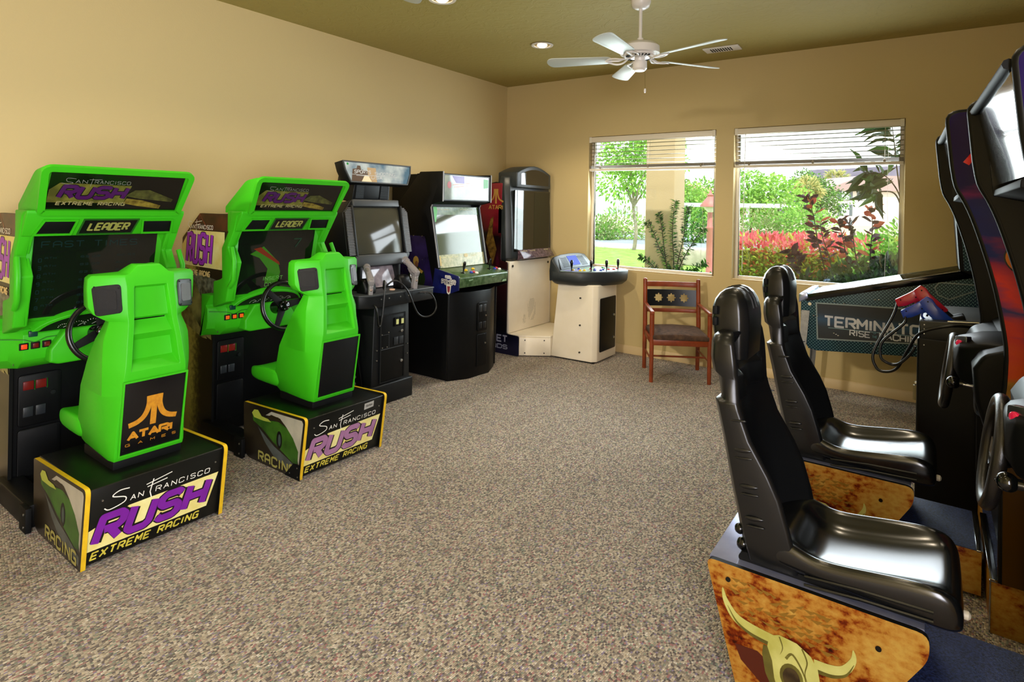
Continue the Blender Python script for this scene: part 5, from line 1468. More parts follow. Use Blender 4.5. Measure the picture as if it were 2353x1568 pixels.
    decal('strip_text', lettering('WaRRIOR', -0.25, 0.085, 0.11, 0.01, 0.16) + lettering('VaLKYRIE', -0.09, 0.085, 0.11, 0.01, 0.16) + lettering('aRCHER', 0.2, 0.085, 0.09, 0.01, 0.16), IM, CREAM, pl, 0.001)
    return t
ST['Z'] = [[(0, 6), (4, 6), (0, 0), (4, 0)]]
make_tall()

def make_console():
    yc = -0.42
    t = thing('control_console', 'cream four-player console with joysticks and a small blue display under the window', 'arcade machine', (1.4, 0, 0), (1.4, yc, 0))
    rings = []
    for z, x0, y0, y1 in ((0.012, 1.128, -0.262, 0.24), (0.80, 1.20, -0.255, 0.24)):
        rings.append([(x0, y0, z), (1.60, y0 + 0.02, z), (1.645, y0 + 0.065, z), (1.645, y1, z), (x0, y1, z)])
    MB().loft(rings).build('pedestal', OFFWHITE, t, bevel=0.012, seg=3)
    MB().box(1.16, 1.62, -0.23, 0.22, 0.0, 0.014).build('kick_base', BLACKM, t)
    FM = FX(1.6455, 0, 0)
    door = MB().prism(roundpoly([(-0.155, 0.105), (0.205, 0.105), (0.205, 0.66), (-0.155, 0.66)], 0.02), 0.0, 0.008, 'z', FM).build('coin_door', BLACK, t, bevel=0.003)
    for z in (0.46, 0.22): MB().cyl((1.653, 0.15, z), 0.012, 0.012, (1, 0, 0)).build('lock', SCREWM, door)
    b = MB()
    for z in (0.10, 0.38, 0.66): b.cyl((1.47, -0.258 + 0.01, z), 0.009, 0.012, (0, -1, 0), 10)
    b.build('bolts', mat('dark_bolt', '#3a3830', 0.4, metal=0.5), t)
    # control deck
    K2 = mat('dark_green_grey_plastic', '#262b2c', 0.42)
    deck = [(1.15, -0.345), (1.20, -0.375), (1.44, -0.345), (1.52, -0.31), (1.70, -0.12), (1.775, 0.04), (1.79, 0.20), (1.74, 0.31), (1.60, 0.37), (1.30, 0.385), (1.15, 0.36)]
    def ringat(z, f, dz=0.0):
        cx, cy = 1.40, 0.0
        return [(cx + (x - cx) * f, cy + (y - cy) * f, z + (x - 1.15) * dz) for x, y in deck]
    body = MB().loft([ringat(0.79, 0.86), ringat(0.83, 0.97), ringat(0.855, 0.985), ringat(0.915, 1.0, 0.02), ringat(0.925, 0.985, 0.02)]).build('control_deck', K2, t, bevel=0.006)
    topm = mat('pale_printed_deck', '#9fb8a6', 0.25, noise=(5, '#4f6a86', 0.9))
    def deckp(x, y): return (x, y, 0.926 + (x - 1.15) * 0.02)
    b = MB().loft([[deckp(1.40 + (x - 1.40) * 0.95, y * 0.95) for x, y in deck], [(p[0], p[1], p[2] + 0.003) for p in [deckp(1.40 + (x - 1.40) * 0.945, y * 0.945) for x, y in deck]]])
    surf = b.build('deck_surface', topm, t)
    gm = mat('print_mint', '#9cc8a0', 0.25)
    lm = mat('print_lilac', '#8f8fc0', 0.25)
    TM = frame((1.15, 0, 0.9295), (0, 1, 0), (-1, 0, -0.02))
    decal('deck_print', [[(0.02, -0.55), (0.28, -0.50), (0.30, -0.2), (0.1, -0.15), (0.0, -0.3)]], TM, gm, surf, 0.0006)
    decal('deck_print', [[(-0.33, -0.1), (-0.33, -0.25), (-0.18, -0.32), (-0.05, -0.22), (-0.1, -0.1)]], TM, lm, surf, 0.0006)
    JS = [(1.37, -0.27), (1.55, -0.18), (1.655, -0.04), (1.69, 0.16)]
    for x, y in JS:
        MB().lathe([(0, 0), (0.024, 0.0), (0.022, 0.004), (0.006, 0.006), (0.0065, 0.035), (0.012, 0.05), (0.016, 0.095), (0.011, 0.115), (0, 0.118)], 16, Matrix.Translation(deckp(x, y))).build('joystick', BLACKG, t)
    cols = {'y': mat('yellow_button', '#d8b820', 0.25), 'b': mat('blue_button', '#2338a8', 0.25), 'r': mat('red_button', '#c01c2c', 0.25), 'g': mat('green_button', '#1f8a34', 0.25)}
    for c_, x, y in (('y', 1.36, -0.22), ('y', 1.44, -0.20), ('y', 1.47, -0.175), ('y', 1.45, -0.23), ('b', 1.34, -0.06), ('b', 1.55, -0.10), ('b', 1.60, -0.06), ('r', 1.44, 0.02), ('b', 1.50, 0.0), ('r', 1.62, 0.08), ('r', 1.66, 0.12), ('b', 1.58, 0.03), ('g', 1.52, 0.17), ('g', 1.55, 0.22), ('r', 1.64, 0.25), ('g', 1.47, 0.24)):
        MB().lathe([(0, 0), (0.017, 0), (0.017, 0.006), (0.013, 0.009), (0.012, 0.014), (0, 0.015)], 14, Matrix.Translation(V3(deckp(x, y)) + V3((0, 0, 0.003)))).build('push_button', cols[c_], t)
    # hood with display and speakers, leaning back
    hood = [(1.16, 0.82), (1.155, 0.93), (1.165, 1.08), (1.19, 1.095), (1.28, 0.94), (1.28, 0.86)]
    rings = []
    for y, k in ((-0.365, 0.62), (-0.33, 0.85), (-0.2, 0.97), (0, 1.0), (0.2, 0.97), (0.33, 0.85), (0.38, 0.62)):
        rings.append([(x if z < 0.95 else 1.12 + (x - 1.12) * 1.0, y, z if z < 0.95 else 0.94 + (z - 0.94) * k) for x, z in hood])
    MB().loft(rings).build('display_hood', K2, t, bevel=0.008)
    HM = frame((1.283, 0, 0.944), (0, 1, 0), (-0.11, 0, 0.151))
    bz = MB().prism(roundpoly([(-0.34, 0.0), (0.33, 0.0), (0.27, 0.125), (0.15, 0.165), (-0.15, 0.165), (-0.28, 0.125)], 0.01), 0.0, 0.008, 'z', HM).build('display_bezel', mat('slate_grey_plastic', '#4a535e', 0.4), t, bevel=0.003)
    MB().box(-0.10, 0.10, 0.03, 0.145, 0.008, 0.011, HM).build('display', mat('blue_display', '#1c2c70', 0.5, spec=0.08, emis='#5a70e8', estr=0.6), t)
    for s in (-1, 1):
        b = MB()
        for k in range(8):
            b.box(s * 0.20 - 0.07 + s * (-k * 0.003), s * 0.20 + 0.06 - s * k * 0.003, 0.02 + k * 0.015, 0.026 + k * 0.015, 0.008, 0.0095, HM)
        lab(b.build('speaker_slots', BLACKM, bz), 'bank of black speaker slots')
    return t
make_console()
# ================================================================ PINBALL MACHINE along the window wall
def tread_material():
    """diamond tread plate print: alternating short slanted strokes on dark teal"""
    mt = bpy.data.materials.new('diamond_tread_print')
    mt.use_nodes = True
    nt = mt.node_tree
    b = nt.nodes['Principled BSDF']
    b.inputs['Roughness'].default_value = 0.35
    b.inputs['Specular IOR Level'].default_value = 0.25
    tc = nt.nodes.new('ShaderNodeTexCoord')
    sep = nt.nodes.new('ShaderNodeSeparateXYZ')
    nt.links.new(tc.outputs['Object'], sep.inputs[0])
    def M(op, a, b_=None, c=None):
        n = nt.nodes.new('ShaderNodeMath'); n.operation = op
        for i, v in enumerate((a, b_, c)):
            if v is None: continue
            if isinstance(v, (int, float)): n.inputs[i].default_value = v
            else: nt.links.new(v, n.inputs[i])
        return n.outputs[0]
    k = 42.0
    u = M('MULTIPLY', sep.outputs['X'], k); v = M('MULTIPLY', sep.outputs['Z'], k)
    a = M('ADD', u, v); c = M('SUBTRACT', u, v)
    fa = M('SUBTRACT', M('FRACT', a), 0.5); fc = M('SUBTRACT', M('FRACT', c), 0.5)
    par = M('FRACT', M('MULTIPLY', M('ADD', M('FLOOR', a), M('FLOOR', c)), 0.5))
    sel = M('GREATER_THAN', par, 0.25)
    def ell(x, y):
        return M('ADD', M('POWER', M('MULTIPLY', x, 2.4), 2.0), M('POWER', M('MULTIPLY', y, 7.5), 2.0))
    e1, e2 = ell(fa, fc), ell(fc, fa)
    e = M('ADD', M('MULTIPLY', sel, e1), M('MULTIPLY', M('SUBTRACT', 1.0, sel), e2))
    inside = M('LESS_THAN', e, 1.0)
    n = nt.nodes.new('ShaderNodeTexNoise'); n.inputs['Scale'].default_value = 2.5
    nt.links.new(tc.outputs['Object'], n.inputs['Vector'])
    base = ramp(nt, [(0.3, '#081b26'), (0.5, '#0b2f3a'), (0.7, '#0d2440')])
    nt.links.new(n.outputs[0], base.inputs[0])
    mx = nt.nodes.new('ShaderNodeMix'); mx.data_type = 'RGBA'
    nt.links.new(inside, mx.inputs['Factor']); nt.links.new(base.outputs[0], mx.inputs['A'])
    mx.inputs['B'].default_value = srgb('#6d8f95')
    nt.links.new(mx.outputs['Result'], b.inputs['Base Color'])
    bp = nt.nodes.new('ShaderNodeBump'); bp.inputs['Strength'].default_value = 0.3; bp.inputs['Distance'].default_value = 0.002
    nt.links.new(inside, bp.inputs['Height']); nt.links.new(bp.outputs[0], b.inputs['Normal'])
    return mt
TREAD = tread_material()

PGLASS = WGLASS.copy(); PGLASS.name = 'non_glare_table_glass'
_mx = PGLASS.node_tree.nodes['Mix Shader']
PGLASS.node_tree.links.remove(_mx.inputs[0].links[0])
_mx.inputs[0].default_value = 0.16
def make_pinball():
    ny, fy = -0.81, -0.25
    cy = (ny + fy) / 2
    t = thing('pinball_machine', 'pinball machine with diamond-tread side and silver lettering, standing along the window wall', 'pinball machine', (4.2, cy, 0), (4.2, cy, 0))
    prof = [(3.56, 0.62), (3.56, 0.875), (3.60, 0.895), (4.66, 1.165), (5.0, 1.165), (5.0, 0.60), (3.68, 0.49), (3.62, 0.50)]
    side = MB().prism(prof, ny, ny + 0.018, 'y').build('side_board', TREAD, t, bevel=0.003)
    MB().prism(prof, fy - 0.018, fy, 'y').build('side_board', TREAD, t, bevel=0.003)
    MB().prism([(3.565, 0.62), (3.565, 0.87), (3.60, 0.885), (4.66, 1.10), (5.0, 1.10), (5.0, 0.62), (3.68, 0.51)], ny + 0.018, fy - 0.018, 'y').build('cabinet_body', BLACKM, t)
    # siderails in black metal and lockbar
    for y0, y1 in ((ny - 0.004, ny + 0.022), (fy - 0.022, fy + 0.004)):
        MB().prism([(3.60, 0.875), (3.60, 0.93), (4.66, 1.212), (4.66, 1.150), (4.2, 1.035)], y0, y1, 'y').build('side_rail', BLACKG, t, bevel=0.002)
    MB().prism([(3.545, 0.86), (3.545, 0.925), (3.556, 0.936), (3.605, 0.948), (3.615, 0.90)], ny - 0.006, fy + 0.006, 'y').build('lock_bar', mat('blue_steel', '#a9b4d8', 0.22, metal=0.9), t, bevel=0.004)
    # glass and what lies under it
    MB().prism([(3.61, 0.932), (3.61, 0.936), (4.63, 1.206), (4.63, 1.202)], ny + 0.02, fy - 0.02, 'y').build('playfield_glass', PGLASS, t)
    MB().prism([(3.62, 0.865), (3.62, 0.875), (4.62, 1.10), (4.62, 1.09)], ny + 0.02, fy - 0.02, 'y').build('playfield', mat('busy_playfield_print', '#101316', 0.4, noise=(26, '#3c3034', 0.9)), t)
    b = MB()
    rnd = random.Random(4)
    for k in range(26):
        x = 3.70 + rnd.random() * 0.85; y = ny + 0.08 + rnd.random() * 0.40
        z = 0.88 + (x - 3.62) * 0.225
        b.cyl((x, y, z), 0.012 + rnd.random() * 0.012, 0.025 + rnd.random() * 0.02, n=10)
    b.build('bumpers_and_posts', mat('pale_pink_plastic', '#8a6472', 0.3, noise=(8, '#4a5460', 0.9)), t)
    # legs
    def leg(x, y, x2):
        b = MB()
        sx = 1
        b.prism([(0, 0), (0.055, 0), (0.055, 0.006), (0.006, 0.006), (0.006, 0.055), (0, 0.055)], 0, 1, 'z')
        return b
    for (x, y, dx, dy) in ((3.60, ny - 0.003, 1, 1), (3.60, fy + 0.003, 1, -1), (4.93, ny - 0.003, -1, 1), (4.93, fy + 0.003, -1, -1)):
        top, foot = V3((x - dx * 0.035, y, 0.80 if x < 4 else 0.85)), V3((x - dx * 0.06, y - dy * 0.03, 0.03))
        b = MB()
        b.loft([[top + V3((0, 0, 0)), top + V3((dx * 0.06, 0, 0)), top + V3((dx * 0.06, dy * 0.006, 0)), top + V3((dx * 0.006, dy * 0.006, 0)), top + V3((dx * 0.006, dy * 0.06, 0)), top + V3((0, dy * 0.06, 0))],
                [foot + V3((0, 0, 0)), foot + V3((dx * 0.03, 0, 0)), foot + V3((dx * 0.03, dy * 0.006, 0)), foot + V3((dx * 0.006, dy * 0.006, 0)), foot + V3((dx * 0.006, dy * 0.03, 0)), foot + V3((0, dy * 0.03, 0))]])
        lg = b.build('leg', STEEL, t)
        MB().cyl((foot.x + dx * 0.012, foot.y + dy * 0.012, 0.0), 0.02, 0.012).cyl((foot.x + dx * 0.012, foot.y + dy * 0.012, 0.01), 0.006, 0.03).build('leveller', STEEL, lg)
    # name panel: recessed plate with bright frame
    SM = frame((0, ny, 0), (1, 0, 0), (0, 0, 1))
    fr = [(3.685, 0.585), (4.72, 0.672), (4.72, 0.905), (3.672, 0.868)]
    npan = MB().prism(fr, 0.0005, 0.003, 'z', SM)
    def plate_mat():
        mt = bpy.data.materials.new('dark_teal_glow_print')
        mt.use_nodes = True
        nt = mt.node_tree; b = nt.nodes['Principled BSDF']; b.inputs['Roughness'].default_value = 0.45
        tc = nt.nodes.new('ShaderNodeTexCoord'); sep = nt.nodes.new('ShaderNodeSeparateXYZ')
        mr = nt.nodes.new('ShaderNodeMapRange'); mr.inputs['From Min'].default_value = 0.60; mr.inputs['From Max'].default_value = 0.88
        rp = ramp(nt, [(0.0, '#05090b'), (0.3, '#081820'), (0.52, '#0d3a58'), (0.7, '#081a26'), (1.0, '#04070a')])
        nt.links.new(tc.outputs['Object'], sep.inputs[0]); nt.links.new(sep.outputs['Z'], mr.inputs[0]); nt.links.new(mr.outputs[0], rp.inputs[0]); nt.links.new(rp.outputs[0], b.inputs['Base Color'])
        return mt
    npo = npan.build('name_panel', plate_mat(), t)
    decal('panel_frame', ribbon(fr + [fr[0]], 0.010), SM, mat('tarnished_steel', '#7c8a8c', 0.35, metal=0.6), npo, 0.003, 0.002)
    silver = mat('silver_print', '#c4c6cc', 0.25, noise=(12, '#8f93a0', 0.6))
    lab(decal('title_lettering', lettering('TERMINaTOR', 3.725, 0.0, 0.715, 0.088, 0.19, 0.0, 0.30), frame((0, ny, 0.69), (1, 0, 0), (0, 0, 1)), silver, npo, 0.0042), 'word TERMINATOR in silver')
    sub = frame((0, ny, 0.640), (1, 0, 0), (0, 0, 1))
    lab(decal('subtitle_lettering', lettering('RISE', 3.905, 0.0, 0.14, 0.048, 0.17, 0, 0.3) + lettering('MaCHINES', 4.10, 0.002, 0.32, 0.05, 0.17, 0, 0.3), sub, silver, npo, 0.0042), 'words RISE and MACHINES')
    decal('small_subtitle_lettering', lettering('OF', 4.062, 0.034, 0.024, 0.016, 0.16) + lettering('THE', 4.055, 0.004, 0.034, 0.02, 0.16), sub, mat('print_teal_grey', '#3f6a74', 0.3), npo, 0.0042)
    decal('underline', ribbon([(3.76, 0.683), (4.66, 0.70)], 0.003), SM, mat('print_teal_line', '#8fb0b8', 0.3), npo, 0.0042)
    b = MB()
    for x, z in ((3.625, 0.855), ): b.cyl((x, ny, z), 0.013, 0.006, (0, -1, 0), 14)
    b.build('flipper_button', mat('cream_button', '#d8cdb0', 0.3), t)
    b = MB()
    for x, z in ((3.80, 0.895), (3.865, 0.885), (4.07, 0.935), (4.095, 0.938), (3.80, 0.645), (3.815, 0.638), (3.83, 0.63), (4.05, 0.60), (3.655, 0.765), (3.68, 0.765)): b.ball((x, ny - 0.001, z), 0.010, 10, sz=0.6)
    b.build('bolts', CHROME, t)
    # rear recess outline on the side
    decal('rear_cutout_trim', ribbon([(4.66, 1.10), (4.46, 1.10), (4.435, 1.06), (4.455, 1.01), (4.52, 0.985), (4.66, 1.055)], 0.008), SM, mat('tarnished_steel', '#7c8a8c', 0.35, metal=0.6), t, 0.001)
    # backbox
    bb = [(4.575, 1.20), (4.545, 1.60), (4.52, 1.66), (4.505, 1.74), (4.53, 1.93), (5.0, 1.93), (5.0, 1.165), (4.66, 1.165)]
    MB().prism(bb, ny - 0.05, fy + 0.05, 'y').build('backbox', BLACK, t, bevel=0.006)
    for y in (ny - 0.052,):
        MB().prism([(4.60, 1.20), (4.57, 1.60), (4.60, 1.66), (4.60, 1.90), (4.97, 1.90), (4.97, 1.20)], y - 0.003, y, 'y').build('backbox_side_print', TREAD, t)
    return t
make_pinball()

# ================================================================ GUN GAME CABINET with red and blue guns
def make_gun_cabinet():
    t = thing('gun_game_cabinet', 'black cabinet holding the red and blue light guns, between pinball machine and driving games', 'arcade machine', (4.8, -1.85, 0), (4.8, -1.85, 0))
    MB().box(4.36, 5.25, -2.2, -1.5, 0.0, 0.925).build('cabinet_body', BLACK, t, bevel=0.012, seg=3)
    MB().prism([(4.368, 0.92), (4.368, 1.015), (4.62, 1.03), (4.75, 1.03), (4.75, 0.92)], -2.195, -1.505, 'y').build('control_box', mat('worn_charcoal_metal', '#26292b', 0.4, metal=0.4, noise=(6, '#3a3d3c', 0.6)), t, bevel=0.005)
    MB().prism([(4.75, 0.9), (4.75, 1.05), (4.95, 1.80), (5.25, 1.80), (5.25, 0.9)], -2.19, -1.51, 'y').build('monitor_housing', BLACK, t, bevel=0.008)
    for y in (-2.05, -1.98):
        MB().prism([(4.44, 0.96), (4.50, 1.03), (4.56, 1.05), (4.62, 0.93), (4.55, 0.90)], y - 0.035, y + 0.03, 'y').build('holster', BLACKM, t, bevel=0.008)
    MB().tube([(4.49, -2.19, 1.025), (4.62, -2.197, 1.035)], 0.006, 8).build('chrome_bar', CHROME, t)
    b = MB()
    for x, z in ((4.39, 0.998), (4.39, 0.975), (4.39, 0.95), (4.44, 0.985), (4.39, 0.89)): b.cyl((x, -2.198, z), 0.003, 0.005, (0, -1, 0), 8)
    b.build('screws', SCREWM, t)
    k = MB().cyl((4.352, -2.12, 0.66), 0.011, 0.012, (1, 0, 0))
    k.build('lock', SCREWM, t)
    MB().box(4.344, 4.358, -2.13, -2.11, 0.57, 0.65).build('key_tag', mat('brass_tag', '#8f8560', 0.35, metal=0.5), t)
    return t
make_gun_cabinet()
make_gun((4.375, -2.02, 1.128), 0.0, R(42), 'red light gun resting in the holster behind the blue one', [(4.24, -2.05, 1.0), (4.155, -2.1, 0.80), (4.17, -2.12, 0.715), (4.215, -2.13, 0.70), (4.27, -2.15, 0.735), (4.32, -2.18, 0.85), (4.375, -2.22, 0.955), (4.50, -2.235, 1.01), (4.60, -2.21, 1.012)], mat('red_gun_plastic', '#c01230', 0.3, coat=0.3), True, 0.80)
make_gun((4.405, -2.10, 1.078), 0.0, R(42), 'blue light gun resting in the holster in front of the red one', [(4.30, -2.12, 0.985), (4.20, -2.13, 0.87), (4.19, -2.14, 0.79), (4.215, -2.15, 0.76), (4.27, -2.15, 0.755), (4.33, -2.21, 0.83), (4.352, -2.215, 0.88)], mat('blue_gun_plastic', '#1540b8', 0.3, coat=0.3), True, 0.80)

# ================================================================ DRIVING GAMES with black bucket seats
def rock_material():
    mt = bpy.data.materials.new('orange_desert_rock_print')
    mt.use_nodes = True
    nt = mt.node_tree
    b = nt.nodes['Principled BSDF']; b.inputs['Roughness'].default_value = 0.28
    b.inputs['Specular IOR Level'].default_value = 0.155
    tc = nt.nodes.new('ShaderNodeTexCoord')
    n = nt.nodes.new('ShaderNodeTexNoise'); n.inputs['Scale'].default_value = 5; n.inputs['Detail'].default_value = 8; n.inputs['Roughness'].default_value = 0.7
    n2 = nt.nodes.new('ShaderNodeTexNoise'); n2.inputs['Scale'].default_value = 42; n2.inputs['Detail'].default_value = 3
    ma = nt.nodes.new('ShaderNodeMath'); ma.operation = 'MULTIPLY_ADD'; ma.inputs[1].default_value = 0.35
    rp = ramp(nt, [(0.52, '#2c0c04'), (0.585, '#682206'), (0.625, '#864812'), (0.68, '#9c6a26'), (0.75, '#a87c34'), (0.84, '#b08c40')])
    mp = nt.nodes.new('ShaderNodeMapping'); mp.inputs['Scale'].default_value = (1, 1, 1.6)
    nt.links.new(tc.outputs['Object'], mp.inputs[0])
    nt.links.new(tc.outputs['Object'], n.inputs['Vector']); nt.links.new(mp.outputs[0], n2.inputs['Vector'])
    nt.links.new(n2.outputs[0], ma.inputs[0]); nt.links.new(n.outputs[0], ma.inputs[2]); nt.links.new(ma.outputs[0], rp.inputs[0])
    nt.links.new(rp.outputs[0], b.inputs['Base Color'])
    return mt
def sunset_material():
    mt = bpy.data.materials.new('sunset_sky_print')
    mt.use_nodes = True
    nt = mt.node_tree
    b = nt.nodes['Principled BSDF']; b.inputs['Roughness'].default_value = 0.25
    b.inputs['Specular IOR Level'].default_value = 0.15
    tc = nt.nodes.new('ShaderNodeTexCoord'); sep = nt.nodes.new('ShaderNodeSeparateXYZ')
    n = nt.nodes.new('ShaderNodeTexNoise'); n.inputs['Scale'].default_value = 3.2; n.inputs['Detail'].default_value = 4
    mp = nt.nodes.new('ShaderNodeMapping'); mp.inputs['Scale'].default_value = (0.7, 1, 2.2)
    ma = nt.nodes.new('ShaderNodeMath'); ma.operation = 'MULTIPLY_ADD'; ma.inputs[1].default_value = 0.55
    mr = nt.nodes.new('ShaderNodeMapRange'); mr.inputs['From Min'].default_value = 0.95; mr.inputs['From Max'].default_value = 2.35
    rp = ramp(nt, [(0.0, '#4a320c'), (0.13, '#8a641a'), (0.17, '#a87422'), (0.20, '#d4501e'), (0.30, '#cc3a34'), (0.36, '#2c3478'), (0.41, '#dc3a3a'), (0.52, '#8e2450'), (0.56, '#182470'), (0.66, '#1e1e60'), (0.72, '#6a1c5c'), (0.76, '#1c124c'), (0.86, '#1e104a'), (1.0, '#22124c')])
    nt.links.new(tc.outputs['Object'], sep.inputs[0]); nt.links.new(tc.outputs['Object'], mp.inputs[0]); nt.links.new(mp.outputs[0], n.inputs['Vector'])
    nt.links.new(n.outputs[0], ma.inputs[0]); nt.links.new(sep.outputs['Z'], ma.inputs[2]); nt.links.new(ma.outputs[0], mr.inputs[0]); nt.links.new(mr.outputs[0], rp.inputs[0])
    nt.links.new(rp.outputs[0], b.inputs['Base Color'])
    return mt
ROCK, SUNSET = rock_material(), sunset_material()
SEATB = mat('black_moulded_seat', '#0e0f10', 0.30, spec=0.5, bump=(300, 0.06, 0.0004))
RUBMAT = mat('blue_black_rubber_mat', '#11152c', 0.5, noise=(160, '#3a4a80', 0.8), bump=(260, 0.9, 0.003))

def make_driver(label):
    """model frame: x as for the machine by the gun cabinet, y centred on the seat"""
    t = thing('driving_game', label, 'arcade machine', (4.3, 0, 0), group='driving games with black seats')
    # ---- seat box with printed sides
    sk = roundpoly([(3.752, 0.414), (4.372, 0.414), (4.372, 0.345), (4.20, 0.06), (4.15, 0.0), (3.865, 0.0)], [0.03, 0.03, 0.03, 0.02, 0.0, 0.0], 4)
    MB().prism([(3.78, 0.405), (4.34, 0.405), (4.34, 0.35), (4.17, 0.0), (3.89, 0.0)], -0.225, 0.225, 'y').build('seat_box', BLACKM, t)
    MB().box(3.76, 4.36, -0.223, 0.223, 0.405, 0.414).build('top_plate', mat('blue_white_laminate_top', '#8d93b4', 0.14, metal=0.6, noise=(9, '#b9c0dc', 0.5)), t)
    for s in (-1, 1):
        y0 = s * 0.225
        sp = MB().prism(sk, y0, y0 + s * 0.018, 'y', mi=0, side=1).build('seat_side_panel', [ROCK, BLACKM], t)
        if s < 0:
            M = frame((3.752, -0.2432, 0), (1, 0, 0), (0, 0, 1))
            b = MB()
            for (u_, v_) in ((0.075, 0.365), (0.50, 0.325), (0.51, 0.11)): b.cyl(M @ V3((u_, v_, 0)), 0.008, 0.003, (0, -1, 0), 12)
            b.build('bolts', BLACKG, sp)
            # cracked ground facets
            rnd = random.Random(11)
            P = []
            for i in range(13):
                for k in range(6):
                    cx, cy = 0.10 + i * 0.024 + rnd.uniform(-.006, .006), 0.375 - k * 0.020 - i * 0.0015 + rnd.uniform(-.004, .004)
                    if rnd.random() < 0.25: continue
                    a = rnd.uniform(-0.3, 0.5); w_, h_ = rnd.uniform(0.010, 0.020), rnd.uniform(0.007, 0.014)
                    P.append([(cx - w_ * cos(a), cy - w_ * sin(a)), (cx + w_ * cos(a), cy + w_ * sin(a)), (cx + w_ * 0.2, cy - h_)])
            decal('cracked_ground_print', P, M, mat('print_ochre_brown', '#7d5a18', 0.28), sp, 0.0006)
            # ox skull
            bone = mat('print_olive_bone', '#a5a24c', 0.25, noise=(9, '#c9c87c', 0.8))
            boned = mat('print_bone_dark', '#6f6a2c', 0.25, noise=(12, '#4a4218', 0.8))
            hole = mat('print_eye_socket', '#2c2012', 0.3, noise=(20, '#5a4a2a', 0.8))
            P = []
            def horn(pts, w0):
                c = catmull([(x, y, 0) for x, y in pts], 6)
                out = []
                n_ = len(c)
                Lp, Rp = [], []
                for i, p in enumerate(c):
                    d_ = (c[min(i + 1, n_ - 1)] - c[max(i - 1, 0)]).normalized()
                    w_ = w0 * (1 - (i / (n_ - 1)) ** 1.6 * 0.93)
                    Lp.append((p.x - d_.y * w_, p.y + d_.x * w_)); Rp.append((p.x + d_.y * w_, p.y - d_.x * w_))
                for i in range(n_ - 1): out.append([Lp[i], Rp[i], Rp[i + 1], Lp[i + 1]])
                return out
            decal('skull_shadow_print', [[(0.10, 0.165), (0.17, 0.17), (0.24, 0.13), (0.25, 0.05), (0.20, 0.06), (0.12, 0.12)]], M, mat('print_deep_rust', '#4a1808', 0.3), sp, 0.0007)
            decal('horn_print', horn([(0.215, 0.222), (0.15, 0.232), (0.10, 0.252), (0.068, 0.295), (0.058, 0.332)], 0.020), M, bone, sp, 0.0011)
            decal('horn_print', horn([(0.335, 0.200), (0.38, 0.205), (0.415, 0.222), (0.438, 0.262), (0.437, 0.292)], 0.019), M, bone, sp, 0.0011)
            decal('horn_ridge_print', horn([(0.21, 0.208), (0.15, 0.216), (0.105, 0.238), (0.075, 0.28)], 0.006), M, boned, sp, 0.0014)
            decal('horn_ridge_print', horn([(0.345, 0.186), (0.385, 0.19), (0.42, 0.21), (0.44, 0.25)], 0.006), M, boned, sp, 0.0014)
            skull = [(0.205, 0.236), (0.235, 0.250), (0.285, 0.245), (0.325, 0.222), (0.345, 0.19), (0.352, 0.15), (0.345, 0.11), (0.362, 0.06), (0.385, 0.012), (0.30, 0.012), (0.275, 0.05), (0.235, 0.07), (0.222, 0.11), (0.215, 0.16), (0.200, 0.20)]
            decal('skull_print', [skull], M, bone, sp, 0.0017)
            decal('skull_side_print', [[(0.200, 0.20), (0.215, 0.16), (0.222, 0.11), (0.235, 0.07), (0.215, 0.075), (0.195, 0.115), (0.185, 0.17), (0.188, 0.20)]], M, boned, sp, 0.0012)
            decal('skull_crease_print', horn([(0.30, 0.235), (0.315, 0.20), (0.31, 0.16), (0.325, 0.12)], 0.0025) + horn([(0.255, 0.185), (0.275, 0.205), (0.31, 0.15), (0.315, 0.08)], 0.004) + horn([(0.235, 0.245), (0.245, 0.215), (0.238, 0.19)], 0.002), M, boned, sp, 0.0021)
            decal('eye_rim_print', [ellipse(0.272, 0.133, 0.034, 0.042)], M, boned, sp, 0.0022)
            decal('eye_socket_print', [ellipse(0.272, 0.130, 0.025, 0.033)], M, hole, sp, 0.0026)
            decal('nostril_print', [ellipse(0.33, 0.045, 0.012, 0.02)], M, hole, sp, 0.0024)
    # ---- bucket seat: backrest
    def ring(z, xr, xf, h, th=0.045):
        return [(xr, -h * 0.78, z), (xr, h * 0.78, z), (xr + 0.022, h * 0.97, z), ((xr + xf) / 2, h, z), (xf - 0.012, h * 0.99, z), (xf, h - 0.014, z), (xf - 0.012, h - 0.035, z), (xr + th + 0.03, h - 0.085, z), (xr + th, h * 0.3, z),
                (xr + th, -h * 0.3, z), (xr + th + 0.03, -h + 0.085, z), (xf - 0.012, -h + 0.035, z), (xf, -h + 0.014, z), (xf - 0.012, -h * 0.99, z), ((xr + xf) / 2, -h, z), (xr + 0.022, -h * 0.97, z)]
    levels = [(0.425, 3.862, 4.03, 0.205), (0.50, 3.845, 4.02, 0.210), (0.56, 3.834, 4.005, 0.212), (0.65, 3.813, 3.978, 0.214), (0.72, 3.799, 3.945, 0.215), (0.82, 3.779, 3.885, 0.216), (0.915, 3.757, 3.850, 0.217), (0.935, 3.752, 3.845, 0.217),
              (0.945, 3.772, 3.843, 0.212), (1.02, 3.760, 3.838, 0.212), (1.035, 3.742, 3.836, 0.216), (1.08, 3.735, 3.832, 0.217), (1.13, 3.735, 3.824, 0.212), (1.152, 3.742, 3.818, 0.202), (1.166, 3.755, 3.81, 0.18)]
    back = MB().loft([ring(*l) for l in levels]).build('seat_back', SEATB, t, bevel=0.004, seg=2, ang=40)
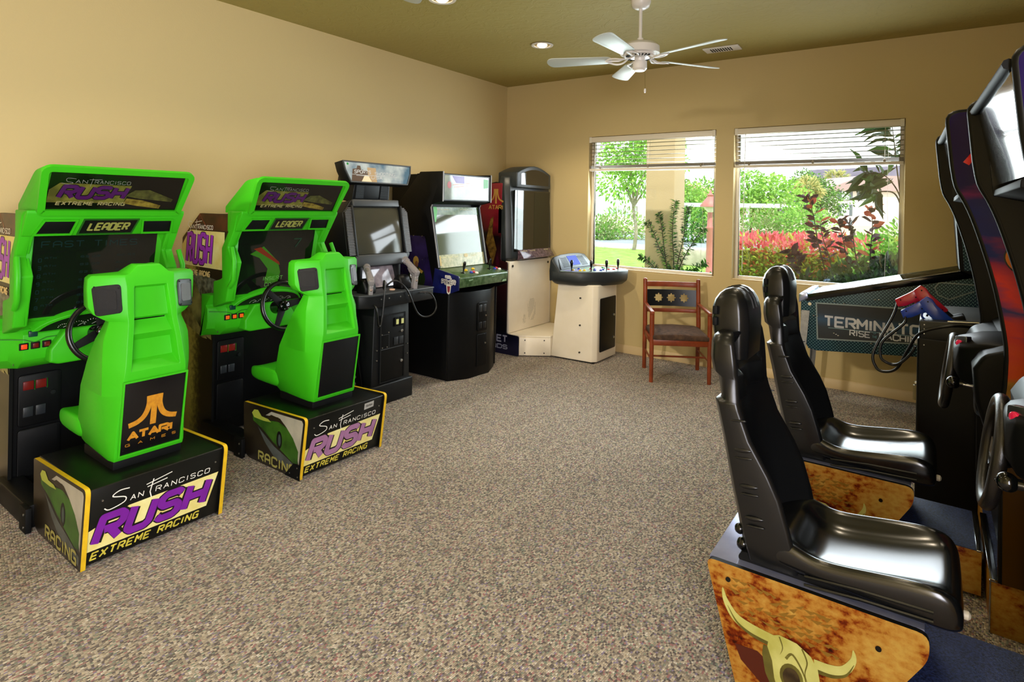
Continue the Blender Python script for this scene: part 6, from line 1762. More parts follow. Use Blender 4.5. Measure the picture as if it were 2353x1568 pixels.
    # pressed ribs on the side of the backrest
    for s in (-1, 1):
        b = MB()
        for z in (0.885, 0.79, 0.765, 0.675, 0.65, 0.575, 0.55):
            x0 = 3.832 + (0.90 - z) * 0.19
            b.ball((0, 0, 0), 1.0, 12, M=Matrix.Translation((x0 + 0.004, s * 0.2135, z)) @ Matrix.Rotation(R(-6), 4, 'Y') @ Matrix.Diagonal((0.030, 0.0055, 0.0075 if z in (0.79, 0.675, 0.575) else 0.0045, 1)))
        b.build('side_ribs', SEATB, back)
    # headrest
    rings = []
    for z, xr, xf, h in ((1.06, 3.735, 3.838, 0.118), (1.15, 3.712, 3.842, 0.120), (1.20, 3.706, 3.842, 0.120), (1.235, 3.708, 3.838, 0.118), (1.265, 3.716, 3.830, 0.112), (1.287, 3.730, 3.818, 0.100), (1.301, 3.748, 3.803, 0.085), (1.307, 3.765, 3.788, 0.07)):
        rings.append([(xr, -h * 0.6, z), (xr, h * 0.6, z), (xr + (xf - xr) * 0.12, h * 0.88, z), (xr + (xf - xr) * 0.4, h, z), (xf - (xf - xr) * 0.2, h * 0.97, z), (xf, h * 0.75, z), (xf, -h * 0.75, z), (xf - (xf - xr) * 0.2, -h * 0.97, z), (xr + (xf - xr) * 0.4, -h, z), (xr + (xf - xr) * 0.12, -h * 0.88, z)])
    hr = MB().loft(rings)
    hro = hr.build('headrest', SEATB, t, bevel=0.006, seg=3)
    b = MB()
    for y in (-0.012, 0.03): b.tube([(3.711, y, 1.15), (3.705, y, 1.20), (3.707, y, 1.235), (3.715, y, 1.265), (3.729, y, 1.288), (3.748, y, 1.303), (3.776, y, 1.309), (3.803, y, 1.302), (3.819, y, 1.288), (3.831, y, 1.266), (3.839, y, 1.235)], 0.003, 6)
    b.build('headrest_seam', SEATB, hro)
    b = MB()
    for s in (-1, 1):
        for z in (1.175, 1.215): b.box(3.722, 3.738, min(s * 0.104, s * 0.1195), max(s * 0.104, s * 0.1195), z, z + 0.03)
    b.build('rear_vents', BLACKM, hro, bevel=0.003)
    # ---- seat pan
    rings = []
    for x, zt, zb, h, dish in ((3.90, 0.50, 0.428, 0.205, 0.005), (3.98, 0.535, 0.425, 0.210, 0.02), (4.03, 0.515, 0.42, 0.212, 0.045), (4.09, 0.497, 0.418, 0.212, 0.050), (4.20, 0.513, 0.412, 0.214, 0.052), (4.32, 0.530, 0.405, 0.215, 0.048), (4.385, 0.533, 0.400, 0.214, 0.036), (4.425, 0.520, 0.400, 0.21, 0.018), (4.445, 0.492, 0.405, 0.20, 0.005), (4.452, 0.455, 0.42, 0.19, 0.0)):
        rings.append([(x, -h * 0.9, zb), (x, h * 0.9, zb), (x, h, zb + 0.03), (x, h, zt - 0.018), (x, h - 0.012, zt - 0.002), (x, h - 0.035, zt - 0.004), (x, h - 0.075, zt - dish * 0.8), (x, h * 0.4, zt - dish), (x, 0, zt - dish * 1.04), (x, -h * 0.4, zt - dish), (x, -h + 0.075, zt - dish * 0.8), (x, -h + 0.035, zt - 0.004), (x, -h + 0.012, zt - 0.002), (x, -h, zt - 0.018), (x, -h, zb + 0.03)])
    pan = MB().loft(rings).build('seat_pan', mat('worn_polished_seat', '#0c0d0e', 0.19, spec=0.75), t, ang=60)
    md = pan.modifiers.new('round', 'SUBSURF'); md.levels = md.render_levels = 2
    for s in (-1, 1):
        b = MB()
        for dz in (0.055, 0.082):
            b.tube([(4.05, s * 0.211, 0.497 - dz), (4.2, s * 0.213, 0.513 - dz), (4.38, s * 0.213, 0.52 - dz)], 0.005, 6)
        b.build('pan_ribs', SEATB, pan)
    MB().prism(roundpoly([(3.845, 0.414), (3.845, 0.43), (3.86, 0.445), (3.95, 0.435), (4.28, 0.425), (4.36, 0.418), (4.36, 0.414)], 0.01), -0.19, 0.19, 'y').build('seat_mount', BLACKM, t)
    b = MB().ball((3.852, -0.16, 0.455), 0.022, 10).ball((3.842, -0.165, 0.505), 0.018, 10)
    b.build('recline_knob', BLACKG, t)
    MB().tube([(4.38, -0.10, 0.43), (4.44, -0.10, 0.43), (4.462, -0.10, 0.428), (4.468, -0.10, 0.427)], [0.010, 0.013, 0.013, 0.006], 12).build('slide_lever', mat('cream_lever', '#cfc6b0', 0.4), t)
    # ---- platforms
    MB().prism([(4.24, 0.02), (4.30, 0.20), (4.605, 0.20), (4.605, 0.02)], -0.203, 0.203, 'y').build('foot_platform', ROCK, t, bevel=0.001)
    MB().box(4.26, 4.600, -0.200, 0.200, 0.2, 0.2025).build('platform_mat', RUBMAT, t)
    MB().box(4.588, 4.610, -0.205, 0.205, 0.198, 0.206).build('edge_strip', CHROME, t, bevel=0.001)
    MB().box(4.622, 5.28, -0.415, 0.415, 0.0, 0.20).build('cabinet_platform', ROCK, t, bevel=0.001)
    MB().box(4.63, 4.90, -0.41, 0.41, 0.2, 0.2025).build('platform_mat', RUBMAT, t)
    MB().box(4.618, 4.642, -0.418, 0.20, 0.196, 0.207).build('edge_strip', CHROME, t, bevel=0.001)
    MB().box(4.617, 4.621, -0.418, -0.405, 0.0, 0.2).build('corner_strip', CHROME, t)
    # ---- cabinet
    prof = [(4.472, 1.93), (4.468, 1.965), (4.490, 1.985), (4.53, 1.985), (5.22, 1.95), (5.28, 1.85), (5.28, 0.2), (4.652, 0.2), (4.648, 0.80), (4.656, 0.95), (4.657, 1.09), (4.633, 1.252), (4.608, 1.37), (4.579, 1.479), (4.548, 1.58), (4.522, 1.645), (4.496, 1.70), (4.482, 1.78)]
    fr_ = catmull([(x, 0, z) for x, z in prof[7:]], 3)
    prof = roundpoly([(4.47, 1.90), (4.462, 1.985), (4.56, 1.99), (5.22, 1.95), (5.28, 1.85), (5.28, 0.2)], [0.0, 0.035, 0.02, 0.05, 0.05, 0], 4) + [(p.x, p.z) for p in fr_]
    for s in (-1, 1):
        dx = 0 if s < 0 else -0.03
        y0 = s * 0.40
        pp = [(x + dx if x < 5 else x, z) for x, z in prof]
        sp = MB().prism(pp, y0, y0 + s * 0.025, 'y', mi=0, side=1).build('side_panel', [SUNSET if s < 0 else BLACK, BLACK], t, bevel=0.002)
        edge = MB().tube([(x, y0 + s * 0.0125, z) for x, z in [pp[i] for i in list(range(22 if False else len(pp) - len(fr_), len(pp))) + list(range(0, 8))]], 0.0125, 8)
        edge.build('edge_trim', BLACK, sp)
        if s < 0:
            M = frame((4.45, -0.4255, 0), (1, 0, 0), (0, 0, 1))
            red = mat('print_bright_red', '#e8121a', 0.25)
            lab(decal('side_lettering', lettering('a', 0.058, 1.775, 0.08, 0.075, 0.30, 0.15) + lettering('MERICa', 0.165, 1.775, 0.40, 0.075, 0.24, 0.15, 0.3), M, red, sp, 0.0006), 'red block letters')
            c1 = catmull([(x, y, 0) for x, y in ((0.31, 1.455), (0.27, 1.475), (0.232, 1.465), (0.215, 1.43), (0.238, 1.395), (0.29, 1.38), (0.34, 1.385))], 5)
            decal('logo_outline', ribbon([(p.x, p.y) for p in c1], 0.052), M, BLACKP, sp, 0.0006)
            lab(decal('side_logo', ribbon([(p.x, p.y) for p in c1], 0.042) + lettering('RUIS', 0.37, 1.37, 0.33, 0.10, 0.24, 0.1, 0.35), M, mat('print_yellow_orange', '#f0a428', 0.25, noise=(6, '#d4501e', 0.8)), sp, 0.0012), 'yellow and orange curled lettering')
            decal('ball_print', [ellipse(0.315, 1.0, 0.05, 0.055)], M, mat('print_striped_orange', '#c98a2c', 0.25, noise=(20, '#8a4a18', 0.8)), sp, 0.0008)
    # marquee at the top: bar, glass, lower ledge
    MB().tube([(4.475, -0.40, 1.955), (4.445, 0.40, 1.955)], 0.014, 8).build('top_bar', BLACKM, t)
    MB().prism([(4.50, 1.655), (4.502, 1.675), (4.53, 1.69), (4.90, 1.60), (4.90, 1.56)], -0.40, 0.40, 'y').build('marquee_ledge', BLACKM, t, bevel=0.003)
    b = MB()
    for y in (-0.3, -0.12, 0.06, 0.24): b.cyl((4.60, y, 1.635), 0.006, 0.008, (0, 0, -1), 8)
    b.build('screws', SCREWM, t)
    b = MB()   # slightly wavy acrylic
    n_ = 24
    for i in range(n_):
        for j in range(14):
            q = []
            for (a_, c_) in ((i, j), (i + 1, j), (i + 1, j + 1), (i, j + 1)):
                y = -0.385 + 0.77 * a_ / n_
                z = 1.69 + 0.26 * c_ / 14
                q.append((4.528 - (z - 1.69) * 0.20 - (y + 0.4) * 0.03 + 0.0002 * sin(y * 20) , y, z))
            b.poly(q)
    b.build('marquee', mat('mirror_like_marquee', '#20241e', 0.03, spec=1.0, metal=0.75, coat=1.0), t)
    MB().prism([(4.50, 1.66), (4.55, 1.66), (4.52, 1.95), (4.47, 1.95)], 0.375, 0.398, 'y').build('marquee_inner_post', CHAR, t)
    MB().box(4.60, 5.25, -0.398, 0.398, 1.70, 1.94).build('marquee_box', BLACK, t)
    # monitor recess and dashboard
    MB().prism([(4.85, 1.58), (4.72, 1.12), (4.66, 1.08), (5.25, 1.08), (5.25, 1.58)], -0.398, 0.398, 'y').build('monitor_recess', BLACKM, t)
    MB().prism([(4.846, 1.56), (4.745, 1.20), (4.741, 1.20), (4.842, 1.56)], -0.32, 0.32, 'y').build('screen', GLASSY, t)
    dash = [(4.66, 0.20), (4.66, 0.66), (4.60, 0.74), (4.565, 0.86), (4.555, 0.99), (4.585, 1.045), (4.72, 1.10), (5.25, 1.10), (5.25, 0.2)]
    MB().prism(dash, -0.395, 0.395, 'y').build('dashboard', BLACKG if False else mat('black_moulded_dash', '#060708', 0.42, spec=0.12), t, bevel=0.018, seg=3)
    rings = []
    for x, h, z0, z1 in ((4.50, 0.06, 0.93, 1.04), (4.52, 0.10, 0.90, 1.06), (4.60, 0.15, 0.86, 1.085), (4.72, 0.18, 0.82, 1.10)):
        rings.append([(x, -h - 0.12, z0), (x, h - 0.10, z0), (x, h - 0.10, z1 - 0.02), (x, h * 0.4 - 0.10, z1), (x, -h * 0.5 - 0.12, z1), (x, -h - 0.12, z1 - 0.02)])
    MB().loft(rings).build('instrument_cowl', MATS['black_moulded_dash'], t, bevel=0.014, seg=3)
    # button plate beside the wheel
    PM = frame((4.515, -0.215, 0.975), (-0.15, 1, 0) if False else (0.12, -1, 0), (0.22, 0, 1))
    PM = frame((4.512, -0.205, 0.965), (0.55, -0.83, 0), (0.0, 0.0, 1))
    PM = Matrix.Translation((4.522, -0.18, 1.02)) @ Matrix.Rotation(R(40), 4, 'Z') @ Matrix(((0, 0, -1, 0), (-1, 0, 0, 0), (0, 1, 0, 0), (0, 0, 0, 1)))
    pl = MB().prism(roundpoly([(-0.028, -0.065), (0.030, -0.075), (0.034, 0.06), (-0.024, 0.052)], 0.006), -0.02, 0.003, 'z', PM).build('button_plate', STEEL, t, bevel=0.001)
    MB().lathe([(0, 0.003), (0.015, 0.003), (0.015, 0.008), (0.012, 0.011), (0, 0.012)], 18, PM @ Matrix.Translation((0.0, 0.025, 0))).build('push_button', mat('crimson_lit_button', '#a0102a', 0.2, emis='#e0204a', estr=0.35), t)
    MB().lathe([(0, 0.003), (0.015, 0.003), (0.015, 0.008), (0.012, 0.011), (0, 0.012)], 18, PM @ Matrix.Translation((0.0, -0.035, 0))).build('push_button', mat('orange_lit_button', '#b0400c', 0.2, emis='#ff6a20', estr=0.3), t)
    # gear lever on a moulded pod
    rings = []
    for x, y0, y1, z0, z1 in ((4.565, -0.36, -0.24, 0.80, 0.93), (4.60, -0.385, -0.21, 0.78, 0.965), (4.72, -0.395, -0.20, 0.76, 0.985)):
        rings.append([(x, y0, z0 + 0.03), (x, y0 + 0.03, z0), (x, y1 - 0.03, z0), (x, y1, z0 + 0.03), (x, y1, z1 - 0.03), (x, y1 - 0.03, z1), (x, y0 + 0.03, z1), (x, y0, z1 - 0.03)])
    MB().loft(rings).build('lever_pod', MATS['black_moulded_dash'], t, bevel=0.012, seg=3)
    lv = MB().tube([(4.515, -0.27, 0.896), (4.60, -0.27, 0.890)], 0.007, 10).build('gear_lever', CHROME, t)
    MB().ball((4.498, -0.27, 0.897), 0.025, 18, sz=1.0).cyl((4.508, -0.27, 0.8965), 0.014, 0.022, (1, 0, 0)).build('lever_knob', BLACKG, lv)
    # steering wheel
    WM = Matrix.Translation((4.488, 0.0, 0.888)) @ Matrix.Rotation(R(7), 4, 'Y') @ Matrix.Rotation(R(-90), 4, 'Y')
    wheel = MB().tube([(0.152 * cos(2 * pi * k / 48), 0.152 * sin(2 * pi * k / 48), 0) for k in range(48)], 0.0195, 14, closed=True, M=WM).build('steering_wheel', mat('grained_black_wheel', '#151210', 0.33, bump=(300, 0.5, 0.001)), t)
    for k, a in enumerate((R(10), R(170), R(270))):
        mm = WM @ Matrix.Rotation(a + R(90), 4, 'Z')
        MB().prism([(0.02, -0.028), (0.14, -0.020), (0.14, 0.020), (0.02, 0.028)], -0.016, -0.008, 'z', mm).build('spoke', BLACKM, wheel, bevel=0.002)
    MB().lathe([(0, 0.01), (0.04, 0.008), (0.048, -0.02), (0.03, -0.05), (0.03, -0.12), (0, -0.12)], 24, WM).build('hub', BLACKG, wheel)
    b = MB()
    for a in (0, 1, 2, 3, 4, 5): b.cyl(WM @ V3((0.06 * cos(a * pi / 3), 0.06 * sin(a * pi / 3), -0.006)), 0.005, 0.006, WM.to_3x3() @ V3((0, 0, 1)), 8)
    b.build('wheel_bolts', SCREWM, wheel)
    return t
dg = make_driver('black-seated driving game with sunset side print, next to the gun cabinet')
dg.location = (4.3, -2.74, 0)
d2 = dup(dg)
d2['label'] = 'black-seated driving game showing the full ox-skull print, largest and cut by the lower corner'
d2.location = (4.36, -3.79, 0)
for ch in d2.children:     # this machine's cabinet stands a little further from its seat
    if not ch.name.startswith(('seat', 'headrest', 'top_plate', 'recline', 'slide', 'foot')):
        ch.location.x += 0.03
sp_near = [ch for ch in d2.children if ch.name.startswith('side_panel')][0]
sp_near.location.x += 0.025

# ================================================================ STAND LEG AND CABLE at the lower left edge
t = thing('tripod_stand', 'grey metal stand leg with a dark red cable at its foot, beside the gold-emblem racer', 'stand', (0, 0, 0), (0.36, -5.16, 0))
MB().tube([(0.0, 0.0, 0.012), (-0.10, -0.04, 0.42)], 0.011, 10).tube([(0, 0, 0.012), (-0.18, 0.02, 0.02)], 0.010, 8).tube([(-0.10, -0.04, 0.40), (-0.10, -0.04, 1.2)], 0.012, 10).build('leg', mat('worn_grey_metal', '#6c675e', 0.45, metal=0.5), t)
MB().tube(catmull([(-0.22, -0.03, 0.20), (-0.10, -0.01, 0.10), (-0.04, 0.02, 0.20), (-0.02, 0.04, 0.34), (-0.12, 0.06, 0.45)], 6), 0.004, 6).build('thin_cable', CABLE, t)
tag(MB().tube(catmull([(0.17, -5.16, 0.006), (0.30, -5.20, 0.007), (0.40, -5.175, 0.008), (0.395, -5.14, 0.045), (0.34, -5.13, 0.03), (0.20, -5.13, 0.006)], 8), 0.006, 8).build('floor_cable', mat('dark_red_cable', '#4a1218', 0.4)), 'dark red cable looped on the carpet around the foot of the grey stand', 'cable')
# ================================================================ OUTSIDE
def wp(px, depth, py=None):
    """room point seen at pixel column px at the given depth (and row py for its height)"""
    c, s_ = cos(ROLL), sin(ROLL)
    fx, fy = (px - W_PX / 2) / F_PX, 0.0
    if py is not None: fy = (PPY - py) / F_PX
    P = CAM + (fw + rt * fx + up * fy) * depth
    return P

def leafmat(name, col, col2, tr=0.35, rough=0.45):
    mt = bpy.data.materials.new(name)
    mt.use_nodes = True
    nt = mt.node_tree
    b = nt.nodes['Principled BSDF']
    b.inputs['Roughness'].default_value = rough
    n = nt.nodes.new('ShaderNodeTexNoise'); n.inputs['Scale'].default_value = 5.0
    tc = nt.nodes.new('ShaderNodeTexCoord')
    mx = nt.nodes.new('ShaderNodeMix'); mx.data_type = 'RGBA'
    mr = nt.nodes.new('ShaderNodeMapRange'); mr.inputs['From Min'].default_value = 0.35; mr.inputs['From Max'].default_value = 0.65
    nt.links.new(tc.outputs['Object'], n.inputs['Vector']); nt.links.new(n.outputs[0], mr.inputs[0]); nt.links.new(mr.outputs[0], mx.inputs['Factor'])
    mx.inputs['A'].default_value = srgb(col); mx.inputs['B'].default_value = srgb(col2)
    nt.links.new(mx.outputs['Result'], b.inputs['Base Color'])
    t_ = nt.nodes.new('ShaderNodeBsdfTranslucent'); nt.links.new(mx.outputs['Result'], t_.inputs[0])
    ms = nt.nodes.new('ShaderNodeMixShader'); ms.inputs[0].default_value = tr
    o = nt.nodes['Material Output']
    nt.links.new(b.outputs[0], ms.inputs[1]); nt.links.new(t_.outputs[0], ms.inputs[2]); nt.links.new(ms.outputs[0], o.inputs[0])
    return mt

def add_leaf(b, p, d, L, w, rnd, mi=0, fold=0.25, droop=0.15):
    d = V3(d).normalized()
    side = d.cross(V3((rnd.uniform(-1, 1), rnd.uniform(-1, 1), rnd.uniform(0.2, 1)))).normalized()
    n = side.cross(d).normalized()
    m1 = p + d * L * 0.35 - n * fold * w * 0.3
    m2 = p + d * L * 0.7 - n * droop * L * 0.3
    tip = p + d * L - n * droop * L
    b._add([p, m1 + side * w / 2, m2 + side * w * 0.42, tip, m2 - side * w * 0.42, m1 - side * w / 2, (m1 + m2) / 2 - n * fold * w],
           [(0, 1, 6), (1, 2, 6), (2, 3, 6), (3, 4, 6), (4, 5, 6), (5, 0, 6)], mi=mi)

def rdir(rnd):
    while True:
        v = V3((rnd.uniform(-1, 1), rnd.uniform(-1, 1), rnd.uniform(-1, 1)))
        if 0.1 < v.length < 1: return v.normalized()

BARK = mat('pale_bark', '#a39684', 0.8, noise=(6, '#6d6152', 0.8))
DBARK = mat('dark_bark', '#3a2e24', 0.8, noise=(8, '#5a4a3a', 0.8))
def tree(name, label, base, height, trunk_r, blobs, leaf, n, mats, cat='tree', group=None, bark=None, seed=1, lo=0.0):
    rnd = random.Random(seed)
    t = thing(name, label, cat, (0, 0, 0), base, group=group)
    b = MB()
    top = V3((rnd.uniform(-.1, .1), rnd.uniform(-.1, .1), height))
    b.tube(catmull([(0, 0, -0.1), (trunk_r, 0, height * 0.35), (-trunk_r, trunk_r, height * 0.7), top], 4), [trunk_r * (1 - 0.04 * k) for k in range(13)], 8)
    for (c, r) in blobs[:6]:
        b.tube([top * 0.75, (top + V3(c)) / 2 + V3((0, 0, -0.1 * r)), V3(c)], [trunk_r * 0.5, trunk_r * 0.3, trunk_r * 0.12], 6)
    b.build('trunk', bark or BARK, t)
    b = MB()
    tot = sum(r ** 2 for c, r in blobs)
    for (c, r) in blobs:
        for k in range(int(n * r * r / tot)):
            v = rdir(rnd)
            p = V3(c) + V3((v.x, v.y, v.z * 0.85)) * r * (rnd.random() ** 0.35)
            if p.z < lo: p.z = lo + rnd.random() * 0.1
            add_leaf(b, p, v + V3((0, 0, -0.3)) + rdir(rnd) * 0.8, leaf * rnd.uniform(0.7, 1.3), leaf * 0.5, rnd, mi=rnd.randrange(len(mats)))
    b.build('foliage', mats, t, smooth=False, keep_normals=True)
    return t
def shrub(name, label, base, blobs, leaf, n, mats, cat='shrub', group=None, seed=1, tall=None):
    rnd = random.Random(seed)
    t = thing(name, label, cat, (0, 0, 0), base, group=group)
    b = MB()
    for (c, r) in blobs[:8]:
        b.tube([(c[0] * 0.2, c[1] * 0.2, -0.05), (c[0] * 0.6, c[1] * 0.6, c[2] * 0.5), c], [0.02, 0.015, 0.006], 5)
    b.build('stems', DBARK, t)
    b = MB()
    tot = sum(r ** 2 for c, r in blobs)
    for (c, r) in blobs:
        for k in range(int(n * r * r / tot)):
            v = rdir(rnd)
            p = V3(c) + V3((v.x, v.y, v.z)) * r * (rnd.random() ** 0.4)
            if p.z < 0.02: p.z = 0.02 + rnd.random() * 0.15
            add_leaf(b, p, v + V3((0, 0, 0.2)) + rdir(rnd) * 0.6, leaf * rnd.uniform(0.7, 1.3), leaf * 0.45, rnd, mi=rnd.randrange(len(mats)))
    b.build('foliage', mats, t, smooth=False, keep_normals=True)
    return t

GZ = -0.03
# ground bands
LAWN = mat('lawn_green', '#7fae3a', 0.9, noise=(3, '#a5c95a', 0.8), bump=(90, 0.8, 0.02))
structure(MB().box(-120, 160, 0.151, 420, GZ - 0.3, GZ - 0.02).build('ground', mat('dry_sandy_ground', '#cdb79a', 0.9, noise=(0.4, '#a99676', 0.8))))
tag(MB().box(-30, 40, 0.151, 16.3, GZ - 0.02, GZ).build('grass', LAWN), None, None, kind='structure')
structure(MB().box(-30, 40, 6.4, 8.6, GZ, GZ + 0.02).build('path', mat('pale_concrete_path', '#ddd2c2', 0.8, noise=(2, '#cbbfae', 0.6))))
structure(MB().box(-60, 60, 16.3, 19.0, GZ - 0.02, GZ + 0.04).build('sidewalk', mat('pale_concrete_walk', '#e2d9ca', 0.8)))
structure(MB().box(-90, 90, 19.0, 29.5, GZ - 0.02, GZ + 0.005).build('street', mat('grey_asphalt', '#8b8f98', 0.85, noise=(0.8, '#9fa3ac', 0.5))))
structure(MB().box(-90, 90, 29.5, 29.8, GZ - 0.02, GZ + 0.15).build('kerb', mat('grey_kerb', '#b8b2a6', 0.8)))

LG = leafmat('leaf_bright_green', '#8cc24a', '#b5d96a')
LM = leafmat('leaf_mid_green', '#5f9a38', '#8cbb50')
LD = leafmat('leaf_dark_green', '#39602c', '#55803a')
LO = leafmat('leaf_olive_green', '#8a9a58', '#aab478')
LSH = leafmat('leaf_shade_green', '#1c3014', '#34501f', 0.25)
LPK = leafmat('leaf_pink_red', '#e0506a', '#f08a8a', 0.45)
LRD = leafmat('leaf_copper_red', '#b84a3c', '#d8785a', 0.4)
LYG = leafmat('leaf_yellow_green', '#c8cc5a', '#a8b844', 0.4)
LPU = leafmat('leaf_purple_brown', '#3a1c28', '#5c2c38', 0.3)

p = wp(1458, 23.5); p.z = GZ
tree('street_tree', 'slim pale-trunked tree with bright crown on the lawn beside the porch column', p, 2.3, 0.085,
     [((-0.7, 0, 2.7), 0.95), ((0.3, 0.2, 3.1), 1.15), ((-0.3, 0, 3.9), 1.1), ((0.9, 0, 4.1), 1.1), ((1.3, 0.1, 3.3), 0.8), ((-0.9, 0, 3.6), 0.7), ((0.2, 0, 4.8), 0.9)], 0.17, 3600, [LG, LG, LM], seed=3)
structure(MB().box(-1.2, 6.6, 0.15, 0.72, 3.02, 3.2).build('shade_eave', mat('beige_shade_eave', '#b8a07c', 0.8)))  # unseen slab added to shade the lower column and the near plants
# porch column
p0 = wp(1472, 8.05)
t = thing('porch_column', 'square beige stucco column standing outside the narrower window', 'column', (0, 0, 0), (p0.x + 0.26, p0.y + 0.22, 0))
ST_ = mat('beige_stucco', '#c9b08c', 0.85, bump=(60, 0.4, 0.004))
MB().box(-0.20, 0.20, -0.20, 0.20, GZ, 3.4).build('shaft', ST_, t, bevel=0.01)
MB().box(-0.23, 0.23, -0.23, 0.23, GZ, 0.12).build('plinth', ST_, t, bevel=0.01)
# garden lamp
p0 = wp(1632, 13.0)
t = thing('garden_lamp', 'dusky red lantern-topped lamp post beyond the narrower window', 'lamp post', (0, 0, 0), (p0.x, p0.y, GZ))
RP = mat('faded_red_paint', '#a8605a', 0.5, noise=(3, '#c07a70', 0.5))
MB().lathe([(0, 0), (0.14, 0), (0.12, 0.12), (0.075, 0.2), (0.065, 1.2), (0.078, 1.22), (0.078, 1.26), (0.06, 1.28), (0.055, 1.6)], 16).build('post', RP, t)
MB().lathe([(0.055, 1.58), (0.09, 1.62), (0.13, 1.66), (0.14, 1.70)], 12).build('lantern_glass', mat('lantern_glass', '#c8c4b8', 0.2), t)
MB().lathe([(0.22, 1.70), (0.22, 1.725), (0.12, 1.86), (0.06, 1.93), (0.075, 1.96), (0.03, 2.0), (0.02, 2.06), (0, 2.08)], 12).build('lantern_roof', RP, t)
# stone block by the path
p0 = wp(1601, 17.5)
t = thing('garden_boulder', 'pale squared stone block on the grass beside the red lamp post', 'stone', (0, 0, 0), (p0.x, p0.y, GZ))
MB().loft([[(-.55, -.35, 0), (.5, -.4, 0), (.55, .4, 0), (-.5, .35, 0)], [(-.5, -.3, .45), (.45, -.33, .5), (.5, .33, .48), (-.45, .3, .42)]]).build('stone', mat('pale_stone', '#b5ab9a', 0.9, noise=(4, '#8f8674', 0.8)), t, bevel=0.05)
# carport: long white roof on posts
t = thing('carport', 'long white flat carport roof on slim posts beyond the street', 'carport', (0, 0, 0), (0, 33, GZ))
a, c = wp(1330, 36), wp(1814, 36)
y = 33.0
def onY(px, yy):
    d = fw + rt * ((px - W_PX / 2) / F_PX)
    return CAM + d * ((yy - CAM.y) / d.y)
xa, xb = onY(1200, y).x, onY(1806, y).x
CW = mat('white_carport_metal', '#dfe6ec', 0.5)
MB().box(xa, xb, 0, 3.0, 1.92, 2.02).build('roof', CW, t)
MB().box(xa, xb, -0.05, 0.0, 1.86, 2.12).build('fascia', CW, t)
for px in (1260, 1452, 1575, 1712): 
    x = onY(px, y).x
    MB().box(x - 0.09, x + 0.09, 0.6, 0.78, 0, 1.92).build('post', CW, t)
# low white wall with pool fencing behind it
t = thing('garden_wall', 'long white wall with pale blue panels behind the carport', 'wall panel', (0, 0, 0), (0, 46, GZ))
MB().box(onY(1200, 46).x, onY(1560, 46).x, 0, 0.3, 0, 2.2).build('wall_run', mat('white_render', '#f2ece2', 0.8), t)
MB().box(onY(1340, 46).x, onY(1450, 46).x, -0.05, 0.0, 1.0, 1.75).build('blue_panels', mat('pale_aqua_panel', '#a8dce0', 0.4, noise=(1.5, '#e8f2f0', 0.8)), t)
# shrubs along the street
for i, (px, d, r, h, ms, lb) in enumerate((
    (1372, 31, 0.9, 0.7, [LO, LM], 'low olive shrub on the bank beyond the street, next to the window frame'),
    (1425, 32, 1.2, 1.1, [LO, LG], 'loose grey-green shrub behind the slim tree trunk'),
    (1575, 30, 1.2, 1.2, [LM, LD], 'leafy shrub on the bank between column and lamp post'),
    (1745, 34, 1.3, 1.0, [LO, LO, LM], 'grey olive shrub under the end of the carport roof'),
    (1800, 33, 1.5, 1.5, [LO, LM], 'rounded olive shrub at the end of the carport roof'),
    (1845, 32, 1.2, 1.9, [LG, LM], 'taller green shrub beside the blue parking sign'))):
    p = wp(px, d); p.z = GZ
    shrub('bank_shrub', lb, p, [((0, 0, h * 0.6), r), ((r * 0.6, 0.2, h * 0.5), r * 0.7), ((-r * 0.6, 0, h * 0.45), r * 0.7)], 0.2, 900, ms, seed=20 + i, group='shrubs on the bank')
# trees behind
for i, (px, py, d, r, ms, lb) in enumerate((
    (1590, 470, 46, 1.9, [LG, LM], 'bright round tree seen between the column and the lamp post'),
    (1628, 455, 50, 1.9, [LG, LM, LM], 'full green tree rising behind the red lamp post'),
    (1555, 430, 52, 1.2, [LO, LM], 'feathery tree just beyond the right face of the column'),
    (1725, 440, 46, 1.9, [LG, LM], 'bright green tree behind the carport, at the edge of the wider window'),
    (1785, 450, 44, 1.9, [LG, LG, LM], 'rounded light green tree behind the end of the carport'),
    (1854, 425, 66, 1.9, [LD, LM], 'dark green tree behind the pale palm'),
    (1885, 450, 62, 2.1, [LD, LD, LM], 'dark evergreen between the palm and the white building'))):
    c = wp(px, d, py)
    base = V3((c.x, c.y, GZ)); h = max(c.z - GZ, 1.5)
    tree('garden_tree', lb, base, h * 0.8, 0.12, [((0, 0, h), r), ((r * 0.7, 0, h * 0.8), r * 0.75), ((-r * 0.75, 0.2, h * 0.78), r * 0.75), ((0.2, 0, h * 0.5), r * 0.7), ((-0.3, 0, h + r * 0.4), r * 0.6)], 0.30, 1700, ms, seed=40 + i, bark=DBARK, group='trees beyond the carport')
# palms
def palm(px, py, d, r, label, seed):
    rnd = random.Random(seed)
    c = wp(px, d, py)
    t = thing('fan_palm', label, 'palm tree', (0, 0, 0), (c.x, c.y, GZ), group='fan palms by the white building')
    h = c.z - GZ
    MB().tube([(0, 0, 0), (0.05, 0, h * 0.5), (0, 0, h)], [0.22, 0.19, 0.2], 8).build('trunk', mat('palm_trunk', '#6d5a44', 0.9), t)
    b = MB()
    for k in range(90):
        v = rdir(rnd); v.z = v.z * 0.8 + 0.15; v.normalize()
        p = V3((0, 0, h)) + v * r * rnd.uniform(0.3, 0.7)
        for j in range(6):
            add_leaf(b, p, v + rdir(rnd) * 0.55, r * 0.5, r * 0.07, rnd, mi=rnd.randrange(2), droop=0.4)
    b.build('fronds', [leafmat('palm_pale_%d' % seed, '#ece2a8', '#cfc880'), LO], t, smooth=False, keep_normals=True)
palm(1857, 437, 58, 1.5, 'pale fan palm with a short dark trunk in front of the dark trees', 5)
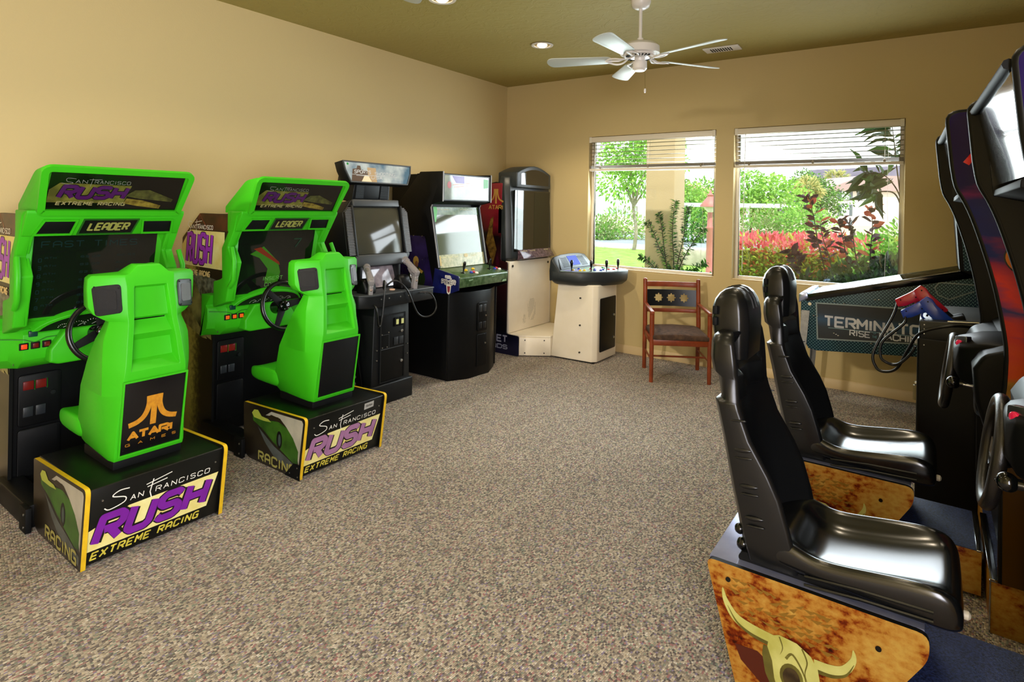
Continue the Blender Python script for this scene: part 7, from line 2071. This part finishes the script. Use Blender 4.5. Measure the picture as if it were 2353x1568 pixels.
palm(1921, 414, 97, 2.0, 'pale fan palm whose head rises above the white building roof', 6)
# white building
d0 = 78.0
a = wp(1904, d0); c = wp(2090, d0)
U = (c - a); U.z = 0; L_ = U.length; U.normalize()
Nn = V3((U.y, -U.x, 0))
BMx = Matrix((U, -Nn, V3((0, 0, 1)))).transposed().to_4x4(); BMx.translation = V3((a.x, a.y, 0))
t = thing('white_building', 'white three-storey building with small windows behind the dark leaves', 'building', (0, 0, 0), (0, 0, 0))
zt_, zb_ = wp(1930, d0, 436).z, -4.0
MB().box(0, L_, 0, 9, zb_, zt_, BMx).build('walls', mat('white_stucco', '#d6cec6', 0.8), t)
MB().prism([(-0.6, zt_), (L_ * 0.4, zt_ + 1.9), (L_ + 0.5, zt_ + 1.9), (L_ + 0.5, zt_ - 0.1), (-0.6, zt_ - 0.1)], -0.5, 9.5, 'y', BMx).build('roof', mat('pale_tile_roof', '#a88e8c', 0.8), t)
for py in (447, 483, 518):
    z = wp(1930, d0, py).z
    for px in (1942, 1985):
        u_ = (wp(px, d0) - a).dot(U)
        if px == 1985 and py != 447: continue
        w = MB().box(u_ - 0.95, u_ + 0.95, -0.04, 0.02, z - 0.75, z + 0.75, BMx).build('window', mat('window_shade_grey', '#5c666e', 0.3), t)
        MB().box(u_ - 0.5, u_ + 0.5, -0.07, -0.04, z - 0.68, z + 0.68, BMx).build('pane', mat('pale_pane', '#dfe8ee', 0.2), w)
# parking sign
p0 = wp(1868, 34.0)
t = thing('parking_sign', 'small blue wheelchair parking sign on a post', 'sign', (0, 0, 0), (p0.x, p0.y, GZ))
MB().box(-0.02, 0.02, 0, 0.04, 0, 1.1).build('post', CW, t)
sm = MB().box(-0.16, 0.16, -0.02, 0.0, 0.98, 1.44).build('sign_face', mat('sign_blue', '#1f6fc4', 0.4), t)
SG = frame((0, -0.02, 1.2), (1, 0, 0), (0, 0, 1))
SG = Matrix(((1, 0, 0, 0), (0, 0, -1, -0.021), (0, 1, 0, 1.2), (0, 0, 0, 1)))
lab(decal('sign_symbol', [ellipse(-0.02, 0.14, 0.022, 0.022, 10)] + ribbon([(-0.02, 0.12), (-0.015, 0.03), (0.05, 0.03), (0.08, -0.04)], 0.024) + ribbon([(-0.05, 0.06), (-0.08, 0.0), (-0.05, -0.06), (0.01, -0.07), (0.05, -0.02)], 0.018) + ribbon([(-0.10, -0.15), (0.10, -0.15)], 0.02), SG, WHITEP, sm, 0.002), 'white wheelchair symbol')
# mesa on the horizon
t = MB()
D = 420.0
prof = [(1790, 478), (1805, 455), (1815, 442), (1828, 425), (1842, 412), (1855, 396), (1862, 391), (1890, 389), (1940, 388), (1985, 385), (2030, 383), (2080, 380), (2160, 384), (2260, 392), (2360, 430)]
rings = []
for px, py in prof:
    tp, tb = wp(px, D, py), wp(px, D - 60)
    back = wp(px, D + 120, py)
    rings.append([V3((tb.x, tb.y, -20)), wp(px, D - 25, py + (500 - py) * 0.45), tp, back, V3((back.x, back.y, -20))])
t.loft(rings)
structure(t.build('hills', mat('purple_brown_mesa_rock', '#4e4658', 0.9, noise=(0.05, '#6d6472', 0.9))))
p0 = wp(1576, 300)
tb = MB()
tb.loft([[V3((wp(px, 300).x, wp(px, 300).y + dy, -10)) for dy in (0, 60)] + [wp(px, 300, py) + V3((0, 60, 0)), wp(px, 300, py)] for px, py in ((1500, 470), (1535, 445), (1565, 426), (1590, 424), (1625, 442), (1670, 470))])
structure(tb.build('hills', mat('rose_hill_rock', '#d89a94', 0.9)))

# ---- planting right outside the windows
rnd = random.Random(8)
t = thing('photinia_hedge', 'dense clipped hedge with pink-red top and yellow-green leaves outside the wider window', 'hedge', (0, 0, 0), (0, 0, 0))
hx0, hx1, hy0, hy1, hz = 2.0, 8.4, 2.75, 3.9, 1.13
MB().box(hx0 + .1, hx1 - .1, hy0 + 0.10, hy1 - .1, GZ, hz - 0.11).build('dense_core', mat('hedge_inner_green', '#5c6a26', 0.9, noise=(14, '#8a8a34', 0.9)), t)
b = MB()
mlist = [LPK, LRD, LYG, LG, LM]
for k in range(8600):
    x = rnd.uniform(hx0, hx1)
    if rnd.random() < 0.42:
        y, z = rnd.uniform(hy0, hy1), hz + rnd.uniform(-0.12, 0.1)
        d = V3((rnd.uniform(-.6, .6), rnd.uniform(-.7, .5), 1))
    else:
        y, z = hy0 + rnd.uniform(-0.06, 0.1), rnd.uniform(0.45, hz + 0.02)
        d = V3((rnd.uniform(-.8, .8), -1, rnd.uniform(0.0, 1.2)))
    hgt = (z - 0.45) / (hz - 0.45)
    q = rnd.random()
    if hgt > 0.78 + 0.15 * rnd.random(): mi = 0 if q < 0.7 else (1 if q < 0.85 else 2)
    elif hgt > 0.5: mi = 1 if q < 0.28 else (2 if q < 0.8 else 3)
    else: mi = 1 if q < 0.12 else (2 if q < 0.62 else (3 if q < 0.8 else 4))
    add_leaf(b, V3((x, y, z)), d, rnd.uniform(0.07, 0.12), rnd.uniform(0.028, 0.042), rnd, mi=mi)
b.build('foliage', mlist, t, smooth=False, keep_normals=True)

def stem_plant(name, label, stems, leaf, mats, seed, per=26, curl=0.2, spread=0.5, start=0.25, wid=0.45, cat='shrub'):
    """stems: list of room-space polylines"""
    rnd = random.Random(seed)
    base = V3(stems[0][0])
    t = thing(name, label, cat, (0, 0, 0), (base.x, base.y, GZ))
    off = V3((base.x, base.y, GZ))
    b, fb = MB(), MB()
    for st in stems:
        c = catmull([V3(p) - off for p in st], 6)
        b.tube(c, [0.009 * (1 - 0.7 * i / len(c)) for i in range(len(c))], 6)
        n_ = len(c)
        for k in range(per):
            f = start + (1 - start) * k / (per - 1)
            i = min(int(f * (n_ - 1)), n_ - 2)
            p = c[i].lerp(c[i + 1], f * (n_ - 1) - i)
            ax = (c[i + 1] - c[i]).normalized()
            v = rdir(rnd); v = (v - ax * v.dot(ax)).normalized()
            add_leaf(fb, p, ax * (1 - spread) + v * (0.5 + spread), leaf * rnd.uniform(0.7, 1.2), leaf * wid, rnd, mi=rnd.randrange(len(mats)), droop=curl)
    b.build('stems', DBARK, t)
    fb.build('foliage', mats, t, smooth=False, keep_normals=True)
    return t
def path(y, pts):
    out = []
    for px, py in pts:
        d = fw + rt * ((px - W_PX / 2) / F_PX) + up * ((PPY - py) / F_PX)
        out.append(CAM + d * ((y - CAM.y) / d.y))
    return out
stem_plant('copper_leaved_shrub', 'purple-brown broad-leaved shrub in shade in front of the hedge, nearest the glass', [
    path(1.2, [(1905, 700), (1900, 640), (1880, 560), (1870, 500), (1862, 470), (1858, 455)]),
    path(1.25, [(1920, 700), (1915, 640), (1905, 590), (1890, 545), (1885, 510)]),
    path(1.15, [(1960, 700), (1955, 640), (1945, 590), (1935, 540), (1925, 510)]),
    path(1.2, [(1975, 700), (1975, 640), (1965, 580), (1958, 530), (1950, 512)]),
    path(1.1, [(2000, 700), (2000, 640), (2000, 580), (2005, 520), (2000, 480)]),
    path(1.3, [(1850, 720), (1845, 650), (1830, 600), (1815, 575)])], 0.125, [LPU, LPU, LPU, LRD], 71, per=24, wid=0.5, spread=0.45, start=0.35)
stem_plant('broad_leaved_tree', 'branch of long dark drooping leaves hanging at the far end of the wider window', [
    path(0.9, [(2085, 620), (2080, 540), (2070, 460), (2050, 420), (2025, 400), (2000, 398), (1985, 396)]),
    path(0.9, [(2080, 540), (2068, 440), (2060, 380), (2055, 330), (2050, 290)]),
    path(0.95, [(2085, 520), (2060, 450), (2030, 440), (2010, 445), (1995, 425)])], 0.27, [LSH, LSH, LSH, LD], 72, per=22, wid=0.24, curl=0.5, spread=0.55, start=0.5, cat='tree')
shr = [(V3((-0.1, 0, 0.55)), 0.36), (V3((0.3, 0, 0.72)), 0.38), (V3((0.7, 0, 0.8)), 0.38), (V3((1.1, 0.1, 0.75)), 0.38), (V3((0.5, 0.1, 0.45)), 0.4), (V3((0.9, 0, 0.45)), 0.4), (V3((1.4, 0, 0.6)), 0.4)]
p = path(0.9, [(1905, 640)])[0]
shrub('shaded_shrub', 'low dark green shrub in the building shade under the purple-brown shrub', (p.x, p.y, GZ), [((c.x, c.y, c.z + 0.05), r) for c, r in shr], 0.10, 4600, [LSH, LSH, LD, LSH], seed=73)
p = path(3.0, [(2052, 600)])[0]
shrub('feathery_shrub', 'bright feathery green shrub at the end of the hedge', (p.x, p.y - 0.9, GZ), [((0, 0, 0.9), 0.42), ((0.2, 0, 1.25), 0.32), ((-0.15, 0, 1.1), 0.3), ((0.3, 0, 0.8), 0.4)], 0.08, 1900, [LG, LM], seed=74)
stem_plant('airy_bamboo_shrub', 'airy fine-leaved dark shrub in front of the porch column', [
    path(1.25, [(1545, 700), (1548, 600), (1545, 540), (1548, 490), (1552, 462)]),
    path(1.3, [(1540, 700), (1535, 620), (1515, 570), (1500, 530), (1485, 510)]),
    path(1.2, [(1550, 700), (1560, 620), (1585, 570), (1605, 540), (1618, 525)]),
    path(1.2, [(1548, 690), (1556, 610), (1570, 550), (1575, 500), (1580, 475)]),
    path(1.35, [(1535, 700), (1520, 640), (1490, 600), (1470, 590)]),
    path(1.15, [(1555, 700), (1570, 640), (1600, 615), (1622, 605)]),
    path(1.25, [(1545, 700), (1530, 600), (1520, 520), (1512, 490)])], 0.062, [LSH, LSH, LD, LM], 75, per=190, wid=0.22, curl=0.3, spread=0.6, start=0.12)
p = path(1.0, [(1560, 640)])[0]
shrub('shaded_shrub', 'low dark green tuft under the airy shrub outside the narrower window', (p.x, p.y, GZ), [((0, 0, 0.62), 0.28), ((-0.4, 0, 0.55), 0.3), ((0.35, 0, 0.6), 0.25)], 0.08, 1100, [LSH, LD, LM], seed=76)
